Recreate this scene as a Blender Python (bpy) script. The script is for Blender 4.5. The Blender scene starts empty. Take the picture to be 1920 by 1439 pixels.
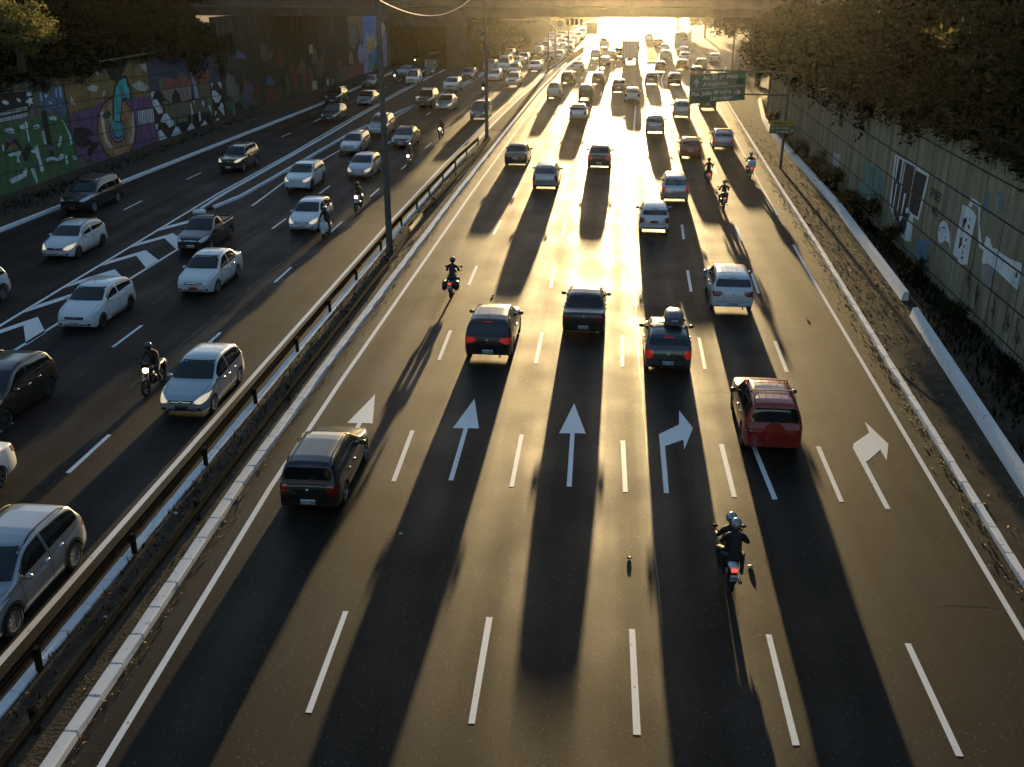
import bpy, bmesh, math, random
from mathutils import Vector, Matrix
from mathutils.bvhtree import BVHTree

random.seed(7)
R = math.radians
scene = bpy.context.scene
COL = scene.collection

# ------------------------------------------------------------------ camera, sky, sun, exposure
cam_data = bpy.data.cameras.new('camera')
cam_data.sensor_fit = 'HORIZONTAL'
cam_data.sensor_width = 36.0
cam_data.lens = 36.0 * 1850.0 / 1920.0
cam_data.clip_end = 3000.0
cam = bpy.data.objects.new('camera', cam_data)
COL.objects.link(cam)
cam.location = (0, 0, 13.6)
cam.rotation_euler = (R(90 - 22.717), 0, R(5.412))
scene.camera = cam

SUN_ELEV, SUN_AZ = R(3.7), R(0.5)          # azimuth measured from +Y towards +X
world = bpy.data.worlds.new('World')
scene.world = world
world.use_nodes = True
wn = world.node_tree.nodes
bg = wn['Background']
sky = wn.new('ShaderNodeTexSky')
sky.sky_type = 'NISHITA'
sky.sun_disc = False
sky.sun_elevation = SUN_ELEV
sky.sun_rotation = SUN_AZ
sky.altitude = 700
sky.air_density = 1.0
sky.dust_density = 1.5
sky.ozone_density = 1.9
world.node_tree.links.new(sky.outputs[0], bg.inputs[0])
bg.inputs[1].default_value = 0.15

sun_data = bpy.data.lights.new('sun', 'SUN')
sun_data.energy = 5.0
sun_data.angle = R(0.5)
sun_data.color = (1.0, 0.71, 0.33)
sun = bpy.data.objects.new('sun', sun_data)
COL.objects.link(sun)
sun.location = (0, 200, 60)
sd = Vector((math.sin(SUN_AZ) * math.cos(SUN_ELEV), math.cos(SUN_AZ) * math.cos(SUN_ELEV), math.sin(SUN_ELEV)))
sun.rotation_euler = (-sd).to_track_quat('-Z', 'Y').to_euler()

vs = scene.view_settings
vs.view_transform = 'Standard'
vs.look = 'None'
vs.gamma = 1.0
vs.use_curve_mapping = False
vs.exposure = 1.25
scene.display_settings.display_device = 'sRGB'
scene.cycles.use_denoising = True
scene.cycles.use_adaptive_sampling = True
scene.cycles.adaptive_threshold = 0.02
scene.cycles.adaptive_min_samples = 24
scene.cycles.volume_bounces = 0
scene.cycles.max_bounces = 4
scene.cycles.diffuse_bounces = 1
scene.cycles.glossy_bounces = 2
scene.cycles.transmission_bounces = 1
scene.cycles.transparent_max_bounces = 8
scene.cycles.sample_clamp_indirect = 4.0
scene.cycles.caustics_reflective = False
scene.cycles.caustics_refractive = False

# ------------------------------------------------------------------ materials
MATS = {}


def mat(name, col, rough=0.6, metal=0.0, spec=0.5, coat=0.0, emit=0.0, emit_col=None, alpha=None):
    if name in MATS:
        return MATS[name]
    m = bpy.data.materials.new(name)
    m.use_nodes = True
    b = m.node_tree.nodes['Principled BSDF']
    b.inputs['Base Color'].default_value = (*col, 1)
    b.inputs['Roughness'].default_value = rough
    b.inputs['Metallic'].default_value = metal
    b.inputs['Specular IOR Level'].default_value = spec
    if coat:
        b.inputs['Coat Weight'].default_value = coat
        b.inputs['Coat Roughness'].default_value = 0.04
    if emit:
        b.inputs['Emission Color'].default_value = (*(emit_col or col), 1)
        b.inputs['Emission Strength'].default_value = emit
    MATS[name] = m
    return m


def noisy(name, c1, c2, scale=3.0, rough=0.8, detail=6.0, bump=0.0, bump_scale=None, spec=0.4, c3=None, stretch=(1, 1, 1),
          rough_var=0.0, lo=0.35, hi=0.68):
    """Principled with a two or three tone noise colour and optional bump, in object space."""
    if name in MATS:
        return MATS[name]
    m = mat(name, c1, rough, spec=spec)
    nt = m.node_tree
    N, LK = nt.nodes, nt.links
    b = N['Principled BSDF']
    tc = N.new('ShaderNodeNewGeometry')
    mp = N.new('ShaderNodeMapping')
    mp.inputs['Scale'].default_value = stretch
    LK.new(tc.outputs['Position'], mp.inputs['Vector'])
    nz = N.new('ShaderNodeTexNoise')
    nz.inputs['Scale'].default_value = scale
    nz.inputs['Detail'].default_value = detail
    nz.inputs['Roughness'].default_value = 0.62
    LK.new(mp.outputs['Vector'], nz.inputs['Vector'])
    cr = N.new('ShaderNodeValToRGB')
    cr.color_ramp.elements[0].position = lo
    cr.color_ramp.elements[0].color = (*c1, 1)
    cr.color_ramp.elements[1].position = hi
    cr.color_ramp.elements[1].color = (*c2, 1)
    if c3:
        e = cr.color_ramp.elements.new((lo + hi) / 2)
        e.color = (*c3, 1)
    LK.new(nz.outputs['Fac'], cr.inputs['Fac'])
    LK.new(cr.outputs['Color'], b.inputs['Base Color'])
    if rough_var:
        mr = N.new('ShaderNodeMapRange')
        mr.inputs['To Min'].default_value = rough - rough_var
        mr.inputs['To Max'].default_value = rough + rough_var
        LK.new(nz.outputs['Fac'], mr.inputs['Value'])
        LK.new(mr.outputs['Result'], b.inputs['Roughness'])
    if bump:
        n2 = N.new('ShaderNodeTexNoise')
        n2.inputs['Scale'].default_value = bump_scale or scale * 6
        n2.inputs['Detail'].default_value = 3
        LK.new(tc.outputs['Position'], n2.inputs['Vector'])
        bp = N.new('ShaderNodeBump')
        bp.inputs['Strength'].default_value = bump
        bp.inputs['Distance'].default_value = 0.02
        LK.new(n2.outputs['Fac'], bp.inputs['Height'])
        LK.new(bp.outputs['Normal'], b.inputs['Normal'])
    return m


def asphalt(name, base, rough):
    """Worn asphalt: large patches, lane-long wear streaks, pale aggregate grains, fine bump."""
    m = mat(name, base, rough, spec=0.13)
    nt = m.node_tree
    N, LK = nt.nodes, nt.links
    b = N['Principled BSDF']
    geo = N.new('ShaderNodeNewGeometry')
    mp = N.new('ShaderNodeMapping')
    mp.inputs['Scale'].default_value = (1.1, 0.06, 1)
    LK.new(geo.outputs['Position'], mp.inputs['Vector'])
    wear = N.new('ShaderNodeTexNoise')
    wear.inputs['Scale'].default_value = 1.0
    wear.inputs['Detail'].default_value = 5
    LK.new(mp.outputs['Vector'], wear.inputs['Vector'])
    patch = N.new('ShaderNodeTexNoise')
    patch.inputs['Scale'].default_value = 0.35
    patch.inputs['Detail'].default_value = 6
    LK.new(geo.outputs['Position'], patch.inputs['Vector'])
    grain = N.new('ShaderNodeTexVoronoi')
    grain.inputs['Scale'].default_value = 34.0
    LK.new(geo.outputs['Position'], grain.inputs['Vector'])
    mul0 = N.new('ShaderNodeMath')
    mul0.operation = 'MULTIPLY'
    LK.new(wear.outputs['Fac'], mul0.inputs[0])
    LK.new(patch.outputs['Fac'], mul0.inputs[1])
    # tyre-polished wheel paths: two to a lane
    sx = N.new('ShaderNodeSeparateXYZ')
    LK.new(geo.outputs['Position'], sx.inputs[0])
    ph = N.new('ShaderNodeMath')
    ph.operation = 'MULTIPLY_ADD'
    ph.inputs[1].default_value = 2 * math.pi / 1.6
    ph.inputs[2].default_value = -2 * math.pi * 0.1 / 1.6
    LK.new(sx.outputs[0], ph.inputs[0])
    cs = N.new('ShaderNodeMath')
    cs.operation = 'COSINE'
    LK.new(ph.outputs[0], cs.inputs[0])
    am = N.new('ShaderNodeMath')
    am.operation = 'MULTIPLY'
    LK.new(cs.outputs[0], am.inputs[0])
    LK.new(wear.outputs['Fac'], am.inputs[1])
    mul = N.new('ShaderNodeMath')
    mul.operation = 'MULTIPLY_ADD'
    mul.inputs[1].default_value = 0.09
    LK.new(am.outputs[0], mul.inputs[0])
    LK.new(mul0.outputs[0], mul.inputs[2])
    cr = N.new('ShaderNodeValToRGB')
    cr.color_ramp.elements[0].position = 0.12
    cr.color_ramp.elements[0].color = tuple(c * 0.5 for c in base) + (1,)
    cr.color_ramp.elements[1].position = 0.42
    cr.color_ramp.elements[1].color = tuple(c * 1.6 for c in base) + (1,)
    LK.new(mul.outputs[0], cr.inputs['Fac'])
    # aggregate grains: a few cells are pale stones
    gr = N.new('ShaderNodeValToRGB')
    gr.color_ramp.elements[0].position = 0.982
    gr.color_ramp.elements[0].color = (0, 0, 0, 1)
    gr.color_ramp.elements[1].position = 0.99
    gr.color_ramp.elements[1].color = (1, 1, 1, 1)
    sep = N.new('ShaderNodeSeparateColor')
    LK.new(grain.outputs['Color'], sep.inputs[0])
    LK.new(sep.outputs[0], gr.inputs['Fac'])
    mx = N.new('ShaderNodeMixRGB')
    mx.inputs[2].default_value = (0.075, 0.068, 0.058, 1)
    LK.new(gr.outputs['Color'], mx.inputs[0])
    LK.new(cr.outputs['Color'], mx.inputs[1])
    LK.new(mx.outputs[0], b.inputs['Base Color'])
    rr = N.new('ShaderNodeMapRange')
    rr.inputs['From Min'].default_value = 0.12
    rr.inputs['From Max'].default_value = 0.42
    rr.inputs['To Min'].default_value = rough + 0.09
    rr.inputs['To Max'].default_value = rough - 0.08
    LK.new(mul.outputs[0], rr.inputs['Value'])
    LK.new(rr.outputs['Result'], b.inputs['Roughness'])
    fine = N.new('ShaderNodeTexNoise')
    fine.inputs['Scale'].default_value = 46.0
    fine.inputs['Detail'].default_value = 2
    LK.new(geo.outputs['Position'], fine.inputs['Vector'])
    bp = N.new('ShaderNodeBump')
    bp.inputs['Strength'].default_value = 0.6
    bp.inputs['Distance'].default_value = 0.008
    LK.new(fine.outputs['Fac'], bp.inputs['Height'])
    LK.new(bp.outputs['Normal'], b.inputs['Normal'])
    return m


def leaf_mat(name, c1, c2, trans=0.35):
    """Thin leaf: diffuse + translucent, hue varying from clump to clump."""
    m = bpy.data.materials.new(name)
    m.use_nodes = True
    nt = m.node_tree
    N, LK = nt.nodes, nt.links
    for n in list(N):
        N.remove(n)
    out = N.new('ShaderNodeOutputMaterial')
    geo = N.new('ShaderNodeNewGeometry')
    nz = N.new('ShaderNodeTexNoise')
    nz.inputs['Scale'].default_value = 0.9
    nz.inputs['Detail'].default_value = 4
    LK.new(geo.outputs['Position'], nz.inputs['Vector'])
    cr = N.new('ShaderNodeValToRGB')
    cr.color_ramp.elements[0].position = 0.3
    cr.color_ramp.elements[0].color = (*c1, 1)
    cr.color_ramp.elements[1].position = 0.7
    cr.color_ramp.elements[1].color = (*c2, 1)
    LK.new(nz.outputs['Fac'], cr.inputs['Fac'])
    pb = N.new('ShaderNodeBsdfPrincipled')
    pb.inputs['Roughness'].default_value = 0.55
    pb.inputs['Specular IOR Level'].default_value = 0.02
    LK.new(cr.outputs['Color'], pb.inputs['Base Color'])
    tr = N.new('ShaderNodeBsdfTranslucent')
    LK.new(cr.outputs['Color'], tr.inputs['Color'])
    mx = N.new('ShaderNodeMixShader')
    mx.inputs[0].default_value = trans
    LK.new(pb.outputs[0], mx.inputs[1])
    LK.new(tr.outputs[0], mx.inputs[2])
    LK.new(mx.outputs[0], out.inputs['Surface'])
    MATS[name] = m
    return m


def worn_paint(name, col, under, wear=0.42, scale=5.0, rough=0.55):
    """Paint with the substrate showing through where it has worn off."""
    m = mat(name, col, rough)
    nt = m.node_tree
    N, LK = nt.nodes, nt.links
    b = N['Principled BSDF']
    geo = N.new('ShaderNodeNewGeometry')
    nz = N.new('ShaderNodeTexNoise')
    nz.inputs['Scale'].default_value = scale
    nz.inputs['Detail'].default_value = 8
    nz.inputs['Roughness'].default_value = 0.7
    LK.new(geo.outputs['Position'], nz.inputs['Vector'])
    cr = N.new('ShaderNodeValToRGB')
    cr.color_ramp.elements[0].position = wear - 0.07
    cr.color_ramp.elements[0].color = (*under, 1)
    cr.color_ramp.elements[1].position = wear + 0.03
    cr.color_ramp.elements[1].color = (*col, 1)
    LK.new(nz.outputs['Fac'], cr.inputs['Fac'])
    LK.new(cr.outputs['Color'], b.inputs['Base Color'])
    return m


ASPH = asphalt('asphalt', (0.0150, 0.0126, 0.0096), 0.57)
ASPH_L = asphalt('asphalt_other_carriageway', (0.019, 0.0165, 0.0145), 0.66)
EARTH = noisy('earth', (0.030, 0.024, 0.017), (0.085, 0.062, 0.040), 2.2, 0.95, bump=0.6, bump_scale=14, c3=(0.05, 0.038, 0.025))
PAVE = noisy('pavement_concrete', (0.040, 0.032, 0.024), (0.10, 0.078, 0.055), 1.4, 0.95, bump=0.12, bump_scale=20, c3=(0.065, 0.052, 0.038), spec=0.1)
GRASS_M = noisy('verge_grass', (0.03, 0.045, 0.012), (0.09, 0.10, 0.035), 3.0, 0.9, bump=0.8, bump_scale=30)
HILL_M = noisy('hill_soil', (0.010, 0.012, 0.006), (0.035, 0.034, 0.018), 1.2, 0.95, bump=0.8, bump_scale=8)
KERB_W = worn_paint('kerb_whitewash', (0.80, 0.81, 0.82), (0.26, 0.24, 0.22), 0.385, 4.5, 0.7)
KERB_C = noisy('kerb_concrete', (0.10, 0.09, 0.075), (0.22, 0.2, 0.17), 4, 0.9)
WHITE = worn_paint('road_paint_white', (0.82, 0.82, 0.80), (0.16, 0.15, 0.135), 0.37, 5.0, 0.55)
YELLOW = worn_paint('rail_paint_yellow', (0.62, 0.44, 0.10), (0.16, 0.11, 0.06), 0.42, 6.0, 0.6)
STEEL = noisy('galvanised_steel', (0.10, 0.095, 0.085), (0.22, 0.2, 0.18), 5, 0.5, spec=0.5)
RUST = noisy('rusty_rail_steel', (0.012, 0.010, 0.008), (0.035, 0.026, 0.019), 4, 0.9, spec=0.02)
POLE_M = noisy('pole_paint_grey', (0.05, 0.05, 0.048), (0.11, 0.105, 0.095), 5, 0.55)
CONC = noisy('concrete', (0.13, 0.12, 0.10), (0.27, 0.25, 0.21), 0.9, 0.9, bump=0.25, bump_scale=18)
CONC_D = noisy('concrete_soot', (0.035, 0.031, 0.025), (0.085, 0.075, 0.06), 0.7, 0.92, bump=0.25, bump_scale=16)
BLACK_P = mat('black_plastic', (0.012, 0.012, 0.013), 0.45)
DARK_U = mat('underbody_black', (0.008, 0.008, 0.008), 0.8)
RUBBER = mat('tyre_rubber', (0.014, 0.014, 0.014), 0.75)
RIM_M = mat('wheel_alloy', (0.42, 0.42, 0.43), 0.28, metal=0.9)
RIM_D = mat('wheel_alloy_dark', (0.10, 0.10, 0.105), 0.35, metal=0.8)
CHROME = mat('chrome', (0.75, 0.75, 0.76), 0.12, metal=1.0)
GLASS = mat('window_glass', (0.010, 0.012, 0.013), 0.03, spec=0.7, coat=0.3)
LAMP_C = mat('lamp_clear', (0.62, 0.63, 0.65), 0.08, spec=0.8, coat=1.0)
LAMP_ON = mat('lamp_lit', (1.0, 0.86, 0.62), 0.1, emit=0.22, emit_col=(1.0, 0.80, 0.50))
TAIL = mat('tail_lens', (0.22, 0.008, 0.008), 0.12, coat=1.0)
TAIL_ON = mat('tail_lens_lit', (0.5, 0.01, 0.01), 0.15, emit=0.07, emit_col=(1.0, 0.05, 0.03))
AMBER = mat('amber_lens', (0.6, 0.22, 0.02), 0.15, coat=1.0)
PLATE_M = mat('plate_grey', (0.58, 0.59, 0.60), 0.4)
PLATE_R = mat('plate_red', (0.42, 0.03, 0.03), 0.4)
PLATE_T = mat('plate_ink', (0.02, 0.02, 0.025), 0.5)
SEAM = mat('panel_gap', (0.006, 0.006, 0.006), 0.7)


# ------------------------------------------------------------------ mesh helpers
class MB:
    """Collects geometry for one mesh."""

    def __init__(s):
        s.v, s.f, s.m = [], [], []

    def face(s, pts, m=0):
        i = len(s.v)
        s.v += [tuple(p) for p in pts]
        s.f.append(tuple(range(i, i + len(pts))))
        s.m.append(m)

    def box(s, x0, x1, y0, y1, z0, z1, m=0, M=None):
        P = [Vector(p) for p in ((x0, y0, z0), (x1, y0, z0), (x1, y1, z0), (x0, y1, z0), (x0, y0, z1), (x1, y0, z1), (x1, y1, z1), (x0, y1, z1))]
        if M:
            P = [M @ p for p in P]
        i = len(s.v)
        s.v += [tuple(p) for p in P]
        for q in ((0, 3, 2, 1), (4, 5, 6, 7), (0, 1, 5, 4), (1, 2, 6, 5), (2, 3, 7, 6), (3, 0, 4, 7)):
            s.f.append(tuple(i + k for k in q))
            s.m.append(m)

    def cbox(s, x0, x1, y0, y1, z0, z1, c=0.02, m=0, M=None):
        """Box with chamfered edges."""
        xs, ys, zs = (x0, x1), (y0, y1), (z0, z1)
        b = bmesh.new()
        bmesh.ops.create_cube(b, size=1)
        for v in b.verts:
            v.co = Vector((xs[v.co.x > 0], ys[v.co.y > 0], zs[v.co.z > 0]))
        bmesh.ops.bevel(b, geom=list(b.edges), offset=c, segments=1, affect='EDGES')
        s.bm(b, m, M)

    def bm(s, b, m=0, M=None):
        b.verts.index_update()
        i = len(s.v)
        s.v += [tuple((M @ v.co) if M else v.co) for v in b.verts]
        for f in b.faces:
            s.f.append(tuple(i + v.index for v in f.verts))
            s.m.append(m)
        b.free()

    def tube(s, pts, rad, n=8, m=0, cap=True):
        pts = [Vector(p) for p in pts]
        if not isinstance(rad, (list, tuple)):
            rad = [rad] * len(pts)
        base = len(s.v)
        up = Vector((0, 0, 1))
        for k, p in enumerate(pts):
            d = (pts[min(k + 1, len(pts) - 1)] - pts[max(k - 1, 0)]).normalized()
            a = up if abs(d.dot(up)) < 0.95 else Vector((1, 0, 0))
            u = d.cross(a).normalized()
            w = u.cross(d).normalized()
            for j in range(n):
                t = 2 * math.pi * j / n
                s.v.append(tuple(p + (u * math.cos(t) + w * math.sin(t)) * rad[k]))
        for k in range(len(pts) - 1):
            for j in range(n):
                a0 = base + k * n + j
                a1 = base + k * n + (j + 1) % n
                s.f.append((a0, a1, a1 + n, a0 + n))
                s.m.append(m)
        if cap:
            s.f.append(tuple(base + j for j in range(n - 1, -1, -1)))
            s.m.append(m)
            e = base + (len(pts) - 1) * n
            s.f.append(tuple(e + j for j in range(n)))
            s.m.append(m)

    def lathe(s, prof, n=24, axis='X', m=0, M=None):
        """prof: (radius, height along the axis); closed rings."""
        base = len(s.v)
        for r, h in prof:
            for j in range(n):
                t = 2 * math.pi * j / n
                c, d = r * math.cos(t), r * math.sin(t)
                p = Vector((h, c, d)) if axis == 'X' else (Vector((c, h, d)) if axis == 'Y' else Vector((c, d, h)))
                s.v.append(tuple(M @ p if M else p))
        for k in range(len(prof) - 1):
            for j in range(n):
                a0, a1 = base + k * n + j, base + k * n + (j + 1) % n
                s.f.append((a0, a1, a1 + n, a0 + n))
                s.m.append(m)

    def ellipsoid(s, c, r, nu=12, nv=8, m=0, M=None):
        base = len(s.v)
        for i in range(nv + 1):
            ph = math.pi * i / nv
            for j in range(nu):
                t = 2 * math.pi * j / nu
                p = Vector((c[0] + r[0] * math.sin(ph) * math.cos(t), c[1] + r[1] * math.sin(ph) * math.sin(t), c[2] + r[2] * math.cos(ph)))
                s.v.append(tuple(M @ p if M else p))
        for i in range(nv):
            for j in range(nu):
                a, b_ = base + i * nu + j, base + i * nu + (j + 1) % nu
                s.f.append((a, a + nu, b_ + nu, b_))
                s.m.append(m)

    def mesh(s, name, mats, smooth=None):
        me = bpy.data.meshes.new(name)
        me.from_pydata(s.v, [], s.f)
        for mm in (mats if isinstance(mats, (list, tuple)) else [mats]):
            me.materials.append(mm)
        if len(me.materials) > 1:
            me.polygons.foreach_set('material_index', s.m)
        if smooth is not None:
            me.polygons.foreach_set('use_smooth', [True] * len(me.polygons))
            me.set_sharp_from_angle(angle=R(smooth))
        me.update()
        return me

    def obj(s, name, mats, parent=None, smooth=None, loc=None):
        return put(s.mesh(name, mats, smooth), name, parent, loc)


def put(me, name, parent=None, loc=None):
    o = bpy.data.objects.new(name, me)
    COL.objects.link(o)
    if parent:
        o.parent = parent
    if loc:
        o.location = loc
    return o


def tag(o, label=None, cat=None, group=None, kind=None):
    for k, v in (('label', label), ('category', cat), ('group', group), ('kind', kind)):
        if v:
            o[k] = v
    return o


def empty(name, loc=(0, 0, 0), rz=0.0, label=None, cat=None, group=None, kind=None):
    o = bpy.data.objects.new(name, None)
    o.empty_display_size = 0.3
    COL.objects.link(o)
    o.location = loc
    o.rotation_euler = (0, 0, rz)
    return tag(o, label, cat, group, kind)


def interp(tab, t):
    if t <= tab[0][0]:
        return tab[0][1]
    for (a, va), (b, vb) in zip(tab, tab[1:]):
        if t <= b:
            return va + (vb - va) * (t - a) / (b - a)
    return tab[-1][1]

# ------------------------------------------------------------------ alignment of the roads (X by distance Y), metres
EDGE_L = [(-40, -8.6), (13, -8.9), (24, -9.2), (32, -9.2), (65, -8.8), (90, -8.35), (124, -7.6), (160, -6.15), (192, -4.4), (228, -1.4), (300, 6.0), (420, 22.0)]
EDGE_R = [(-40, 9.3), (19, 9.6), (49, 10.06), (65, 10.5), (112, 11.8), (128, 13.3), (145, 15.6), (176, 19.8), (230, 27.0), (420, 56.0)]
KERB_L = [(y, x - 0.75) for y, x in EDGE_L]           # road-side face of the kerb along the median
KERB_R = [(-40, 9.9), (21, 10.28), (36, 10.72), (53, 11.3), (68, 11.65), (90, 12.3), (117, 13.1), (130, 14.6), (145, 16.6), (176, 20.8), (230, 28.0), (420, 57.0)]
MED_L = [(-40, -11.75), (13, -11.66), (33, -11.68), (55, -11.68), (75, -11.45), (95, -11.0), (110, -10.5), (133, -9.45), (153, -8.45), (171, -7.2), (200, -4.9), (228, -2.3), (300, 5.0), (420, 21)]
LINE_L = [(y, x - 0.82) for y, x in MED_L]
KERB_LL = [(-40, -34.5), (51, -33.8), (90, -32.1), (108, -31.3), (140, -31.0), (152, -30.6), (200, -29.0)]
WALL_L = [(-37.8, 57.0), (-36.6, 100.0)]
WALL_T = [(-36.6, 94.0), (-32.6, 150.0)]
ISL_L = [(57.2, -24.75), (62, -24.95), (84, -24.8), (114, -25.0), (140, -24.6), (150, -24.2), (196, -23.2)]
ISL_R = [(57.2, -24.55), (58.5, -24.0), (62, -23.4), (77, -23.1), (89, -22.9), (111, -20.7), (130, -18.7), (150, -17.6), (170, -17.4), (200, -16.0), (240, -13.5), (300, -7), (420, 9)]


def ys_of(*tabs, y0=-40, y1=420, step=6.0):
    s = {y0, y1}
    for t in tabs:
        s |= {y for y, _ in t if y0 <= y <= y1}
    y = y0
    while y < y1:
        s.add(round(y, 2))
        y += step
    return sorted(s)


def ribbon(left, right, z, y0, y1, step=6.0):
    b = MB()
    Y = ys_of(left, right, y0=y0, y1=y1, step=step)
    for a, c in zip(Y, Y[1:]):
        b.face([(interp(left, a), a, z), (interp(right, a), a, z), (interp(right, c), c, z), (interp(left, c), c, z)])
    return b


def off(tab, d):
    return [(y, x + d) for y, x in tab]


# the land everything lies on
b = MB()
for x0, x1, y0, y1 in ((-900, 900, -300, 60), (-900, 900, 60, 400), (-900, 900, 400, 1600)):
    b.face([(x0, y0, -0.06), (x1, y0, -0.06), (x1, y1, -0.06), (x0, y1, -0.06)])
tag(b.obj('ground', EARTH), kind='structure')

road_r = tag(ribbon(off(KERB_L, 0.0), KERB_R, 0.0, -40, 420).obj('road', ASPH), kind='structure')
road_r['label'] = 'sunlit asphalt carriageway leading away under the viaduct'
road_l = tag(ribbon(KERB_LL, off(MED_L, 0.0), 0.0, -40, 420).obj('road', ASPH_L), kind='structure')
road_l['label'] = 'half shaded asphalt carriageway with oncoming traffic'

# median strip: bare soil between two whitewashed kerbs
b = ribbon(off(MED_L, 0.26), off(KERB_L, -0.3), 0.09, -40, 92)
median = tag(b.obj('median_strip', EARTH), kind='structure')
b = ribbon(off(MED_L, 0.2), off(KERB_L, -0.25), 0.11, 92, 420)
tag(b.obj('median_strip', PAVE), kind='structure')


def kerb_run(name, tab, side, y0, y1, w, h, material, step=1.0, label=None, far=None, jit=0.012):
    """A kerb built stone by stone; SIDE +1: the stones lie to +X of the line."""
    root = empty(name, (0, 0, 0), kind='structure')
    if label:
        root['label'] = label
    shapes = []
    for k in range(4):
        q = MB()
        q.cbox(0, w, 0, step - 0.010, -0.05, h, 0.022)
        for i, p in enumerate(q.v):
            if p[2] > h * 0.6:
                q.v[i] = (p[0] + random.uniform(-jit, jit), p[1] + random.uniform(-jit, jit) * 0.5, p[2] + random.uniform(-jit, jit) * 0.25)
        shapes.append(q.mesh('kerb_stone', material))
    y = y0
    while y < y1:
        xa, xb = interp(tab, y), interp(tab, y + step)
        o = put(random.choice(shapes), 'kerb_stone', root)
        o.location = (xa if side > 0 else xa - w, y, random.uniform(-0.002, 0.001))
        o.rotation_euler = (0, random.uniform(-0.006, 0.006), -math.atan2(xb - xa, step) + random.uniform(-0.003, 0.003))
        y += step
    if far:
        t2 = off(tab, w if side > 0 else -w)
        q = MB()
        Y = ys_of(tab, y0=y1, y1=far)
        for a, c in zip(Y, Y[1:]):
            A, B = (tab, t2) if side > 0 else (t2, tab)
            q.face([(interp(A, a), a, h), (interp(B, a), a, h), (interp(B, c), c, h), (interp(A, c), c, h)])
            q.face([(interp(A, a), a, -0.02), (interp(A, a), a, h), (interp(A, c), c, h), (interp(A, c), c, -0.02)])
            q.face([(interp(B, a), a, h), (interp(B, a), a, -0.02), (interp(B, c), c, -0.02), (interp(B, c), c, h)])
        q.obj('kerb_run', material, root)
    return root


kerb_run('kerb', KERB_L, -1, 12.0, 92.0, 0.28, 0.17, KERB_W, label='whitewashed kerb of the median beside the sunlit carriageway', far=420)
kerb_run('kerb', MED_L, 1, 12.0, 90.0, 0.26, 0.14, KERB_W, label='flaking whitewashed kerb of the median behind the guard rail', far=420, jit=0.02)
kerb_run('kerb', KERB_R, 1, 16.0, 110.0, 0.20, 0.15, KERB_W, 1.25, label='whitewashed kerb along the leaf strewn pavement', far=150)
kerb_run('kerb', KERB_LL, -1, 44.0, 130.0, 0.30, 0.18, KERB_W, 1.5, label='whitewashed kerb below the painted wall', far=152)

# left traffic island
b = MB()
Y = ys_of(ISL_L, ISL_R, y0=57.2, y1=196)
for a, c in zip(Y, Y[1:]):
    b.face([(interp(ISL_L, a) + 0.2, a, 0.1), (interp(ISL_R, a) - 0.2, a, 0.1), (interp(ISL_R, c) - 0.2, c, 0.1), (interp(ISL_L, c) + 0.2, c, 0.1)])
tag(b.obj('traffic_island', EARTH), kind='structure')
kerb_run('kerb', ISL_L, 1, 58.0, 112.0, 0.22, 0.17, KERB_W, 1.5, label='whitewashed kerb on the wall side of the island', far=150)
kerb_run('kerb', ISL_R, -1, 58.6, 112.0, 0.22, 0.17, KERB_W, 1.5, label='whitewashed kerb on the median side of the island', far=170)
q = MB()
q.lathe([(0.05, 0.17), (0.32, 0.17), (0.38, 0.14), (0.4, -0.03)], 18, 'Z')
o = q.obj('kerb_nose', KERB_W, None, 40, (-24.55, 57.35, 0.0))
tag(o, kind='structure')

# pavements
pav_r = tag(ribbon(off(KERB_R, 0.2), [(-40, 15.4), (100, 15.4), (117, 17.5), (150, 20.5)], 0.10, -40, 150).obj('pavement', PAVE), kind='structure')
b = MB()
Yl = ys_of(KERB_LL, y0=20, y1=152)
for a, c in zip(Yl, Yl[1:]):
    def wl(y):
        return -37.8 + (y - 57) * 1.2 / 43 if y < 97 else -36.4 + (y - 97) * 3.9 / 53
    xa, xc = interp(KERB_LL, a) - 0.3, interp(KERB_LL, c) - 0.3
    for f0, f1, z0, z1 in ((0, 0.5, 0.1, 0.16), (0.5, 1.0, 0.16, 0.55)):
        b.face([(xa + (wl(a) - xa) * f1, a, z1), (xa + (wl(a) - xa) * f0, a, z0), (xc + (wl(c) - xc) * f0, c, z0), (xc + (wl(c) - xc) * f1, c, z1)])
tag(b.obj('pavement', EARTH), kind='structure')

# grass wedge between the carriageway and the exit lanes, far off
b = MB()
b.face([(5.9, 166, 0.12), (7.6, 166.5, 0.12), (9.3, 195, 0.12), (9.6, 224, 0.12), (7.2, 224, 0.12)])
o = tag(b.obj('grass_verge', GRASS_M), kind='structure')
q = MB()
for p0, p1 in (((5.9, 166), (7.2, 224)), ((5.9, 166), (7.6, 166.5)), ((7.6, 166.5), (9.3, 195)), ((9.3, 195), (9.6, 224))):
    d = Vector((p1[0] - p0[0], p1[1] - p0[1], 0)).normalized()
    n = Vector((d.y, -d.x, 0)) * 0.12
    A, B_ = Vector((*p0, 0)), Vector((*p1, 0))
    q.face([A - n + Vector((0, 0, 0.15)), A + n + Vector((0, 0, 0.15)), B_ + n + Vector((0, 0, 0.15)), B_ - n + Vector((0, 0, 0.15))])
    for s in (1, -1):
        q.face([A + n * s, B_ + n * s, B_ + n * s + Vector((0, 0, 0.15)), A + n * s + Vector((0, 0, 0.15))])
q.obj('kerb_edge', KERB_W, o)

# ------------------------------------------------------------------ road markings (sheets 4 mm above the asphalt)
ZM = 0.004


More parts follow.
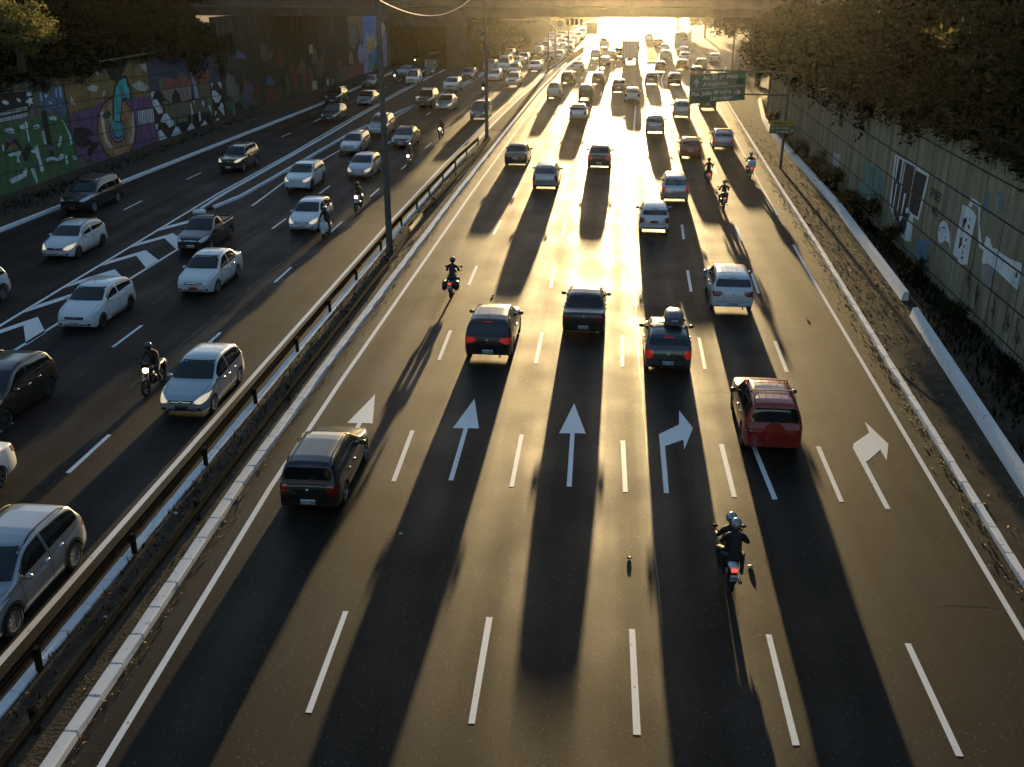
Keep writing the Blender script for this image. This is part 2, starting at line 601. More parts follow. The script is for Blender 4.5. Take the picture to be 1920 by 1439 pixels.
def strip(pts, w, name='lane_line', parent=road_r, z=ZM, rag=0.0):
    q = MB()
    for (x0, y0), (x1, y1) in zip(pts, pts[1:]):
        d = Vector((x1 - x0, y1 - y0, 0))
        n = Vector((d.y, -d.x, 0)).normalized() * (w / 2)
        a, c = Vector((x0, y0, z)), Vector((x1, y1, z))
        j = lambda: Vector((random.uniform(-rag, rag), random.uniform(-rag, rag), 0))
        q.face([a - n + j(), a + n + j(), c + n + j(), c - n + j()])
    return q.obj(name, WHITE, parent)


def line_along(tab, y0, y1, w, dx=0.0, parent=road_r, step=6.0, name='edge_line'):
    q = MB()
    Y = ys_of(tab, y0=y0, y1=y1, step=step)
    for a, c in zip(Y, Y[1:]):
        xa, xc = interp(tab, a) + dx, interp(tab, c) + dx
        q.face([(xa - w / 2, a, ZM), (xa + w / 2, a, ZM), (xc + w / 2, c, ZM), (xc - w / 2, c, ZM)])
    return q.obj(name, WHITE, parent)


line_along(EDGE_L, 8, 300, 0.15)
line_along(EDGE_R, 12, 53, 0.14)
line_along(EDGE_R, 60, 160, 0.12)
line_along(LINE_L, 8, 300, 0.17, parent=road_l)

LANES = [
    [(13, -5.43), (25, -5.78), (36, -6.08), (47, -6.25), (57, -6.06), (80, -5.6), (124, -4.6), (192, -1.4)],
    [(13, -2.2), (25, -2.36), (45, -2.36), (57, -2.24), (80, -1.85), (124, -0.9), (192, 2.3)],
    [(13, 1.02), (28, 0.83), (36, 0.88), (47, 1.05), (57, 1.34), (64, 1.57)],
    [(13, 4.02), (28, 3.88), (36, 3.92), (47, 4.15), (56, 4.47), (80, 5.1), (112, 6.0), (130, 6.4)],
    [(13, 7.05), (25, 6.84), (36, 6.88), (55, 7.5), (80, 8.15), (112, 9.3), (130, 10.6)],
]
for li, tab in enumerate(LANES):
    top = 62 if li == 2 else (126 if li > 2 else 190)
    y = 15.1
    while y < top:
        # the dash under the red car sits a little to the side of the others
        a, c = y, y + 3.4 + random.uniform(-0.1, 0.1)
        strip([(interp(tab, a), a), (interp(tab, c), c)], 0.135, 'lane_dash', rag=0.008)
        y += 9.63
strip([(5.02, 24.7), (4.85, 28.2)], 0.15, 'lane_dash', rag=0.008)
line_along([(62, 1.5), (93, 2.4), (111, 2.95), (150, 3.9)], 64, 112, 0.16, name='centre_line')
line_along([(100, 5.7), (112, 6.2), (140, 7.0), (160, 8.7), (172, 10)], 100, 160, 0.14, name='lane_line')
line_along([(128, 10.8), (150, 13.5), (176, 17)], 128, 176, 0.13, name='lane_line')


def flat(poly, name, parent=road_r):
    q = MB()
    q.face([(x, y, ZM) for x, y in poly])
    return q.obj(name, WHITE, parent)


def straight_arrow(x0, y0, x1, parent=road_r):
    flat([(x0 - 0.07, y0), (x0 + 0.07, y0), (x1 + 0.07, y0 + 3.55), (x1 + 0.42, y0 + 3.55), (x1 - 0.03, y0 + 5.9), (x1 - 0.42, y0 + 3.5), (x1 - 0.07, y0 + 3.52)], 'straight_arrow', parent)


straight_arrow(-7.7, 25.0, -7.68)
straight_arrow(-4.14, 24.95, -4.19)
straight_arrow(-0.72, 24.9, -0.76)
flat([(1.96, 24.78), (2.1, 24.78), (2.13, 27.8), (2.22, 27.86), (2.73, 28.3), (2.71, 27.6), (3.09, 29.19), (2.73, 30.54), (2.66, 29.42), (1.98, 28.62)], 'turn_arrow')
flat([(7.95, 24.45), (8.09, 24.45), (8.08, 27.3), (8.16, 27.36), (8.71, 28.15), (8.72, 27.42), (9.06, 28.58), (8.72, 30.2), (8.66, 29.36), (7.98, 28.5), (7.9, 28.2)], 'turn_arrow')

# other carriageway
L1T = [(13, -15.4), (45, -15.4), (65, -15.22), (85, -14.95), (95, -14.8), (130, -13.2), (170, -11.3), (200, -9.2)]
L2T = [(13, -19.0), (35, -18.97), (56, -18.83), (66, -18.78), (105, -18.42)]
L3T = [(40, -29.3), (60, -29.5), (70, -29.4), (89, -28.6), (120, -28.2), (150, -27.8)]
for tab, st, top in ((L1T, 14.72, 190), (L2T, 24.9, 104), (L3T, 38.4, 140)):
    y = st
    while y < top:
        a, c = y, y + 2.6
        strip([(interp(tab, a), a), (interp(tab, c), c)], 0.13, 'lane_dash', road_l, rag=0.008)
        y += 9.63
CH_L = [(20, -24.6), (36.5, -24.8), (46.4, -25.05), (62.6, -25.45), (78, -25.3), (98, -25.45), (124, -25.5), (148, -25.2)]
line_along(CH_L, 22, 148, 0.17, parent=road_l, name='edge_line')
line_along([(20, -22.6), (34, -22.6), (50, -22.38)], 20, 50.5, 0.16, parent=road_l, name='hatch_line')
line_along([(60, -22.0), (67, -22.3), (80, -21.8), (109, -21.0), (112, -20.3), (132, -18.2), (160, -16.9)], 59.5, 160, 0.15, parent=road_l, name='edge_line')
y = 26.2
while y < 55:
    xl, xr = interp(CH_L, y + 1.4) + 0.1, -22.45
    w = 1.1
    ap = (xl + 0.62 * (xr - xl) * 0.6, y + 3.3)
    flat([(xl, y + 1.1), (xl + 0.02, y + 1.1 + w), (ap[0], ap[1] + w * 0.9), (xr, y + 1.3 + w), (xr, y + 1.3 - 0.35), (ap[0], ap[1] - 0.12)], 'chevron_marking', road_l)
    y += 3.63

# repair patches and oil-darkened wheel paths
PATCH_M = asphalt('asphalt_patch', (0.013, 0.0115, 0.010), 0.66)
for x0, x1, y0, y1 in ((5.2, 6.6, 31.5, 33.4), (-8.2, -7.0, 39, 46), (1.4, 3.4, 40.2, 41.8), (8.1, 9.3, 20, 27), (-17.8, -16.2, 33, 41), (-14.6, -13.2, 21, 24.5), (-20.8, -19.6, 60, 66)):
    q = MB()
    n_ = 10
    e_ = lambda: random.uniform(-.05, .05)
    P_ = [(x0 + (x1 - x0) * k / n_, y0 + e_(), 0.0015) for k in range(n_)] + [(x1 + e_(), y0 + (y1 - y0) * k / n_, 0.0015) for k in range(n_)] + [(x1 - (x1 - x0) * k / n_, y1 + e_(), 0.0015) for k in range(n_)] + [(x0 + e_(), y1 - (y1 - y0) * k / n_, 0.0015) for k in range(n_)]
    q.face(P_)
    q.obj('repair_patch', PATCH_M, road_r if x0 > -10 else road_l)

# cracks in the asphalt: thin dark sealed lines
CRACK = mat('bitumen_seal', (0.012, 0.012, 0.012), 0.35)
for i, (x0, y0, ln, ang) in enumerate(((1.5, 32.0, 3.2, 0.1), (2.5, 50, 5, 0.05), (-8, 47, 3, 0.0), (-16.5, 30, 18, 1.55), (1.6, 17, 40, 1.575), (-19.8, 40, 14, 1.56))):
    pts = []
    n = 24
    for k in range(n + 1):
        t = ln * k / n
        w = random.uniform(-0.05, 0.05)
        pts.append((x0 + math.cos(ang) * t - math.sin(ang) * w, y0 + math.sin(ang) * t + math.cos(ang) * w))
    q = MB()
    for (xa, ya), (xb, yb) in zip(pts, pts[1:]):
        d = Vector((xb - xa, yb - ya, 0))
        nn = Vector((d.y, -d.x, 0)).normalized() * random.uniform(0.006, 0.014)
        q.face([Vector((xa, ya, 0.002)) - nn, Vector((xa, ya, 0.002)) + nn, Vector((xb, yb, 0.002)) + nn, Vector((xb, yb, 0.002)) - nn])
    q.obj('crack', CRACK, road_r if x0 > -10 else road_l)

# painted figures on the walls: (figure, colour, outline in metres along the wall and up it)
MURALS = {
    'L': [
        ('letters_mural', 'green', [(0.7, 4.82),(2.71, 4.78),(5.73, 4.66),(6.82, 4.68),(7.41, 4.56),(9.15, 4.38),(9.91, 4.1),(10.49, 3.47),(10.54, 2.55),(10.41, 1.87),(10.64, 1.18),(10.63, 0.33),(8.89, -0.09),(6.27, -0.38),(-0.95, -0.06)]),
        ('creature_mural', 'black', [(1.26, 6.48),(3.28, 6.48),(5.93, 6.4),(6.62, 6.2),(6.68, 5.68),(5.98, 5.18),(5.71, 4.83),(2.71, 4.78),(0.7, 4.82)]),
        ('creature_mural', 'bone', [(2.66, 5.46),(2.74, 5.46),(2.67, 5.24),(2.59, 5.25)]),
        ('creature_mural', 'bone', [(2.55, 5.11),(2.63, 5.11),(2.55, 4.86),(2.46, 4.86)]),
        ('creature_mural', 'bone', [(2.8, 5.46),(2.88, 5.46),(2.81, 5.24),(2.73, 5.25)]),
        ('creature_mural', 'bone', [(2.68, 5.11),(2.77, 5.11),(2.68, 4.86),(2.6, 4.86)]),
        ('creature_mural', 'bone', [(2.94, 5.46),(3.02, 5.46),(2.95, 5.24),(2.87, 5.25)]),
        ('creature_mural', 'bone', [(2.82, 5.11),(2.91, 5.11),(2.82, 4.86),(2.74, 4.86)]),
        ('creature_mural', 'bone', [(3.08, 5.46),(3.16, 5.46),(3.09, 5.24),(3.01, 5.25)]),
        ('creature_mural', 'bone', [(2.96, 5.11),(3.05, 5.11),(2.96, 4.86),(2.88, 4.86)]),
        ('creature_mural', 'bone', [(3.22, 5.46),(3.3, 5.46),(3.23, 5.24),(3.15, 5.25)]),
        ('creature_mural', 'bone', [(3.1, 5.11),(3.19, 5.11),(3.1, 4.86),(3.02, 4.86)]),
        ('creature_mural', 'bone', [(3.36, 5.46),(3.44, 5.46),(3.37, 5.24),(3.29, 5.24)]),
        ('creature_mural', 'bone', [(3.24, 5.11),(3.33, 5.11),(3.24, 4.86),(3.16, 4.86)]),
        ('creature_mural', 'bone', [(3.5, 5.46),(3.59, 5.46),(3.51, 5.24),(3.43, 5.24)]),
        ('creature_mural', 'bone', [(3.38, 5.11),(3.47, 5.1),(3.38, 4.85),(3.3, 4.86)]),
        ('creature_mural', 'bone', [(3.64, 5.46),(3.73, 5.46),(3.66, 5.24),(3.57, 5.24)]),
        ('creature_mural', 'bone', [(3.52, 5.11),(3.61, 5.1),(3.53, 4.85),(3.44, 4.86)]),
        ('creature_mural', 'bone', [(3.79, 5.46),(3.87, 5.46),(3.8, 5.24),(3.71, 5.24)]),
        ('creature_mural', 'bone', [(3.67, 5.11),(3.75, 5.1),(3.67, 4.85),(3.58, 4.85)]),
        ('creature_mural', 'bone', [(3.93, 5.46),(4.01, 5.46),(3.94, 5.24),(3.86, 5.24)]),
        ('creature_mural', 'bone', [(3.81, 5.11),(3.89, 5.1),(3.81, 4.85),(3.73, 4.85)]),
        ('creature_mural', 'bone', [(4.07, 5.46),(4.16, 5.46),(4.08, 5.24),(4.0, 5.24)]),
        ('creature_mural', 'bone', [(3.95, 5.1),(4.04, 5.1),(3.95, 4.85),(3.87, 4.85)]),
        ('creature_mural', 'bone', [(4.22, 5.46),(4.3, 5.46),(4.23, 5.24),(4.14, 5.24)]),
        ('creature_mural', 'bone', [(4.1, 5.1),(4.18, 5.1),(4.1, 4.85),(4.01, 4.85)]),
        ('creature_mural', 'bone', [(4.36, 5.46),(4.45, 5.46),(4.37, 5.24),(4.29, 5.24)]),
        ('creature_mural', 'bone', [(4.24, 5.1),(4.33, 5.1),(4.24, 4.85),(4.16, 4.85)]),
        ('creature_mural', 'bone', [(4.51, 5.46),(4.59, 5.46),(4.52, 5.24),(4.43, 5.24)]),
        ('creature_mural', 'bone', [(4.39, 5.1),(4.47, 5.1),(4.39, 4.84),(4.3, 4.85)]),
        ('creature_mural', 'bone', [(4.65, 5.46),(4.74, 5.46),(4.67, 5.24),(4.58, 5.24)]),
        ('creature_mural', 'bone', [(4.53, 5.1),(4.62, 5.1),(4.53, 4.84),(4.45, 4.85)]),
        ('creature_mural', 'bone', [(4.8, 5.46),(4.89, 5.46),(4.81, 5.24),(4.73, 5.24)]),
        ('creature_mural', 'bone', [(4.68, 5.1),(4.77, 5.1),(4.68, 4.84),(4.59, 4.85)]),
        ('creature_mural', 'bone', [(4.95, 5.46),(5.03, 5.46),(4.96, 5.24),(4.87, 5.24)]),
        ('creature_mural', 'bone', [(4.83, 5.1),(4.91, 5.1),(4.83, 4.84),(4.74, 4.84)]),
        ('creature_mural', 'bone', [(5.09, 5.46),(5.18, 5.46),(5.11, 5.24),(5.02, 5.24)]),
        ('creature_mural', 'bone', [(4.97, 5.1),(5.06, 5.1),(4.98, 4.84),(4.89, 4.84)]),
        ('creature_mural', 'bone', [(5.24, 5.46),(5.33, 5.46),(5.26, 5.24),(5.17, 5.24)]),
        ('creature_mural', 'bone', [(5.12, 5.1),(5.21, 5.1),(5.12, 4.84),(5.04, 4.84)]),
        ('creature_mural', 'bone', [(5.39, 5.46),(5.48, 5.46),(5.41, 5.24),(5.32, 5.24)]),
        ('creature_mural', 'bone', [(5.27, 5.1),(5.36, 5.09),(5.27, 4.84),(5.19, 4.84)]),
        ('creature_mural', 'bone', [(5.54, 5.46),(5.63, 5.46),(5.56, 5.23),(5.47, 5.24)]),
        ('creature_mural', 'bone', [(5.42, 5.1),(5.51, 5.09),(5.42, 4.84),(5.33, 4.84)]),
        ('creature_mural', 'bone', [(5.69, 5.46),(5.78, 5.46),(5.71, 5.23),(5.62, 5.24)]),
        ('creature_mural', 'bone', [(5.57, 5.1),(5.66, 5.09),(5.57, 4.83),(5.48, 4.84)]),
        ('creature_mural', 'bone', [(3.22, 6.09),(3.58, 6.11),(3.91, 5.93),(3.83, 5.81),(3.49, 5.84),(3.25, 5.97)]),
        ('creature_mural', 'bone', [(4.75, 6.07),(4.93, 6.07),(5.27, 5.89),(5.13, 5.8),(4.89, 5.85)]),
        ('creature_mural', 'bone', [(5.97, 6.31),(6.51, 6.31),(6.5, 6.06),(5.93, 6.06)]),
        ('creature_mural', 'bone', [(5.63, 5.72),(6.16, 5.95),(6.6, 5.9),(6.39, 5.72),(6.57, 5.57),(6.18, 5.57),(6.04, 5.38),(5.98, 5.64)]),
        ('hand_mural', 'steelblue', [(7.25, 6.21),(7.67, 6.32),(7.98, 6.05),(8.04, 5.98),(8.86, 5.78),(9.3, 6.34),(9.73, 6.38),(10.19, 6.25),(10.21, 5.27),(10.36, 4.67),(10.1, 4.3),(9.8, 4.27),(9.33, 4.4),(8.93, 4.98),(8.13, 4.8),(7.56, 5.02),(7.28, 5.36)]),
        ('hand_mural', 'black', [(7.61, 6.85),(8.19, 6.92),(8.52, 6.72),(8.89, 6.6),(8.8, 6.22),(8.29, 6.01),(7.92, 6.1),(7.71, 6.42)]),
        ('hand_mural', 'paleblue', [(7.95, 5.94),(8.28, 5.97),(8.3, 5.8),(7.95, 5.71)]),
        ('hand_mural', 'paleblue', [(8.2, 5.5),(8.65, 5.37),(8.67, 5.19),(8.32, 5.36)]),
        ('hand_mural', 'paleblue', [(9.32, 6.16),(9.53, 6.18),(9.39, 5.63),(9.22, 5.6)]),
        ('hand_mural', 'paleblue', [(9.85, 6.24),(10.01, 6.22),(9.96, 5.56),(9.8, 5.58)]),
        ('hand_mural', 'paleblue', [(9.4, 5.14),(9.65, 5.11),(9.61, 5.01),(9.42, 5.05)]),
        ('hand_mural', 'paleblue', [(7.45, 6.11),(7.61, 6.13),(7.59, 5.58),(7.43, 5.59)]),
        ('letters_mural', 'black', [(7.22, 4.93),(7.86, 4.94),(7.77, 3.2),(7.82, 1.85),(7.48, 1.82),(7.25, 2.61)]),
        ('letters_mural', 'mint', [(3.04, 4.41),(3.58, 4.43),(3.99, 4.25),(3.96, 4.03),(3.4, 4.09),(3.01, 4.21)]),
        ('letters_mural', 'mint', [(4.55, 4.38),(5.13, 4.45),(5.33, 4.59),(5.52, 4.48),(5.43, 3.98),(5.44, 3.34),(5.29, 3.23),(5.13, 3.3),(5.21, 4.01),(4.67, 4.17)]),
        ('letters_mural', 'mint', [(6.02, 4.15),(6.51, 4.23),(6.93, 4.07),(6.81, 3.95),(6.11, 3.97)]),
        ('letters_mural', 'mint', [(6.9, 3.72),(7.21, 3.72),(7.26, 2.88),(7.15, 2.79),(6.94, 2.88)]),
        ('letters_mural', 'mint', [(8.02, 4.44),(8.53, 4.5),(8.98, 4.36),(8.83, 4.15),(8.13, 4.29)]),
        ('letters_mural', 'mint', [(9.0, 3.15),(9.2, 2.98),(9.0, 2.6),(8.68, 2.41),(8.5, 2.5)]),
        ('letters_mural', 'mint', [(9.41, 4.12),(9.7, 3.99),(9.92, 3.6),(10.39, 2.89),(10.38, 2.34),(10.1, 2.29),(10.08, 3.03),(9.78, 3.71)]),
        ('letters_mural', 'mint', [(2.81, 2.87),(3.74, 2.93),(4.17, 2.9),(4.18, 2.73),(3.89, 2.52),(3.93, 2.18),(3.58, 2.24),(3.71, 2.64),(2.94, 2.73)]),
        ('letters_mural', 'mint', [(5.31, 2.71),(5.84, 2.67),(5.6, 2.88),(6.24, 2.93),(6.18, 2.52),(6.23, 1.95),(6.39, 1.21),(5.98, 1.2),(5.92, 1.96),(5.77, 2.46),(5.27, 2.59)]),
        ('letters_mural', 'mint', [(6.87, 1.92),(7.68, 1.92),(8.27, 1.68),(8.7, 1.97),(9.0, 1.83),(8.91, 1.57),(8.37, 1.48),(7.45, 1.73),(6.87, 1.7)]),
        ('letters_mural', 'mint', [(10.03, 1.52),(10.55, 1.48),(10.65, 1.22),(10.13, 1.27)]),
        ('letters_mural', 'mint', [(9.16, 1.8),(9.46, 1.66),(9.37, 1.12),(9.1, 1.08)]),
        ('letters_mural', 'mint', [(2.45, 3.59),(2.63, 3.48),(2.56, 3.17),(2.38, 3.15)]),
        ('letters_mural', 'mint', [(2.41, 1.35),(3.01, 1.41),(3.99, 1.48),(4.31, 1.76),(4.6, 1.71),(4.37, 1.24),(3.34, 1.09),(2.6, 1.06)]),
        ('letters_mural', 'mint', [(4.89, 1.66),(5.32, 1.58),(5.49, 0.67),(5.29, 0.53),(5.06, 1.02)]),
        ('letters_mural', 'black', [(2.67, 3.19),(2.88, 3.61),(3.52, 3.8),(4.04, 3.64),(4.38, 3.08),(4.24, 2.89),(3.88, 3.37),(3.34, 3.5),(2.89, 3.2)]),
        ('letters_mural', 'ochre', [(2.88, 3.18),(3.34, 3.48),(3.85, 3.37),(3.94, 3.11),(3.33, 3.04)]),
        ('letters_mural', 'black', [(4.33, 2.7),(4.9, 3.08),(5.6, 2.88),(5.24, 2.72),(4.75, 2.16),(4.35, 2.1)]),
        ('letters_mural', 'plum', [(2.99, 3.84),(3.67, 3.82),(3.63, 3.49),(3.07, 3.54)]),
        ('letters_mural', 'plum', [(7.3, 2.74),(7.83, 2.61),(7.71, 2.27),(7.34, 2.38)]),
        ('wheel_mural', 'ochre', [(10.49, 6.6),(15.35, 7.74),(23.03, 7.52),(22.74, 4.15),(20.51, 4.18),(19.7, 4.66),(15.22, 4.69),(13.9, 4.49),(11.99, 4.47),(10.48, 4.27)]),
        ('wheel_mural', 'plum', [(10.44, 4.28),(11.95, 4.38),(13.87, 4.39),(15.22, 4.69),(19.44, 4.58),(20.51, 4.18),(21.05, 4.34),(22.71, 4.04),(23.04, 0.47),(18.4, 0.53),(13.91, 0.58),(12.68, 0.69),(10.71, 1.44)]),
        ('wheel_mural', 'plaster', [(13.31, 5.82),(14.37, 5.96),(14.93, 5.75),(14.6, 5.38),(13.64, 5.58)]),
        ('wheel_mural', 'plaster', [(19.91, 5.34),(21.41, 5.52),(22.73, 4.94),(22.12, 4.61),(20.73, 4.88)]),
        ('wheel_mural', 'plaster', [(14.73, 7.09),(15.17, 7.15),(15.38, 6.52),(15.05, 6.45)]),
        ('wheel_mural', 'plaster', [(11.09, 5.57),(11.36, 5.24),(11.52, 4.83),(10.9, 5.0)]),
        ('wheel_mural', 'plaster', [(15.41, 5.29),(15.89, 5.45),(15.76, 5.05),(15.42, 4.98)]),
        ('wheel_mural', 'plaster', [(21.78, 6.7),(22.78, 6.72),(22.7, 6.07),(21.92, 6.36)]),
        ('wheel_mural', 'black', [(19.82, 2.15),(19.54, 1.42),(18.98, 0.8),(18.19, 0.35),(17.27, 0.13),(16.31, 0.14),(15.42, 0.39),(14.66, 0.82),(14.12, 1.41),(13.84, 2.09),(13.82, 2.81),(14.08, 3.48),(14.59, 4.07),(15.3, 4.51),(16.16, 4.77),(17.09, 4.81),(18.01, 4.62),(18.82, 4.21),(19.43, 3.63),(19.78, 2.92)]),
        ('wheel_mural', 'wood', [(19.63, 2.17),(19.37, 1.48),(18.84, 0.88),(18.1, 0.46),(17.23, 0.24),(16.33, 0.25),(15.49, 0.48),(14.78, 0.9),(14.27, 1.46),(14.0, 2.11),(13.98, 2.79),(14.23, 3.44),(14.71, 4.0),(15.38, 4.42),(16.2, 4.67),(17.08, 4.7),(17.94, 4.52),(18.7, 4.14),(19.27, 3.58),(19.6, 2.9)]),
        ('wheel_mural', 'wood2', [(19.22, 2.24),(18.99, 1.63),(18.54, 1.11),(17.9, 0.74),(17.16, 0.54),(16.38, 0.55),(15.65, 0.74),(15.04, 1.11),(14.6, 1.6),(14.37, 2.17),(14.36, 2.77),(14.57, 3.34),(14.99, 3.84),(15.57, 4.21),(16.28, 4.42),(17.04, 4.45),(17.78, 4.29),(18.43, 3.96),(18.92, 3.47),(19.19, 2.88)]),
        ('wheel_mural', 'wood', [(18.57, 2.29),(18.4, 1.83),(18.06, 1.43),(17.59, 1.15),(17.04, 1.0),(16.46, 0.99),(15.91, 1.14),(15.45, 1.41),(15.11, 1.79),(14.93, 2.22),(14.92, 2.69),(15.09, 3.13),(15.41, 3.51),(15.85, 3.79),(16.38, 3.95),(16.95, 3.98),(17.51, 3.85),(17.99, 3.59),(18.35, 3.22),(18.55, 2.77)]),
        ('wheel_mural', 'black', [(18.02, 2.24),(17.91, 1.94),(17.68, 1.69),(17.37, 1.5),(17.01, 1.4),(16.62, 1.4),(16.25, 1.5),(15.94, 1.67),(15.71, 1.92),(15.59, 2.2),(15.58, 2.51),(15.69, 2.79),(15.9, 3.04),(16.2, 3.22),(16.56, 3.33),(16.94, 3.34),(17.31, 3.25),(17.63, 3.08),(17.87, 2.84),(18.01, 2.55)]),
        ('wheel_mural', 'plum2', [(17.88, 2.25),(17.78, 1.99),(17.59, 1.76),(17.31, 1.6),(16.98, 1.51),(16.64, 1.51),(16.31, 1.59),(16.03, 1.75),(15.83, 1.97),(15.72, 2.22),(15.71, 2.49),(15.8, 2.75),(16.0, 2.97),(16.26, 3.13),(16.58, 3.22),(16.92, 3.23),(17.25, 3.16),(17.54, 3.0),(17.75, 2.79),(17.87, 2.53)]),
        ('wheel_mural', 'black', [(17.74, 2.31),(17.66, 2.1),(17.5, 1.91),(17.28, 1.78),(17.02, 1.71),(16.74, 1.71),(16.48, 1.77),(16.26, 1.9),(16.09, 2.08),(16.0, 2.28),(16.0, 2.5),(16.07, 2.71),(16.23, 2.89),(16.44, 3.02),(16.7, 3.09),(16.97, 3.1),(17.24, 3.04),(17.47, 2.91),(17.64, 2.74),(17.73, 2.53)]),
        ('wheel_mural', 'teal', [(17.66, 2.34),(17.59, 2.15),(17.45, 1.99),(17.25, 1.88),(17.01, 1.82),(16.76, 1.81),(16.53, 1.87),(16.32, 1.98),(16.18, 2.14),(16.09, 2.32),(16.09, 2.51),(16.16, 2.69),(16.3, 2.85),(16.49, 2.97),(16.72, 3.03),(16.97, 3.03),(17.2, 2.98),(17.41, 2.87),(17.56, 2.72),(17.65, 2.53)]),
        ('wheel_mural', 'palewood', [(14.76, 3.92),(15.1, 3.98),(15.05, 2.83),(15.11, 1.98),(15.82, 1.12),(15.4, 1.18),(14.73, 1.82),(14.58, 2.69)]),
        ('wheel_mural', 'palewood', [(19.47, 3.54),(19.68, 3.07),(19.46, 1.99),(18.67, 0.99),(18.51, 1.24),(19.11, 2.04)]),
        ('wheel_mural', 'black', [(18.05, 6.17),(19.41, 6.15),(19.8, 5.14),(19.5, 4.19),(18.9, 4.37),(18.2, 4.34),(17.49, 2.81),(16.24, 2.99),(16.64, 4.53),(17.26, 5.51)]),
        ('wheel_mural', 'teal', [(18.11, 5.85),(19.17, 5.96),(19.23, 5.41),(19.54, 5.06),(19.31, 4.32),(18.74, 4.6),(18.12, 4.46),(17.35, 2.94),(16.48, 3.06),(16.93, 4.6),(17.44, 5.39)]),
        ('wheel_mural', 'teal', [(15.72, 3.43),(16.11, 3.43),(16.77, 2.7),(17.26, 2.09),(16.58, 2.08),(16.14, 2.47)]),
        ('wheel_mural', 'black', [(14.92, 3.74),(15.94, 3.93),(16.18, 3.63),(15.78, 3.42),(15.02, 3.42)]),
        ('wheel_mural', 'darkteal', [(15.05, 3.62),(15.67, 3.75),(15.75, 3.53),(15.17, 3.47)]),
        ('wheel_mural', 'black', [(16.39, 7.35),(16.96, 7.46),(18.17, 7.1),(19.32, 7.17),(19.68, 7.43),(19.71, 7.08),(19.12, 6.39),(18.28, 6.04),(17.54, 5.82),(16.86, 6.13),(16.58, 6.62)]),
        ('wheel_mural', 'smoke', [(16.55, 7.19),(16.91, 7.31),(17.21, 6.87),(16.93, 6.69)]),
        ('wheel_mural', 'black', [(10.75, 3.35),(11.9, 3.28),(12.99, 2.92),(13.28, 2.57),(12.07, 2.6),(13.11, 2.03),(13.9, 1.9),(13.36, 1.52),(12.93, 1.48),(12.48, 1.35),(12.5, 1.09),(12.03, 1.22),(12.06, 1.63),(12.65, 1.89),(11.44, 1.88),(10.76, 2.19),(10.62, 2.67)]),
        ('wheel_mural', 'bone', [(20.36, 3.31),(20.58, 3.31),(20.39, 2.3),(20.22, 2.24)]),
        ('wheel_mural', 'bone', [(20.66, 3.3),(20.88, 3.29),(20.69, 2.28),(20.52, 2.22)]),
        ('wheel_mural', 'bone', [(20.96, 3.28),(21.18, 3.28),(20.99, 2.26),(20.82, 2.2)]),
        ('wheel_mural', 'bone', [(21.27, 3.27),(21.49, 3.26),(21.3, 2.24),(21.13, 2.18)]),
        ('wheel_mural', 'bone', [(21.57, 3.25),(21.8, 3.24),(21.61, 2.22),(21.44, 2.16)]),
        ('wheel_mural', 'bone', [(21.88, 3.23),(22.11, 3.23),(21.92, 2.2),(21.75, 2.14)]),
        ('wheel_mural', 'bone', [(22.2, 3.22),(22.42, 3.21),(22.23, 2.18),(22.06, 2.12)]),
        ('wheel_mural', 'bone', [(22.51, 3.2),(22.74, 3.19),(22.55, 2.16),(22.37, 2.09)]),
        ('wheel_mural', 'bone', [(22.83, 3.18),(23.06, 3.18),(22.87, 2.14),(22.69, 2.07)]),
        ('hexagon_mural', 'navy', [(22.93, 7.48),(34.65, 7.0),(37.2, 4.3),(37.77, 3.85),(34.75, 4.02),(34.49, 3.14),(22.95, 4.47)]),
        ('hexagon_mural', 'black', [(22.95, 4.47),(34.75, 4.02),(37.77, 3.85),(37.92, 3.17),(38.11, 0.72),(37.4, 0.13),(34.28, 0.17),(28.8, 0.44),(23.75, 0.24),(23.03, 0.94),(22.96, 3.27)]),
        ('hexagon_mural', 'bone', [(22.95, 4.47),(23.73, 4.48),(23.1, 3.94),(22.98, 3.95)]),
        ('hexagon_mural', 'bone', [(23.08, 3.85),(23.79, 3.83),(24.58, 3.16),(24.69, 2.64),(23.82, 2.64),(23.06, 3.37)]),
        ('hexagon_mural', 'bone', [(23.88, 1.99),(24.73, 2.55),(25.33, 2.5),(26.34, 1.71),(26.3, 1.36),(25.44, 1.3),(24.9, 1.79)]),
        ('hexagon_mural', 'bone', [(23.01, 1.94),(23.6, 1.94),(23.26, 1.49),(23.06, 1.46)]),
        ('hexagon_mural', 'bone', [(23.16, 1.36),(23.95, 1.33),(24.68, 0.63),(25.16, 0.38),(23.76, 0.27),(23.32, 0.6)]),
        ('hexagon_mural', 'bone', [(25.68, 0.72),(26.61, 1.19),(27.1, 1.15),(27.64, 0.55),(26.6, 0.46),(25.63, 0.55)]),
        ('hexagon_mural', 'bone', [(28.51, 0.49),(29.58, 1.05),(29.96, 1.03),(30.48, 0.45),(29.52, 0.34)]),
        ('hexagon_mural', 'bone', [(31.4, 0.38),(32.36, 0.89),(32.84, 0.89),(33.47, 0.25),(31.69, 0.28)]),
        ('hexagon_mural', 'bone', [(34.47, 0.21),(35.31, 0.75),(35.9, 0.71),(36.34, 0.15),(34.96, 0.14)]),
        ('hexagon_mural', 'bone', [(36.4, 3.92),(37.78, 3.88),(37.67, 3.19),(37.16, 3.25)]),
        ('hexagon_mural', 'bone', [(35.03, 3.28),(35.62, 3.28),(37.05, 2.56),(36.38, 2.08),(35.54, 2.14),(34.94, 2.7)]),
        ('hexagon_mural', 'bone', [(35.88, 1.54),(36.98, 2.04),(37.81, 1.23),(37.83, 0.69),(37.21, 0.7),(36.49, 1.26)]),
        ('hexagon_mural', 'bone', [(34.99, 3.99),(35.57, 3.97),(35.0, 3.47)]),
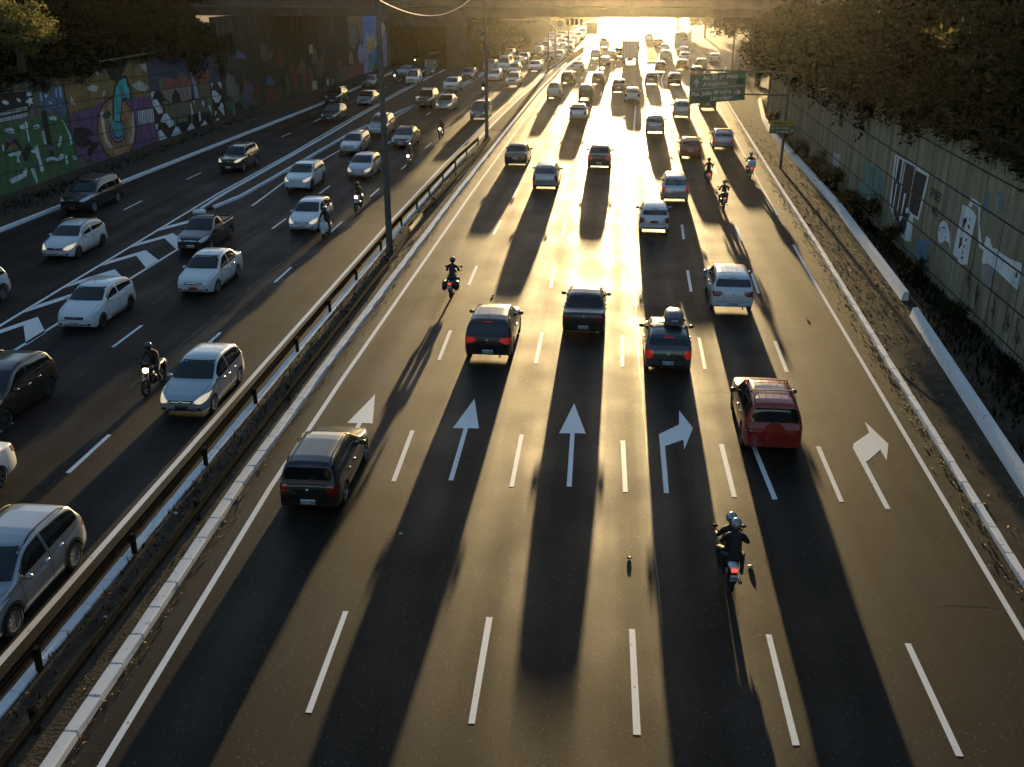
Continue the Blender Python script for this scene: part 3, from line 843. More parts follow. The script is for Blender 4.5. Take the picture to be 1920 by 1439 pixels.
        ('hexagon_mural', 'bone', [(35.07, 1.41),(35.66, 1.37),(35.1, 0.91)]),
        ('hexagon_mural', 'bone', [(37.26, 2.71),(37.82, 3.11),(37.67, 2.59)]),
        ('robot_mural', 'brick', [(25.14, 5.44),(27.96, 4.94),(28.27, 5.5),(29.43, 5.03),(30.52, 4.69),(31.03, 5.37),(33.15, 5.18),(35.1, 5.2),(34.83, 4.01),(30.82, 4.16),(25.18, 4.46)]),
        ('robot_mural', 'pinkgrey', [(24.64, 4.45),(27.76, 4.3),(29.78, 4.21),(30.67, 4.18),(30.5, 3.09),(28.25, 3.04),(26.67, 3.05),(25.25, 3.81)]),
        ('robot_mural', 'black', [(26.78, 3.87),(27.47, 4.27),(28.16, 3.72),(28.34, 3.09),(26.83, 3.09),(26.51, 3.43)]),
        ('robot_mural', 'olive', [(24.72, 3.4),(28.25, 3.04),(34.42, 2.89),(34.35, 1.54),(29.05, 1.78),(26.22, 2.03),(25.03, 2.66)]),
        ('robot_mural', 'lilac', [(31.03, 5.37),(31.52, 4.71),(31.87, 3.81),(32.02, 2.97),(31.09, 3.02),(30.97, 4.15)]),
        ('robot_mural', 'brown2', [(32.02, 4.29),(34.88, 4.2),(34.58, 2.87),(32.02, 2.97)]),
        ('robot_mural', 'black', [(26.32, 1.9),(29.05, 1.78),(32.11, 1.69),(34.33, 1.47),(34.51, 0.93),(29.76, 1.12),(26.83, 1.22)]),
        ('robot_mural', 'leaf', [(24.66, 5.37),(25.19, 5.38),(25.32, 4.5),(24.66, 4.51)]),
        ('robot_mural', 'leaf', [(24.75, 3.51),(25.57, 3.54),(25.9, 3.26),(25.17, 3.11)]),
        ('robot_mural', 'leaf', [(26.48, 1.93),(26.83, 1.92),(26.71, 1.3),(26.42, 1.28)]),
        ('robot_mural', 'leaf', [(27.14, 1.78),(29.17, 1.7),(29.14, 1.33),(27.19, 1.47)]),
        ('robot_mural', 'leaf', [(29.94, 1.72),(30.23, 1.68),(30.2, 1.06),(29.9, 1.1)]),
        ('robot_mural', 'leaf', [(28.29, 5.56),(28.58, 5.59),(29.99, 4.92),(29.81, 4.82)]),
        ('robot_mural', 'leaf', [(34.06, 2.8),(34.68, 2.67),(34.74, 1.16),(34.24, 1.16)]),
        ('robot_mural', 'bone', [(30.0, 2.71),(30.24, 2.74),(30.4, 1.72),(30.08, 1.7)]),
        ('robot_mural', 'bone', [(31.59, 1.82),(31.91, 1.81),(31.91, 1.02),(31.43, 0.99)]),
        ('robot_mural', 'bone', [(32.54, 2.6),(32.95, 2.61),(32.97, 2.16),(32.66, 2.2)]),
        ('robot_mural', 'bone', [(33.86, 2.12),(34.18, 2.08),(34.41, 1.46),(34.09, 1.5)]),
        ('robot_mural', 'bone', [(30.76, 2.93),(31.07, 2.96),(30.89, 2.6)]),
    ],
    'T': [
        ('faded_mural', 'redbrown', [(10.83, 2.35),(12.72, 2.0),(13.82, 0.68),(12.22, -0.04),(10.3, 0.2)]),
        ('faded_mural', 'redbrown', [(21.51, 2.69),(23.83, 2.47),(23.73, -0.13),(21.36, -0.03)]),
        ('faded_mural', 'brick', [(35.32, 2.14),(43.18, 2.02),(43.63, 0.2),(34.89, 0.05)]),
        ('faded_mural', 'darkgreen', [(33.0, 1.81),(35.11, 1.8),(34.71, -0.11),(32.58, -0.16)]),
        ('faded_mural', 'orange', [(38.3, 3.85),(39.76, 3.66),(39.79, 2.3),(38.29, 2.33)]),
        ('faded_mural', 'lilac', [(43.36, 4.6),(44.45, 3.6),(44.29, 1.93),(42.55, 2.07),(41.72, 3.43)]),
        ('faded_mural', 'smoke', [(38.7, 7.28),(42.29, 7.11),(42.5, 5.02),(40.42, 3.88),(38.81, 4.89)]),
        ('faded_mural', 'plaster', [(24.07, 5.67),(25.24, 5.55),(25.26, 4.54),(23.85, 4.69)]),
        ('faded_mural', 'plaster', [(24.11, 1.55),(25.81, 1.47),(25.58, 0.41),(24.09, 0.41)]),
        ('faded_mural', 'plaster', [(29.4, 1.46),(30.15, 1.22),(29.72, 0.49),(28.96, 0.65)]),
        ('faded_mural', 'smoke', [(30.65, 1.08),(32.29, 1.1),(31.59, 0.38),(30.91, 0.37)]),
        ('faded_mural', 'ochre', [(38.33, 8.34),(44.38, 8.2),(44.38, 4.9),(43.36, 4.6),(42.6, 7.1),(38.43, 7.38)]),
        ('blue_mural', 'skyblue', [(44.76, 8.18),(52.2, 7.94),(52.16, 5.79),(50.21, 3.78),(46.97, 4.75),(44.28, 4.36)]),
        ('blue_mural', 'lilac', [(44.28, 4.36),(46.97, 4.75),(50.21, 3.78),(52.45, 4.41),(52.32, -0.32),(44.13, 0.25)]),
        ('blue_mural', 'cream', [(45.52, 4.09),(46.85, 5.88),(47.63, 4.71),(49.55, 5.83),(50.04, 4.75),(51.6, 5.63),(52.02, 4.05),(49.79, 3.42),(49.27, 4.32),(46.59, 4.49)]),
        ('blue_mural', 'gold', [(46.58, 4.44),(49.62, 4.39),(49.43, 3.35),(46.53, 3.31)]),
        ('blue_mural', 'turquoise', [(49.43, 3.35),(51.3, 4.0),(52.66, 3.62),(52.6, 1.25),(48.99, 0.96),(46.19, 0.63),(46.77, 1.92)]),
        ('blue_mural', 'darkgreen', [(47.93, 0.86),(50.57, 1.91),(52.24, 1.28),(52.34, -0.22),(48.13, 0.07)]),
        ('blue_mural', 'darkgreen', [(46.45, 2.89),(47.63, 2.9),(47.27, 1.88),(46.51, 2.32)]),
        ('blue_mural', 'lilac', [(52.87, 4.78),(55.94, 5.49),(55.76, 0.18),(53.15, 0.21)]),
        ('blue_mural', 'cream', [(52.94, 6.14),(54.33, 6.85),(55.63, 5.91),(53.95, 4.72),(52.96, 5.26)]),
        ('blue_mural', 'smoke', [(53.06, 7.82),(56.33, 7.75),(56.16, 6.77),(54.33, 6.85),(52.95, 6.23)]),
    ],
    'R': [
        ('tall_figure_mural', 'white', [(55.49, 4.46),(53.74, 4.51),(51.67, 4.58),(49.28, 4.56),(49.86, 2.18),(50.69, 2.19),(50.58, 1.57),(50.56, 0.89),(51.72, 0.73),(52.01, 0.8),(55.14, 1.79)]),
        ('tall_figure_mural', 'black', [(55.18, 4.39),(51.73, 4.47),(51.75, 3.22),(51.84, 2.27),(51.29, 2.19),(51.6, 1.63),(51.83, 0.91),(52.65, 0.99),(53.08, 1.28),(53.64, 1.33),(54.89, 1.84)]),
        ('tall_figure_mural', 'black', [(51.53, 4.37),(49.58, 4.41),(50.05, 2.31),(50.85, 2.26),(51.73, 2.3),(51.69, 3.33)]),
        ('tall_figure_mural', 'white', [(55.01, 4.33),(54.61, 4.43),(54.7, 3.18),(54.5, 3.18),(53.98, 3.22),(53.96, 4.44),(53.7, 4.45),(53.78, 3.22),(54.82, 3.16)]),
        ('tall_figure_mural', 'white', [(52.84, 2.92),(52.48, 2.96),(52.71, 1.79),(52.88, 1.75)]),
        ('tall_figure_mural', 'white', [(54.5, 3.08),(54.31, 3.1),(54.35, 1.49),(54.55, 1.48)]),
        ('tall_figure_mural', 'white', [(53.48, 4.39),(53.35, 4.39),(53.48, 1.76),(53.68, 1.75)]),
        ('tall_figure_mural', 'white', [(53.04, 1.68),(52.45, 1.78),(52.94, 1.28)]),
        ('tall_figure_mural', 'white', [(52.13, 2.34),(51.52, 2.38),(51.51, 2.14),(52.1, 2.07)]),
        ('teal_smear_mural', 'seagreen', [(61.59, 2.99),(60.62, 3.05),(59.18, 3.07),(57.49, 3.08),(56.5, 2.64),(56.46, 2.32),(56.79, 1.87),(57.28, 0.89),(58.03, 0.84),(58.25, 1.49),(58.94, 1.03),(59.71, 0.94),(60.72, 0.92),(61.47, 0.72),(61.91, 0.87),(61.8, 1.87)]),
        ('teal_smear_mural', 'black', [(59.32, 3.05),(59.1, 3.07),(58.9, 0.96),(59.57, 0.69),(60.72, 0.92),(61.54, 0.54),(62.03, 0.76),(61.79, 0.82),(61.29, 0.72),(60.63, 1.06),(59.48, 0.83),(59.11, 1.03)]),
        ('teal_smear_mural', 'white2', [(70.22, 2.1),(68.0, 2.34),(67.8, 0.97),(69.64, 0.8)]),
        ('ghost_mural', 'white', [(46.62, 2.83),(46.26, 3.03),(45.82, 3.06),(45.28, 2.8),(44.96, 2.52),(44.68, 2.17),(45.05, 2.28),(45.51, 2.29),(45.87, 2.11),(46.15, 1.98),(46.53, 2.01),(46.77, 2.35)]),
        ('ghost_mural', 'black', [(46.4, 2.68),(46.03, 2.81),(45.66, 2.77),(45.75, 2.72),(46.04, 2.74),(46.29, 2.66)]),
        ('ghost_mural', 'black', [(46.54, 2.65),(46.41, 2.63),(46.43, 2.48),(46.55, 2.48)]),
        ('ghost_mural', 'black', [(45.71, 2.4),(45.6, 2.45),(45.57, 2.36),(45.65, 2.33)]),
        ('robot_mural', 'white', [(44.22, 4.21),(43.58, 4.27),(42.88, 4.26),(42.34, 4.12),(42.39, 3.71),(42.45, 3.09),(42.37, 2.03),(42.92, 1.91),(43.07, 1.8),(43.62, 1.85),(43.58, 1.97),(44.33, 1.97),(44.35, 2.4),(44.2, 3.31)]),
        ('robot_mural', 'black', [(43.78, 3.68),(43.5, 3.83),(43.32, 3.69),(43.51, 3.47),(43.52, 3.3),(43.75, 3.35)]),
        ('robot_mural', 'black', [(43.13, 3.88),(42.91, 3.85),(43.01, 3.76)]),
        ('robot_mural', 'black', [(43.15, 3.56),(42.94, 3.63),(42.85, 3.46),(43.04, 3.45)]),
        ('robot_mural', 'black', [(43.75, 2.86),(43.51, 2.99),(43.42, 2.64),(43.61, 2.41),(43.76, 2.41)]),
        ('robot_mural', 'black', [(43.14, 2.98),(42.86, 3.02),(43.02, 2.85)]),
        ('robot_mural', 'black', [(43.24, 2.69),(42.94, 2.7),(43.17, 2.56)]),
        ('robot_mural', 'black', [(43.27, 2.37),(42.98, 2.41),(43.18, 2.29)]),
        ('robot_mural', 'black', [(43.25, 2.15),(42.98, 2.22),(42.98, 2.12),(43.21, 2.07)]),
        ('robot_mural', 'black', [(43.24, 3.26),(42.96, 3.3),(43.09, 3.17)]),
        ('robot_mural', 'white', [(43.46, 4.31),(43.31, 4.69),(42.76, 4.75),(42.1, 4.68),(42.02, 4.26),(41.65, 3.76),(41.18, 3.22),(41.48, 3.08),(41.9, 3.69),(42.3, 4.52),(43.02, 4.52),(43.02, 4.34)]),
        ('arm_mural', 'white', [(41.52, 3.07),(41.31, 3.29),(40.92, 3.26),(40.91, 3.66),(40.46, 3.67),(40.05, 3.39),(39.53, 3.47),(39.34, 3.42),(38.11, 3.45),(37.09, 3.58),(36.88, 3.25),(36.84, 2.82),(37.02, 2.57),(38.34, 2.64),(39.55, 2.7),(40.18, 2.71),(40.72, 2.53),(40.88, 2.58),(40.9, 3.04)]),
        ('arm_mural', 'black', [(37.44, 3.15),(37.26, 3.17),(37.23, 2.97),(37.42, 2.95)]),
        ('arm_mural', 'grey', [(40.8, 2.51),(40.09, 2.71),(39.54, 2.67),(39.47, 1.89),(40.59, 1.77)]),
        ('arm_mural', 'blue2', [(41.87, 5.19),(41.49, 5.33),(41.46, 4.77),(41.11, 4.46),(41.44, 4.39),(41.79, 4.7)]),
        ('arm_mural', 'blue2', [(40.77, 5.48),(40.04, 5.54),(39.91, 4.99),(40.17, 4.68),(40.3, 5.4)]),
        ('teal_smear_mural', 'blue2', [(49.7, 1.27),(47.62, 1.77),(47.32, 0.55),(47.87, 0.4),(48.42, 0.67),(49.45, 0.59)]),
    ],
}

# ------------------------------------------------------------------ retaining walls with painted panels
PCOL = {
    'green': (0.045, 0.115, 0.045), 'black': (0.012, 0.012, 0.014), 'bone': (0.55, 0.58, 0.62), 'steelblue': (0.07, 0.12, 0.20), 'paleblue': (0.35, 0.45, 0.55),
    'mint': (0.42, 0.58, 0.58), 'ochre': (0.20, 0.125, 0.045), 'plum': (0.13, 0.065, 0.15), 'plum2': (0.22, 0.16, 0.28), 'plaster': (0.42, 0.38, 0.32),
    'wood': (0.27, 0.13, 0.06), 'wood2': (0.33, 0.19, 0.10), 'palewood': (0.52, 0.42, 0.36), 'teal': (0.06, 0.30, 0.29), 'darkteal': (0.03, 0.12, 0.11),
    'smoke': (0.13, 0.125, 0.12), 'navy': (0.030, 0.045, 0.085), 'brick': (0.23, 0.075, 0.05), 'pinkgrey': (0.24, 0.16, 0.15), 'olive': (0.10, 0.10, 0.065),
    'lilac': (0.30, 0.29, 0.42), 'brown2': (0.13, 0.085, 0.05), 'leaf': (0.08, 0.16, 0.07), 'redbrown': (0.13, 0.035, 0.025), 'darkgreen': (0.04, 0.10, 0.055),
    'orange': (0.36, 0.16, 0.08), 'skyblue': (0.12, 0.22, 0.46), 'cream': (0.52, 0.44, 0.32), 'gold': (0.46, 0.31, 0.06), 'turquoise': (0.05, 0.26, 0.34),
    'white': (0.62, 0.66, 0.68), 'white2': (0.36, 0.38, 0.38), 'grey': (0.24, 0.24, 0.24), 'seagreen': (0.07, 0.19, 0.16), 'blue2': (0.07, 0.16, 0.22),
}


def wall_paint(c):
    col = PCOL[c]
    # sprayed paint, uneven in tone and streaked by run-off
    return noisy('wall_paint_' + c, tuple(0.55 * x + 0.015 for x in col), tuple(min(.8, 1.6 * x) for x in col), 1.5, 0.8, 9, 0.15, 24, c3=tuple(1.15 * x for x in col), stretch=(1.5, 1.5, 0.45), lo=0.30, hi=0.66)


def clip_rect(poly, s0, s1, lo, hi):
    """Clip an outline to one wall panel; lo(s), hi(s) are its sloping lower and upper edges."""
    def cut(p, inside, meet):
        r = []
        for i in range(len(p)):
            a, c = p[i - 1], p[i]
            ia, ic = inside(a), inside(c)
            if ic:
                if not ia:
                    r.append(meet(a, c))
                r.append(c)
            elif ia:
                r.append(meet(a, c))
        return r

    def by(g):
        def meet(a, c):
            ga, gc = g(a), g(c)
            t = ga / (ga - gc)
            return (a[0] + (c[0] - a[0]) * t, a[1] + (c[1] - a[1]) * t)
        return lambda p: cut(p, lambda q: g(q) >= 0, meet) if p else p
    for g in (lambda q: q[0] - s0, lambda q: s1 - q[0], lambda q: q[1] - lo(q[0]), lambda q: hi(q[0]) - q[1]):
        poly = by(g)(poly)
    return poly


def panel_wall(name, to_world, cols, rows, slope, s_ref, top, material, murals, core, label, relief=0.05, bottom=-0.3, mats=None, gap=0.028):
    """Concrete panels with recessed joints, each panel an object; paint lies 3 mm proud of the panels and stops at the joints."""
    root = core
    rects = []
    G_ = gap
    for s0, s1 in zip(cols, cols[1:]):
        for r0, r1 in zip(rows, rows[1:]):
            lo = lambda s, r=r0: max(bottom, r + slope * (s - s_ref)) + G_
            hi = lambda s, r=r1: min(top(s), r + slope * (s - s_ref)) - G_
            a, c = s0 + G_, s1 - G_
            if hi(a) - lo(a) < 0.08 and hi(c) - lo(c) < 0.08:
                continue
            if hi(a) <= lo(a) or hi(c) <= lo(c):
                continue
            q = MB()
            d = random.uniform(-0.006, 0.006)
            P = [(a, lo(a)), (c, lo(c)), (c, hi(c)), (a, hi(a))]
            fr = [to_world(s, z, relief + d) for s, z in P]
            bk = [to_world(s, z, 0.0) for s, z in P]
            q.face(fr)
            for i in range(4):
                j = (i + 1) % 4
                q.face([bk[i], bk[j], fr[j], fr[i]])
            q.obj('panel', random.choice(mats or [material]), root)
            rects.append((a, c, lo, hi, relief + d))
    figs = {}
    order = {}
    for k_, (fig, col, poly) in enumerate(murals):
        figs.setdefault((fig, k_ if fig in ('faded_mural', 'teal_smear_mural') else 0), []).append((col, poly))
    depth = 0
    for (fig, _), items in figs.items():
        cols_used = sorted({c for c, _ in items})
        q = MB()
        lay = 0
        for c, poly in items:
            depth += 1
            for (a, e, lo, hi, d) in rects:
                if max(p[0] for p in poly) < a or min(p[0] for p in poly) > e:
                    continue
                cp = clip_rect(list(poly), a, e, lo, hi)
                if len(cp) >= 3:
                    q.face([to_world(s, z, d + 0.003 + 0.0004 * depth) for s, z in cp], cols_used.index(c))
        if q.f:
            q.obj(fig, [wall_paint(c) for c in cols_used], root)
    return root


def streaky(name, c1, c2, c3):
    """Weathered concrete with vertical run-off streaks."""
    m = noisy(name, c1, c2, 1.0, 0.9, 7, 0.2, 20, c3=c3, stretch=(1.6, 1.6, 0.22), lo=0.3, hi=0.72)
    return m


W_GREY = [streaky('wall_panel_grey_%d' % i, (0.12 + 0.014 * i, 0.108 + 0.014 * i, 0.066), (0.38, 0.345, 0.235), (0.24, 0.215, 0.14)) for i in range(3)]
W_OCHRE = [streaky('wall_panel_plaster_%d' % i, (0.06, 0.052, 0.038), (0.26, 0.24, 0.2), (0.13, 0.115, 0.085)) for i in range(2)]
W_SOOT = [streaky('wall_panel_soot_%d' % i, (0.022, 0.021, 0.014), (0.10, 0.085, 0.055), (0.045, 0.040, 0.026)) for i in range(3)]


def plane_map(p0, p1, side):
    d = Vector((p1[0] - p0[0], p1[1] - p0[1], 0)).normalized()
    n = Vector((d.y, -d.x, 0)) * side
    return lambda s, z, o: Vector((p0[0], p0[1], z)) + d * s + n * o


def slab(to_world, s0, s1, z0, z1, thick, material, name, label, cat):
    q = MB()
    P = [(s0, z0), (s1, z0), (s1, z1), (s0, z1)]
    f = [to_world(s, z, 0.0) for s, z in P]
    k = [to_world(s, z, -thick) for s, z in P]
    q.face(f)
    q.face(k[::-1])
    for i in range(4):
        j = (i + 1) % 4
        q.face([k[i], k[j], f[j], f[i]])
    return tag(q.obj(name, material), label, cat, kind='thing')


JOINT = mat('joint_shadow_gap', (0.018, 0.016, 0.013), 0.95)
tw = plane_map(*WALL_L, 1)
core = slab(tw, -40, 38.0, -0.4, 7.35, 0.5, JOINT, 'retaining_wall', 'long concrete panel wall covered in colourful graffiti murals', 'wall')
panel_wall('retaining_wall', tw, [2.65 * k - 7.95 for k in range(4)] + [2.6 * k + 2.6 for k in range(0, 14)] + [38.0], [5.8 + 1.24 * k for k in range(-6, 4)], -0.045, 22.5,
           lambda s: 7.5 if s > 12 else 7.2, W_OCHRE[0], MURALS['L'], core, '', mats=W_OCHRE)
tw2 = plane_map(*WALL_T, 1)
rf = random.Random(12)
for k in range(34):
    cs, cz, ws, hs = rf.uniform(1, 43), rf.triangular(0.5, 6.5, 1.2), rf.uniform(.4, 1.9), rf.uniform(.5, 1.9)
    pl = []
    for j in range(9):
        a_ = 2 * math.pi * j / 9
        rr_ = rf.uniform(.3, 1.15)
        pl.append((cs + ws * rr_ * math.cos(a_), cz + hs * rr_ * math.sin(a_)))
    MURALS['T'].insert(0, ('faded_mural', rf.choice(['smoke', 'redbrown', 'olive', 'darkgreen', 'brown2', 'smoke', 'steelblue', 'brown2', 'olive', 'plum']), pl))
core = slab(tw2, 0.3, 56.5, -0.4, 9.6, 0.6, JOINT, 'abutment_wall', 'tall sooty wall with faded murals carrying the viaduct end', 'wall')
panel_wall('abutment_wall', tw2, [0.3 + 3.75 * k for k in range(12)] + [44.6, 52.4, 56.45], [-0.3, 2.2, 4.6, 7.0, 9.55], 0.0, 0, lambda s: 9.6, W_SOOT[0], MURALS['T'], core, '', relief=0.04, mats=W_SOOT)
twr = lambda s, z, o: Vector((15.5 - o, s, z))
core = slab(twr, 14.0, 102.0, -0.3, 7.3, 0.5, JOINT, 'retaining_wall', 'grey concrete panel wall with white and black figures beside the pavement', 'wall')
panel_wall('retaining_wall', twr, [39.4 + 2.45 * k for k in range(-9, 26)], [-0.9, 0.4, 1.81, 3.23, 4.6, 6.0, 7.4], 0.0, 0, lambda s: 7.3, W_GREY[0], MURALS['R'], core, '', relief=0.022, mats=W_GREY, gap=0.042)
# lettering sprayed on the grey wall
INK = mat('spray_ink', (0.014, 0.013, 0.012), 0.8)
INK2 = mat('spray_ink_pale', (0.30, 0.26, 0.30), 0.8)


def wall_text(txt, y, z, size, material, shear=0.0):
    cu = bpy.data.curves.new('tag_text', 'FONT')
    cu.body = txt
    cu.size = size
    cu.align_x = 'CENTER'
    cu.shear = shear
    cu.offset = 0.012
    o = bpy.data.objects.new('tag_text', cu)
    COL.objects.link(o)
    bpy.context.view_layer.update()
    me = bpy.data.meshes.new_from_object(o)
    bpy.data.objects.remove(o)
    me.materials.clear()
    me.materials.append(material)
    p = put(me, 'sprayed_lettering', core)
    p.location = (15.462, y, z)
    p.rotation_euler = (R(90), 0, R(-90))
    return p


wall_text('SPIBES', 47.9, 3.65, 0.62, INK, 0.15)
wall_text('NO', 47.6, 2.95, 0.62, INK)
wall_text('GAXO', 34.4, 0.9, 0.5, INK2, 0.2)
for yy, zz in ((40.6, 0.65), (38.9, 0.75), (37.4, 0.6), (36.2, 0.5), (41.8, 0.9)):
    q = MB()
    for k in range(4):
        yk = yy + random.uniform(-0.25, 0.25)
        zk = zz + random.uniform(-0.1, 0.4)
        h = random.uniform(0.25, 0.9)
        w = random.uniform(0.02, 0.035)
        x_ = 15.464 - 0.0006 * k
        q.face([(x_, yk + w, zk), (x_, yk - w, zk), (x_, yk - w + 0.1, zk + h), (x_, yk + w + 0.1, zk + h)])
        q.face([(x_ - .0003, yk + 0.18, zk + h * 0.5), (x_ - .0003, yk - 0.14, zk + h * 0.4), (x_ - .0003, yk - 0.14, zk + h * 0.4 + 0.05), (x_ - .0003, yk + 0.18, zk + h * 0.5 + 0.05)])
    q.obj('sprayed_scribble', INK, core)

# low white barrier walls along the pavement
for tab, lab in (([(12, 11.2), (25, 11.85), (41.0, 12.98)], 'low whitewashed barrier wall with pointed end, nearer of two'),
                 ([(43.2, 13.2), (62, 14.06), (78, 14.3), (93, 14.5), (100, 14.9), (116, 16.6)], 'low whitewashed barrier wall running past the sign post')):
    q = MB()
    n = len(tab)
    for (y0, x0), (y1, x1) in zip(tab, tab[1:]):
        k = max(1, int((y1 - y0) / 2.0))
        for i in range(k):
            a, c = i / k, (i + 1) / k
            xa, ya, xc, yc = x0 + (x1 - x0) * a, y0 + (y1 - y0) * a, x0 + (x1 - x0) * c, y0 + (y1 - y0) * c
            A = [(xa, ya, 0.0), (xa + 0.1, ya, 0.5), (xa + 0.3, ya, 0.52), (xa + 0.36, ya, 0.0)]
            B_ = [(xc, yc, 0.0), (xc + 0.1, yc, 0.5), (xc + 0.3, yc, 0.52), (xc + 0.36, yc, 0.0)]
            for j in range(3):
                q.face([A[j], A[j + 1], B_[j + 1], B_[j]])
            if ya == tab[0][0]:
                q.face(A)
            if yc == tab[-1][0]:
                q.face(B_[::-1])
    tag(q.obj('barrier_wall', KERB_W), lab, 'wall', kind='thing')

# ------------------------------------------------------------------ the viaduct across the road
via = empty('viaduct', (-8, 116, 0), label='broad concrete viaduct crossing high over all lanes', cat='viaduct')
DZ = 9.25


def vbox(name, x0, x1, y0, y1, z0, z1, m, ch=0.05):
    q = MB()
    q.cbox(x0 + 8, x1 + 8, y0 - 116, y1 - 116, z0, z1, ch)
    return q.obj(name, m, via)


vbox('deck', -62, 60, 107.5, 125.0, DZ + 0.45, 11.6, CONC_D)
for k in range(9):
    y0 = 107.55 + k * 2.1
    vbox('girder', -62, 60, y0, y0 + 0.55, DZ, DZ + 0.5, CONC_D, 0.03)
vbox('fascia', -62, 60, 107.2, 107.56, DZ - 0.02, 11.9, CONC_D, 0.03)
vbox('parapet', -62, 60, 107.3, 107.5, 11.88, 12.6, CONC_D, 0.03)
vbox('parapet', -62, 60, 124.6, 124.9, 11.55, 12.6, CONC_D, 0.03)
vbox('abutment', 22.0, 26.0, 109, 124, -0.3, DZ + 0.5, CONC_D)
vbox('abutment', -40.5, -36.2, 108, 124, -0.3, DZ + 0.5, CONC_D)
# downpipe brackets and a service duct under the edge
q = MB()
q.tube([(-50 + 8, -9.1, DZ + 0.9), (50 + 8, -9.1, DZ + 0.9)], 0.09, 8)
q.obj('service_pipe', POLE_M, via)

# tunnel under the hill on the left, taken by the outer lanes
tun = empty('tunnel', (-28.5, 152, 0), label='dark road tunnel mouth beside the blue mural', cat='tunnel')
q = MB()
q.cbox(-9, -4.1, 0.5, 60, -0.2, 7.2, 0.05)
q.obj('side_wall', CONC_D, tun)
q = MB()
q.cbox(4.3, 7.5, 0, 60, -0.2, 7.2, 0.05)
q.obj('side_wall', CONC_D, tun)
q = MB()
q.cbox(-9, 7.6, 0.2, 60, 6.2, 8.2, 0.05)
q.obj('roof_slab', CONC_D, tun)
q = MB()
q.cbox(-9, 7.6, -0.3, 0.25, 5.9, 7.6, 0.04)
q.obj('portal_beam', CONC_D, tun)
q = MB()
q.cbox(-9, 7.6, 59.5, 61, -0.2, 8.0, 0.05)
q.obj('sun_block_wall', CONC_D, tun)  # made-up closure of the far end, added to keep sunlight out of the tunnel

# the second viaduct, from whose parapet the road is seen
vb = empty('viaduct', (0, -9, 0), label='concrete viaduct whose parapet the view is taken from', cat='viaduct')
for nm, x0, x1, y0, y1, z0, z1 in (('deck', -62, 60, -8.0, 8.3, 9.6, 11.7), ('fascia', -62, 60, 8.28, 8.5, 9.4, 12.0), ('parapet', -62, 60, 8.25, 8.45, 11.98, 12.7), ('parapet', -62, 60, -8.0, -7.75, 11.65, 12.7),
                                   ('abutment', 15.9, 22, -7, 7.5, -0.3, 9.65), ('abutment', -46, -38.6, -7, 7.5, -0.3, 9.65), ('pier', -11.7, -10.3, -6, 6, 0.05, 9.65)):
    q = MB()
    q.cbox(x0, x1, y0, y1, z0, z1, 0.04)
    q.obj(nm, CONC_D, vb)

# ------------------------------------------------------------------ guard rails, posts, poles, signs
def guard_rail(name, path, face, z0, h, post_ys, label, material, post_m, special=None):
    """W-beam on posts. FACE +1: the corrugation faces +X."""
    root = empty(name, (path[0][1], path[0][0], 0.09), label=label, cat='guard rail')
    ox, oy = root.location.x, root.location.y
    prof = [(0.0, 0.0), (0.02, 0.03), (0.075, 0.08), (0.075, 0.115), (0.02, 0.15), (0.02, 0.17), (0.075, 0.205), (0.075, 0.24), (0.02, 0.29), (0.0, 0.32)]
    Y = [p[0] for p in path]
    y, y1 = Y[0], Y[-1]
    seg = 0
    while y < y1 - 0.2:
        ye = min(y + 4.0, y1)
        q = MB()
        xa_, xb_ = interp(path, y), interp(path, ye)
        dz_ = random.uniform(-.004, .004)
        loop = prof + [(o - 0.006, z_) for o, z_ in prof[::-1]]
        m_ = len(loop)
        for yy, x in ((y, xa_), (ye, xb_)):
            zz = z0 + interp(special or [(0, 0)], yy) + dz_
            q.v += [(x - ox + face * o, yy - oy, zz + z_ * h / 0.32 - 0.09) for o, z_ in loop]
        for j in range(m_):
            k = (j + 1) % m_
            q.f.append((j, k, k + m_, j + m_) if face > 0 else (j, j + m_, k + m_, k))
            q.m.append(0)
        q.f += [tuple(range(m_)), tuple(range(m_, 2 * m_))]
        q.m += [0, 0]
        yel = 50.5 <= (y + ye) / 2 <= 57 and material is RUST and face > 0
        q.obj('rail_section', YELLOW if yel else material, root, 20)
        y = ye + 0.003
    pm = MB()
    pm.cbox(-0.05, 0.05, -0.07, 0.07, -0.12, 0.62, 0.01)
    pm.cbox(-0.04, 0.10 , -0.05, 0.05, 0.36, 0.56, 0.01)
    pme = pm.mesh('post', post_m)
    for yy in post_ys:
        o = put(pme, 'post', root)
        o.location = (interp(path, yy) - ox - face * 0.09, yy - oy, -0.02)
        o.rotation_euler = (random.uniform(-.03, .03), random.uniform(-.04, .04), 0 if face > 0 else math.pi)
    return root


guard_rail('guard_rail', [(8, -11.46), (18, -11.5), (38, -11.62), (55, -11.6), (75, -11.2), (84, -10.75)], -1, 0.42, 0.31, [11.5, 15.7, 20.2, 25, 29.5, 34.4, 39.2, 43.9, 49.2, 54.7, 59, 63, 68, 73, 78, 83],
           'sooty steel guard rail on posts facing the oncoming lanes', RUST, RUST)
guard_rail('guard_rail', [(8, -10.40), (28, -10.42), (46, -10.38), (50, -10.44), (54, -10.66), (58, -10.52), (66, -10.3), (76, -10.08), (85, -9.95)], 1, 0.30, 0.28, [14, 22, 30, 38, 46, 53.5, 60, 68, 76, 83],
           'rusty guard rail with a bent yellow stretch beside the sunlit lanes', RUST, RUST, [(0, 0), (48, 0), (52, 0.1), (55, 0.02), (58, 0), (90, 0)])


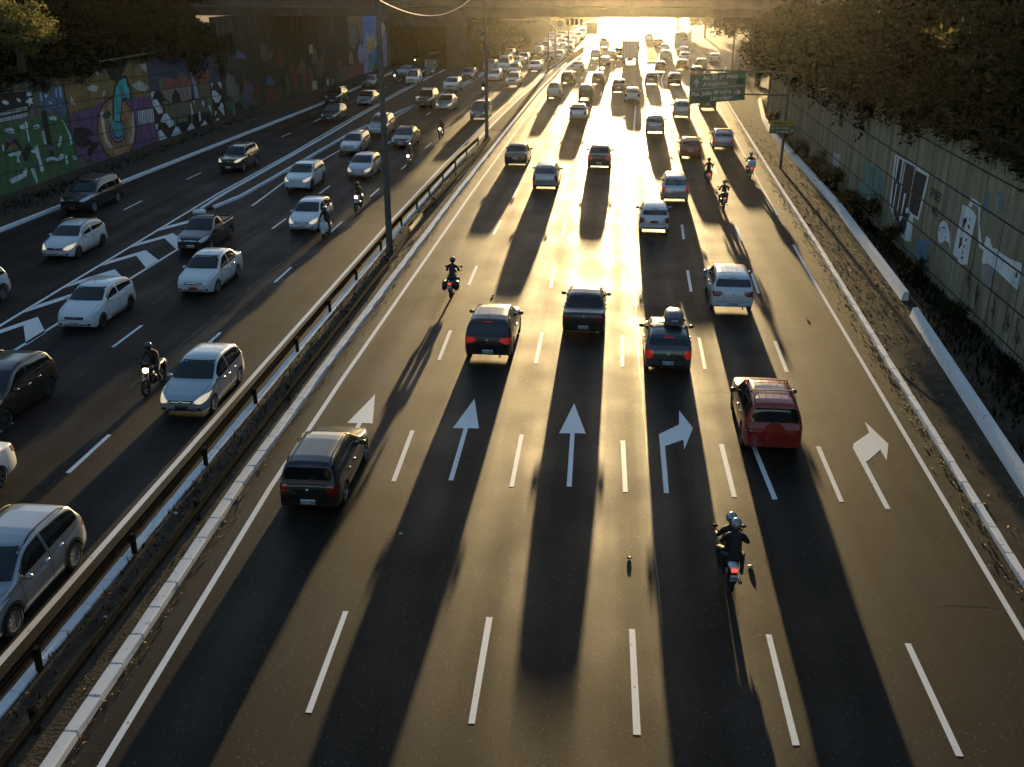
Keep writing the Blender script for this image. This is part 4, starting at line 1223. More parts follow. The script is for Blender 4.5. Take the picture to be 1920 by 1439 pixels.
def lamp_post(x, y, h, r, label, lean=0.0, arm=True):
    root = empty('lamp_post', (x, y, 0.1), label=label, cat='lamp post', group='lamp posts along the median')
    q = MB()
    q.tube([(0, 0, -0.1), (0.01, 0, h * 0.3), (lean * 0.6, 0, h * 0.7), (lean, 0, h)], [r, r * 0.92, r * 0.78, r * 0.6], 12)
    q.obj('shaft', POLE_M, root, 50)
    q = MB()
    q.lathe([(r * 2.0, -0.05), (r * 2.0, 0.05), (r * 1.25, 0.08), (r * 1.1, 0.35), (r, 0.36)], 12, 'Z')
    q.obj('base_collar', CONC_D, root, 40)
    if arm:
        for s_ in (-1, 1):
            q = MB()
            q.tube([(lean, 0, h - 0.2), (lean + s_ * 0.9, 0, h + 0.45), (lean + s_ * 2.0, 0, h + 0.6)], [r * 0.45, r * 0.4, r * 0.35], 8)
            q.obj('arm', POLE_M, root, 50)
            q = MB()
            q.cbox(lean + s_ * 2.2 - 0.32, lean + s_ * 2.2 + 0.32, -0.14, 0.14, h + 0.55, h + 0.7, 0.04)
            q.obj('lamp_head', STEEL, root)
    return root


lamp_post(-10.85, 48.3, 15.0, 0.17, 'tall dark lamp post in the median, nearest of all')
lamp_post(-10.35, 86.2, 15.0, 0.165, 'lamp post in the median where the guard rails end', arm=True)
lamp_post(-9.0, 151.0, 15.0, 0.13, 'lamp post beside the gantry leg under the viaduct')
lamp_post(-7.2, 178.0, 12.0, 0.12, 'far lamp post beyond the gantry in the glare')
# slack cable between the two lamp posts
q = MB()
pts = []
for k in range(41):
    t = k / 40
    pts.append((-10.8 + 0.5 * t, 48.3 + 37.9 * t, 12.35 + (12.9 - 12.35) * t - 4 * 1.55 * t * (1 - t)))
q.tube(pts, 0.028, 6)
tag(q.obj('overhead_cable', mat('cable_sheath', (0.45, 0.40, 0.32), 0.5), None, 60), 'slack pale cable hung from the nearest lamp post', 'cable')

# portal gantry over the oncoming carriageway behind the viaduct
g = empty('sign_gantry', (-15, 164, 0), label='white tubular portal gantry over the oncoming lanes beyond the viaduct', cat='gantry')
for s_, xx in ((-1, -6.3), (1, 6.3)):
    q = MB()
    q.tube([(xx, 0, 0), (xx, 0, 5.0), (xx - s_ * 1.6, 0, 6.5)], [0.2, 0.17, 0.14], 10)
    q.obj('leg', STEEL, g, 50)
q = MB()
q.tube([(-4.7, 0, 6.5), (4.7, 0, 6.5)], 0.14, 10)
q.obj('beam', STEEL, g, 50)
q = MB()
q.cbox(-1.0, 1.8, -0.08, 0.08, 5.4, 6.35, 0.02)
q.obj('sign_panel', CONC_D, g)

# dynamic signs and signals hung under the viaduct edge
def signal(x, z, label):
    r_ = empty('traffic_signal', (x, 106.95, z), label=label, cat='traffic signal', group='signals hung from the viaduct')
    for k in (-1, 1):
        q = MB()
        q.cbox(k * 0.24 - 0.16, k * 0.24 + 0.16, -0.12, 0.12, -0.62, 0.0, 0.03)
        q.obj('lamp_housing', BLACK_P, r_)
    q = MB()
    q.tube([(0, 0, -0.1), (0, 0.05, 0.55)], 0.05, 6)
    q.tube([(0, 0.0, 0.5), (0, 0.3, 0.5)], 0.05, 6)
    q.obj('hanger', BLACK_P, r_)
    return r_


signal(-4.2, 9.1, 'pair of dark signals hung below the viaduct, nearest the median')
signal(-3.3, 9.1, 'small dark signal pair hung below the viaduct beside a round sign')
signal(10.6, 9.1, 'pair of dark signals hung below the viaduct near the trees')
r_ = empty('speed_sign', (-5.2, 106.95, 8.6), label='round red ringed speed sign below the viaduct edge', cat='sign')
q = MB()
q.lathe([(0.001, -0.02), (0.20, -0.02), (0.20, 0.02), (0.001, 0.02)], 22, 'Y')
q.obj('disc', mat('sign_white', (0.6, 0.6, 0.58), 0.5), r_)
q = MB()
q.lathe([(0.20, -0.03), (0.28, -0.03), (0.28, 0.02), (0.20, 0.02), (0.20, -0.03)], 22, 'Y')
q.obj('ring', mat('sign_red', (0.35, 0.03, 0.02), 0.5), r_)
q = MB()
q.tube([(0, 0.04, -0.2), (0, 0.04, 0.8)], 0.03, 6)
q.tube([(0, 0.04, 0.78), (0, 0.3, 0.78)], 0.03, 6)
q.obj('hanger', BLACK_P, r_)

# direction signs on the post in the right hand pavement
SG = noisy('sign_green', (0.014, 0.10, 0.042), (0.022, 0.14, 0.06), 1.2, 0.6)
SW = mat('sign_lettering', (0.55, 0.58, 0.52), 0.5)
SY = noisy('sign_yellow', (0.40, 0.22, 0.03), (0.5, 0.3, 0.05), 2, 0.6)


def text_mesh(txt, size, material, name, shear=0.25, bold=0.0):
    cu = bpy.data.curves.new(name, 'FONT')
    cu.body = txt
    cu.size = size
    cu.shear = shear
    cu.offset = bold
    o = bpy.data.objects.new(name, cu)
    COL.objects.link(o)
    bpy.context.view_layer.update()
    me = bpy.data.meshes.new_from_object(o)
    bpy.data.objects.remove(o)
    me.materials.clear()
    me.materials.append(material)
    return me


post = empty('sign_post', (12.85, 75.1, 0.1), label='dark steel post with cantilever arm on the pavement', cat='post')
q = MB()
q.tube([(0, 0, -0.1), (0, 0, 7.0)], [0.11, 0.09], 12)
q.obj('shaft', POLE_M, post, 50)
q = MB()
q.tube([(0, 0, 6.75), (-7.1, -0.25, 6.95)], [0.08, 0.06], 10)
q.obj('arm', POLE_M, post, 50)
q = MB()
q.tube([(0, 0, 5.2), (-7.0, -0.25, 5.35)], [0.06, 0.05], 10)
q.obj('arm', POLE_M, post, 50)
sg = empty('direction_sign', (5.75, 73.9, 4.75), 0.0, 'large green direction sign to the airport hung over the lanes', 'sign')
sg.rotation_euler = (R(-4), R(-4.6), R(3))
SWD, SHT = 3.95, 1.98
q = MB()
q.cbox(0, SWD, -0.03, 0.03, 0, SHT, 0.02)
for i, v in enumerate(q.v):
    q.v[i] = (v[0] + 0.11 * (v[2] / SHT) * 1.0, v[1], v[2])
q.obj('panel', SG, sg)
q = MB()
q.box(0.12, SWD - 0.02, -0.037, -0.03, 0.98, 1.01)
q.obj('divider', SW, sg)


def sign_text(txt, x, z, size, root):
    o = put(text_mesh(txt, size, SW, 'sign_lettering', 0.12, 0.012), 'sign_lettering', root, (x, -0.0335, z))
    o.rotation_euler = (R(90), 0, 0)
    return o


sign_text('Av. 23 de Maio', 1.0, 1.58, 0.40, sg)
sign_text('Aeroporto', 0.98, 1.14, 0.40, sg)
sign_text('P\u00e7a. Jo\u00e3o Mendes', 0.16, 0.54, 0.40, sg)
sign_text('Liberdade', 1.5, 0.14, 0.40, sg)


def sign_arrow(x, z, ang, s, root):
    q = MB()
    pts = [(-0.05, -0.3), (0.05, -0.3), (0.05, 0.05), (0.2, -0.12), (0.2, 0.05), (0, 0.3), (-0.2, 0.05), (-0.2, -0.12), (-0.05, 0.05)]
    c, d = math.cos(ang), math.sin(ang)
    q.face([(x + s * (u * c - v * d), -0.036, z + s * (u * d + v * c)) for u, v in pts])
    q.obj('sign_arrow', SW, root)


sign_arrow(0.55, 1.42, 0, 1.0, sg)
sign_arrow(3.45, 0.55, R(-90), 0.85, sg)
s2 = empty('direction_sign', (11.75, 74.95, 2.62), 0.0, 'small green and yellow direction sign on the pavement post', 'sign')
q = MB()
q.cbox(0, 1.85, -0.025, 0.025, 0, 0.58, 0.01)
q.obj('panel', SG, s2)
q = MB()
q.cbox(0, 1.85, -0.025, 0.025, 0.585, 0.9, 0.01)
q.obj('upper_panel', SY, s2)
for txt, x_, z_, sz, m_ in (('ALTERNATIVA', 0.3, 0.67, 0.2, INK), ('Av. 23 de Maio', 0.12, 0.33, 0.2, SW), ('Aeroporto', 0.5, 0.09, 0.2, SW)):
    o = put(text_mesh(txt, sz, m_, 'sign_lettering', 0.1, 0.006), 'sign_lettering', s2, (x_, -0.0285, z_))
    o.rotation_euler = (R(90), 0, 0)
sign_arrow(1.62, 0.22, R(-40), 0.45, s2)
# a far sign board among the trees on the exit side
s3 = empty('sign_board', (17.0, 150.0, 0.0), R(-8), 'dark sign board sticking out of the far trees', 'sign')
q = MB()
q.cbox(-2.6, 0.6, -0.06, 0.06, 6.0, 7.0, 0.02)
q.obj('panel', CONC_D, s3)
q = MB()
q.tube([(0.4, 0.1, 0), (0.4, 0.1, 6.9)], 0.12, 10)
q.obj('post', POLE_M, s3, 50)
s4 = empty('sign_board', (-3.6, 196.0, 0.0), 0, 'pale hazy sign board standing in the far median', 'sign')
q = MB()
q.cbox(-1.0, 1.0, -0.05, 0.05, 2.6, 4.6, 0.02)
q.obj('panel', CONC_D, s4)
for xx in (-0.7, 0.7):
    q = MB()
    q.tube([(xx, 0.1, 0), (xx, 0.1, 4.5)], 0.06, 8)
    q.obj('post', POLE_M, s4, 50)
# orange mesh fence of the roadworks in the far median
fn = empty('roadworks_fence', (-6.6, 160, 0.1), R(-4.5), 'orange roadworks mesh fence in the far median', 'fence')
ORG = mat('fence_orange', (0.55, 0.16, 0.05), 0.6)
for k in range(9):
    q = MB()
    q.tube([(0, k * 3.0, 0), (0, k * 3.0, 1.25)], 0.035, 6)
    q.obj('stake', ORG, fn)
    if k < 8:
        q = MB()
        for j in range(7):
            q.box(-0.008, 0.008, k * 3.0 + 0.04, k * 3.0 + 2.96, 0.12 + 0.16 * j, 0.17 + 0.16 * j)
        for j in range(14):
            q.box(-0.007, 0.009, k * 3.0 + 0.1 + 0.21 * j, k * 3.0 + 0.15 + 0.21 * j, 0.1, 1.16)
        q.obj('mesh_panel', ORG, fn)

# ------------------------------------------------------------------ vehicles
def paint(name, col, metal=0.0, rough=0.3):
    """Car paint: flake-mottled base under clear coat, a little road dust low on the body."""
    m = mat('paint_' + name, col, rough, metal=metal, coat=1.0, spec=0.3)
    m.node_tree.nodes['Principled BSDF'].inputs['Coat IOR'].default_value = 1.52
    nt = m.node_tree
    N, LK = nt.nodes, nt.links
    b_ = N['Principled BSDF']
    tc = N.new('ShaderNodeTexCoord')
    nz = N.new('ShaderNodeTexNoise')
    nz.inputs['Scale'].default_value = 3.5
    nz.inputs['Detail'].default_value = 6
    LK.new(tc.outputs['Object'], nz.inputs['Vector'])
    sp = N.new('ShaderNodeSeparateXYZ')
    LK.new(tc.outputs['Object'], sp.inputs[0])
    mr = N.new('ShaderNodeMapRange')
    mr.inputs['From Min'].default_value = 0.15
    mr.inputs['From Max'].default_value = 0.75
    mr.inputs['To Min'].default_value = 0.5 if max(col) > 0.1 else 0.05
    mr.inputs['To Max'].default_value = 0.0
    LK.new(sp.outputs['Z'], mr.inputs['Value'])
    mu = N.new('ShaderNodeMath')
    mu.operation = 'MULTIPLY'
    LK.new(mr.outputs['Result'], mu.inputs[0])
    LK.new(nz.outputs['Fac'], mu.inputs[1])
    mx = N.new('ShaderNodeMixRGB')
    mx.inputs[1].default_value = (*col, 1)
    mx.inputs[2].default_value = (0.10, 0.085, 0.065, 1)
    LK.new(mu.outputs[0], mx.inputs[0])
    LK.new(mx.outputs[0], b_.inputs['Base Color'])
    rr = N.new('ShaderNodeMapRange')
    rr.inputs['To Min'].default_value = 0.03
    rr.inputs['To Max'].default_value = 0.12
    LK.new(nz.outputs['Fac'], rr.inputs['Value'])
    LK.new(rr.outputs['Result'], b_.inputs['Coat Roughness'])
    return m


PAINT = {
    'black': paint('black', (0.008, 0.010, 0.010)), 'black2': paint('black_mica', (0.013, 0.013, 0.014)), 'charcoal': paint('charcoal', (0.035, 0.033, 0.031), 0.3),
    'slate': paint('slate', (0.085, 0.09, 0.10), 0.5), 'red': paint('dark_red', (0.36, 0.022, 0.012)), 'orange': paint('orange_red', (0.50, 0.075, 0.025)),
    'white': paint('white', (0.74, 0.75, 0.76)), 'white2': paint('soft_white', (0.66, 0.67, 0.67)), 'silver': paint('silver', (0.46, 0.47, 0.49), 0.6),
    'silver2': paint('warm_silver', (0.40, 0.40, 0.40), 0.6), 'silverblue': paint('cool_silver', (0.42, 0.46, 0.50), 0.6), 'greysilver': paint('grey_silver', (0.36, 0.38, 0.40), 0.6),
    'bluegrey': paint('blue_grey', (0.15, 0.18, 0.23), 0.5), 'brown': paint('brown', (0.12, 0.07, 0.035), 0.3), 'yellow': paint('taxi_yellow', (0.42, 0.33, 0.06)),
}

SPEC = {
    'hatch': dict(L=3.9, W=1.70, R=0.295, fa=0.74, ra=3.22, belt=(0.86, 0.97), cowl=0.98, roof0=1.85, roof1=3.52, rwb=3.80, bp=2.32,
                  top=[(0, .56), (.02, .63), (.08, .70), (.25, .77), (.6, .87), (.95, .955), (1.05, .99), (1.7, 1.385), (1.85, 1.435), (2.05, 1.475), (2.3, 1.495), (2.7, 1.49), (3.1, 1.46), (3.4, 1.41), (3.52, 1.375), (3.62, 1.27), (3.80, 1.0), (3.87, .90), (3.9, .76)]),
    'hatch2': dict(L=3.95, W=1.72, R=0.305, fa=0.76, ra=3.28, belt=(0.90, 1.06), cowl=0.98, roof0=1.85, roof1=3.5, rwb=3.82, bp=2.35,
                   top=[(0, .56), (.02, .64), (.09, .72), (.28, .80), (.6, .90), (.95, .985), (1.05, 1.02), (1.7, 1.40), (1.9, 1.465), (2.15, 1.50), (2.4, 1.51), (2.8, 1.49), (3.2, 1.445), (3.42, 1.40), (3.52, 1.365), (3.64, 1.26), (3.82, 1.05), (3.91, .93), (3.95, .76)]),
    'wagon': dict(L=4.15, W=1.68, R=0.30, fa=0.78, ra=3.30, belt=(0.86, 0.96), cowl=1.02, roof0=1.9, roof1=3.85, rwb=4.06, bp=2.4,
                  top=[(0, .60), (.02, .67), (.08, .73), (.25, .79), (1.0, .94), (1.1, .98), (1.75, 1.38), (1.9, 1.44), (2.2, 1.48), (2.5, 1.50), (3.5, 1.49), (3.8, 1.46), (3.88, 1.42), (3.93, 1.33), (4.06, 1.0), (4.12, .9), (4.15, .76)]),
    'mpv': dict(L=4.05, W=1.72, R=0.30, fa=0.75, ra=3.30, belt=(0.92, 1.02), cowl=0.85, roof0=1.8, roof1=3.75, rwb=3.95, bp=2.35,
                top=[(0, .62), (.02, .70), (.08, .78), (.22, .86), (.82, 1.02), (.9, 1.05), (1.6, 1.50), (1.8, 1.57), (2.1, 1.61), (2.5, 1.63), (3.4, 1.61), (3.7, 1.57), (3.78, 1.52), (3.83, 1.42), (3.95, 1.05), (4.01, .93), (4.05, .78)]),
    'suv': dict(L=4.3, W=1.80, R=0.34, fa=0.84, ra=3.5, belt=(0.98, 1.12), cowl=1.05, roof0=2.0, roof1=3.8, rwb=4.15, bp=2.55,
                top=[(0, .66), (.03, .78), (.1, .86), (.3, .93), (1.05, 1.08), (1.15, 1.12), (1.8, 1.50), (2.0, 1.57), (2.3, 1.61), (2.6, 1.63), (3.4, 1.60), (3.78, 1.55), (3.9, 1.50), (3.98, 1.40), (4.15, 1.12), (4.25, 1.0), (4.3, .84)]),
    'boxsuv': dict(L=4.2, W=1.76, R=0.345, fa=0.82, ra=3.42, belt=(1.0, 1.08), cowl=1.12, roof0=1.98, roof1=3.9, rwb=4.08, bp=2.5,
                   top=[(0, .68), (.03, .82), (.1, .92), (.3, .99), (1.1, 1.08), (1.2, 1.12), (1.75, 1.56), (1.95, 1.63), (2.3, 1.67), (2.6, 1.68), (3.6, 1.66), (3.88, 1.62), (3.95, 1.56), (3.99, 1.45), (4.08, 1.06), (4.15, .95), (4.2, .82)]),
    'bigsuv': dict(L=4.7, W=1.86, R=0.36, fa=0.9, ra=3.75, belt=(1.05, 1.13), cowl=1.25, roof0=2.15, roof1=4.3, rwb=4.56, bp=2.75,
                   top=[(0, .70), (.03, .86), (.1, .97), (.3, 1.03), (1.2, 1.13), (1.3, 1.17), (1.9, 1.62), (2.15, 1.71), (2.5, 1.75), (2.9, 1.76), (4.0, 1.74), (4.3, 1.70), (4.38, 1.64), (4.43, 1.52), (4.56, 1.12), (4.64, 1.0), (4.7, .84)]),
    'sedan': dict(L=4.4, W=1.74, R=0.305, fa=0.82, ra=3.42, belt=(0.86, 0.97), cowl=1.08, roof0=2.05, roof1=3.15, rwb=3.85, bp=2.5,
                  top=[(0, .58), (.03, .66), (.12, .73), (.3, .79), (1.05, .94), (1.15, .97), (1.85, 1.37), (2.05, 1.43), (2.3, 1.46), (2.6, 1.47), (3.0, 1.45), (3.15, 1.42), (3.3, 1.36), (3.72, 1.09), (3.86, 1.03), (4.0, 1.01), (4.3, .99), (4.37, .93), (4.4, .80)]),
    'sedan2': dict(L=4.35, W=1.74, R=0.31, fa=0.8, ra=3.4, belt=(0.88, 1.0), cowl=1.05, roof0=2.0, roof1=3.2, rwb=3.84, bp=2.45,
                   top=[(0, .60), (.03, .69), (.12, .76), (.3, .82), (1.0, .96), (1.12, 1.0), (1.8, 1.40), (2.0, 1.46), (2.3, 1.50), (2.6, 1.51), (3.05, 1.48), (3.2, 1.45), (3.34, 1.38), (3.72, 1.12), (3.85, 1.06), (4.0, 1.05), (4.25, 1.03), (4.32, .96), (4.35, .80)]),
    'van': dict(L=4.0, W=1.70, R=0.30, fa=0.76, ra=3.3, belt=(0.90, 1.0), cowl=0.85, roof0=1.8, roof1=3.85, rwb=3.96, bp=1.9,
                top=[(0, .62), (.03, .74), (.1, .82), (.3, .88), (.82, 1.0), (.92, 1.04), (1.55, 1.52), (1.8, 1.72), (2.0, 1.80), (2.3, 1.83), (3.7, 1.83), (3.86, 1.80), (3.92, 1.70), (3.96, 1.2), (3.99, 1.0), (4.0, .80)]),
    'minibus': dict(L=5.4, W=1.95, R=0.34, fa=0.95, ra=4.3, belt=(1.1, 1.2), cowl=0.75, roof0=1.75, roof1=5.2, rwb=5.35, bp=2.3,
                    top=[(0, .72), (.03, .9), (.1, 1.0), (.25, 1.08), (.7, 1.25), (.8, 1.3), (1.45, 1.95), (1.75, 2.12), (2.1, 2.2), (2.5, 2.22), (5.0, 2.22), (5.22, 2.18), (5.3, 2.05), (5.35, 1.3), (5.38, 1.1), (5.4, .85)]),
    'pickup': dict(L=4.4, W=1.70, R=0.315, fa=0.8, ra=3.55, belt=(0.92, 1.0), cowl=1.02, roof0=1.95, roof1=2.5, rwb=2.82, bp=2.45,
                   top=[(0, .62), (.03, .72), (.1, .80), (.3, .86), (1.0, .99), (1.1, 1.02), (1.75, 1.42), (1.95, 1.49), (2.2, 1.53), (2.4, 1.53), (2.52, 1.50), (2.62, 1.42), (2.80, 1.06), (2.86, 1.02), (3.2, 1.02), (4.32, 1.02), (4.38, .98), (4.4, .82)]),
}


def car_surface(S):
    """Lofted body shell: returns the mesh builder and the functions that describe it."""
    L, W, Rw = S['L'], S['W'], S['R']
    gc = 0.19 if Rw < 0.33 else 0.24
    top = S['top']
    b0, b1 = S['belt']
    ra_ = Rw + 0.055

    def ztop(d):
        return interp(top, d)

    def half(d):
        f = max(0.0, 1 - d / 0.75)
        r = max(0.0, 1 - (L - d) / 0.55)
        return W / 2 * (1 - 0.20 * f ** 2.3 - 0.11 * r ** 2.6)

    def belt(d):
        z = b0 + (b1 - b0) * d / L
        return min(z, ztop(d) - 0.05)

    def under(d):
        z = gc + 0.11 * max(0, 1 - d / 0.4) ** 2 + 0.10 * max(0, 1 - (L - d) / 0.45) ** 2
        for ax in (S['fa'], S['ra']):
            dx = abs(d - ax)
            if dx < ra_:
                z = max(z, Rw + math.sqrt(max(0, ra_ * ra_ - dx * dx)))
        return min(z, belt(d) - 0.08)

    def side_w(t):
        return interp([(0, .93), (.14, .983), (.42, 1.0), (.72, .99), (.9, .972), (1, .945)], t)

    def roof_w(d):
        return half(d) * 0.945 - 0.32 * max(0.0, ztop(d) - belt(d) - 0.05) - 0.015

    ds = {0, .012, .03, .06, .1, .16, L, L - .012, L - .03, L - .06, L - .1, L - .16}
    for k in range(45):
        ds.add(L * k / 44)
    for d, _ in top:
        ds.add(d)
    for ax in (S['fa'], S['ra']):
        for k in range(-8, 9):
            ds.add(ax + ra_ * math.sin(math.pi / 2 * k / 8) * 0.9999)
    ds = sorted(ds)
    ds = [d for i, d in enumerate(ds) if i == 0 or d - ds[i - 1] > 0.006 or d == L]
    B = MB()
    ring_n = None
    for d in ds:
        w, zb, zs, zt, wr = half(d), under(d), belt(d), ztop(d), roof_w(d)
        g = gc
        hr = [(0.0, zb), (w * 0.55, zb)]
        for t in (0, .12, .28, .45, .62, .78, .9, 1.0):
            z = zb + (zs - zb) * t
            tt = max(0.0, (z - g) / max(0.05, zs - g))
            hr.append((w * side_w(tt), z))
        cab = zt - zs
        ws = w * side_w(1.0)
        soft = min(0.07, cab * 0.45)
        for t in (.15, .4, .65, .88):
            hr.append((ws + (wr - ws) * t + 0.018 * math.sin(math.pi * t) * min(1, cab / 0.3), zs + (zt - soft - zs) * t))
        crown = 0.018
        hr.append((wr, zt - soft))
        hr.append((wr - 0.025, zt - soft * 0.45))
        hr.append((wr - 0.075, zt - soft * 0.12))
        hr.append((wr * 0.62, zt + crown * 0.6))
        hr.append((wr * 0.3, zt + crown * 0.92))
        hr.append((0.0, zt + crown))
        full = hr + [(-x, z) for x, z in hr[-2:0:-1]]
        ring_n = len(full)
        y = L / 2 - d
        B.v += [(x, y, z) for x, z in full]
    n = ring_n
    for k in range(len(ds) - 1):
        for j in range(n):
            a, c = k * n + j, k * n + (j + 1) % n
            B.f.append((a, c, c + n, a + n))
            B.m.append(0)
    h = n // 2
    for base, rev in ((0, False), ((len(ds) - 1) * n, True)):
        for j in range(h):
            q = [base + j, base + j + 1, base + (n - j - 1) % n, base + (n - j) % n]
            q = list(dict.fromkeys(q))
            if rev:
                q = q[::-1]
            B.f.append(tuple(q[::-1]))
            B.m.append(0)
    # underside and arch linings read as black: second material slot
    for i, f in enumerate(B.f):
        if all(abs(B.v[k][0]) <= half(max(0, min(L, L / 2 - B.v[k][1]))) * 0.94 and B.v[k][2] < 0.75 and abs(B.v[k][2] - under(max(0, min(L, L / 2 - B.v[k][1])))) < 0.004 for k in f):
            B.m[i] = 1
    return B, dict(ztop=ztop, half=half, belt=belt, roof_w=roof_w, under=under)


class CarType:
    def __init__(s, name):
        S = s.S = SPEC[name]
        s.name, s.L, s.W = name, S['L'], S['W']
        B, s.fn = car_surface(S)
        s.body = B.mesh('body', [PAINT['white'], DARK_U], 38)
        s.bvh = BVHTree.FromPolygons([Vector(v) for v in B.v], B.f)
        s.parts = []           # (name, mesh, material key, level, parent part index, location)
        s.opt = {}
        s.make()

    # --- a sheet laid on the shell: rows of (v, u0, u1) seen along one axis
    def patch(s, view, rows, nr=6, nc=8, lift=0.006, skirt=0.012):
        B = MB()
        R_ = []
        t0, t1 = rows[0][0], rows[-1][0]
        lo = [(r[0], r[1]) for r in rows]
        hi = [(r[0], r[2]) for r in rows]
        sg = 1 if t1 > t0 else -1
        if sg < 0:
            lo, hi = lo[::-1], hi[::-1]
        P = []
        for i in range(nr + 1):
            t = t0 + (t1 - t0) * i / nr
            u0, u1 = interp(lo, t), interp(hi, t)
            P.append([(u0 + (u1 - u0) * j / nc, t) for j in range(nc + 1)])

        def cast(u, v):
            if view == 'rear':
                o, d = Vector((u, -8, v)), Vector((0, 1, 0))
            elif view == 'front':
                o, d = Vector((u, 8, v)), Vector((0, -1, 0))
            elif view == 'right':
                o, d = Vector((8, v, u)), Vector((-1, 0, 0))
            elif view == 'left':
                o, d = Vector((-8, v, u)), Vector((1, 0, 0))
            else:
                o, d = Vector((u, v, 8)), Vector((0, 0, -1))
            h = s.bvh.ray_cast(o, d)
            if h[0] is None:
                h = s.bvh.find_nearest(o + d * (8 - (s.L / 2 if view in ('rear', 'front') else s.W / 2)))
            p, nrm = h[0], h[1]
            if nrm.dot(d) > 0:
                nrm = -nrm
            return p, nrm
        pts = [[cast(u, v) for u, v in row] for row in P]
        W_ = nc + 1
        for row in pts:
            for p, nm in row:
                B.v.append(tuple(p + nm * lift))
        flip = view in ('front', 'left')
        for i in range(nr):
            for j in range(nc):
                a = i * W_ + j
                q = (a, a + 1, a + 1 + W_, a + W_)
                B.f.append(q)
                B.m.append(0)
        if skirt:
            rim = [(0, j) for j in range(nc)] + [(i, nc) for i in range(nr)] + [(nr, j) for j in range(nc, 0, -1)] + [(i, 0) for i in range(nr, 0, -1)]
            k0 = len(B.v)
            for i, j in rim:
                p, nm = pts[i][j]
                B.v.append(tuple(p + nm * (lift - skirt)))
            m_ = len(rim)
            for k in range(m_):
                a, c = rim[k], rim[(k + 1) % m_]
                B.f.append((a[0] * W_ + a[1], k0 + k, k0 + (k + 1) % m_, c[0] * W_ + c[1]))
                B.m.append(0)
        return B

    def add(s, name, B, key, level=0, parent=None, smooth=45, loc=None, when=None):
        me = B.mesh(name, key if not isinstance(key, str) else PAINT['white'], smooth)
        s.parts.append((name, me, key, level, parent, loc, when))
        return len(s.parts) - 1

    def hit(s, view, u, v):
        B = s.patch(view, [(v - .001, u - .001, u + .001), (v + .001, u - .001, u + .001)], 1, 1, 0, 0)
        return Vector(B.v[0])

    def make(s):
        S, L, W = s.S, s.L, s.W
        f = s.fn
        H2 = W / 2
        zt = f['ztop']

        def d_at(z, a, c):           # where between a and c the roofline passes height z
            for k in range(200):
                d = a + (c - a) * k / 199
                if (zt(d) - z) * (zt(a) - z) <= 0:
                    return d
            return c
        dc, r0 = S['cowl'], S['roof0']
        # windscreen
        zb, z1 = zt(dc) + 0.055, zt(r0) - 0.015
        rows = []
        for k in range(6):
            z = zb + (z1 - zb) * k / 5
            w = f['roof_w'](d_at(z, dc, r0)) - 0.055
            rows.append((z, -w, w))
        s.add('windscreen', s.patch('front', rows, 8, 10, 0.007), GLASS)
        # rear window
        tall = z1 - zt(S['rwb'])
        if S is SPEC['pickup']:
            zb2, zt2 = 1.1, zt(S['roof1']) - 0.07
        else:
            zb2, zt2 = zt(S['rwb']) + 0.04, zt(S['roof1']) - (0.09 if 'sedan' not in s.name else 0.04)
        rows = []
        for k in range(6):
            z = zb2 + (zt2 - zb2) * k / 5
            w = f['roof_w'](d_at(z, S['rwb'], S['roof1'])) - 0.05 - (0.05 if k in (0, 5) else 0)
            rows.append((z, -w, w))
        s.add('rear_window', s.patch('rear', rows, 8, 10, 0.007), GLASS)
        # side windows: front and rear door glass on each side
        ds0 = dc + 0.42
        ds1 = (S['rwb'] - 0.22 if 'sedan' not in s.name else S['roof1'] + 0.18) if s.name not in ('pickup',) else 2.5
        bp = S['bp']

        def win(da, db):
            rr = []
            for k in range(9):
                d = da + (db - da) * k / 8
                lo = f['belt'](d) + 0.035
                hi = zt(d) - 0.10
                rr.append((L / 2 - d, lo, max(lo + 0.03, hi)))
            return rr[::-1]
        spans = [(ds0, bp - 0.05), (bp + 0.05, ds1)] if s.name not in ('van', 'pickup') else ([(ds0, bp - 0.02)] if s.name == 'van' else [(ds0, bp - 0.06)])
        if s.name in ('bigsuv', 'wagon', 'mpv', 'minibus', 'boxsuv'):
            m_ = bp + 0.05 + (ds1 - bp) * 0.60
            spans = [(ds0, bp - 0.05), (bp + 0.05, m_ - 0.05), (m_ + 0.04, ds1)]
        for view in ('right', 'left'):
            for a, c in spans:
                s.add('side_window', s.patch(view, win(a, c), 10, 4, 0.006), GLASS)
        # door seams and handles
        zl = 0.33
        doors = [dc + 0.30, bp, S['ra'] - 0.32] if s.name not in ('van', 'pickup') else [dc + 0.30, bp]
        for view, sx in (('right', 1), ('left', -1)):
            for d in doors:
                y = L / 2 - d
                s.add('door_seam', s.patch(view, [(y - 0.008, zl, f['belt'](d) + 0.02), (y + 0.008, zl, f['belt'](d) + 0.02)], 1, 6, 0.003, 0.01), SEAM, 2)
            for d in doors[1:]:
                p = s.hit(view, f['belt'](d) - 0.13, L / 2 - d + 0.16)
                q = MB()
                q.cbox(-0.02, 0.03, -0.085, 0.085, -0.016, 0.016, 0.008)
                s.add('door_handle', q, CHROME if s.name in ('suv', 'sedan2') else 'PAINT', 2, loc=(p.x + (0.012 * sx) - (0.01 if sx < 0 else 0), p.y, p.z))
            ya, yb = L / 2 - dc - 0.32, L / 2 - S['ra'] + 0.34
            s.add('sill_trim', s.patch(view, [(yb, 0.24 if S['R'] < .33 else .28, 0.33), (ya - 0.1, 0.24 if S['R'] < .33 else .28, 0.33)], 6, 1, 0.004, 0.01), BLACK_P, 2)
            # mirrors
            dm = dc + 0.48
            p = s.hit(view, f['belt'](dm) + 0.0, L / 2 - dm)
            q = MB()
            q.ellipsoid((0.13 * sx, 0.03, 0.05), (0.11, 0.075, 0.075), 12, 8)
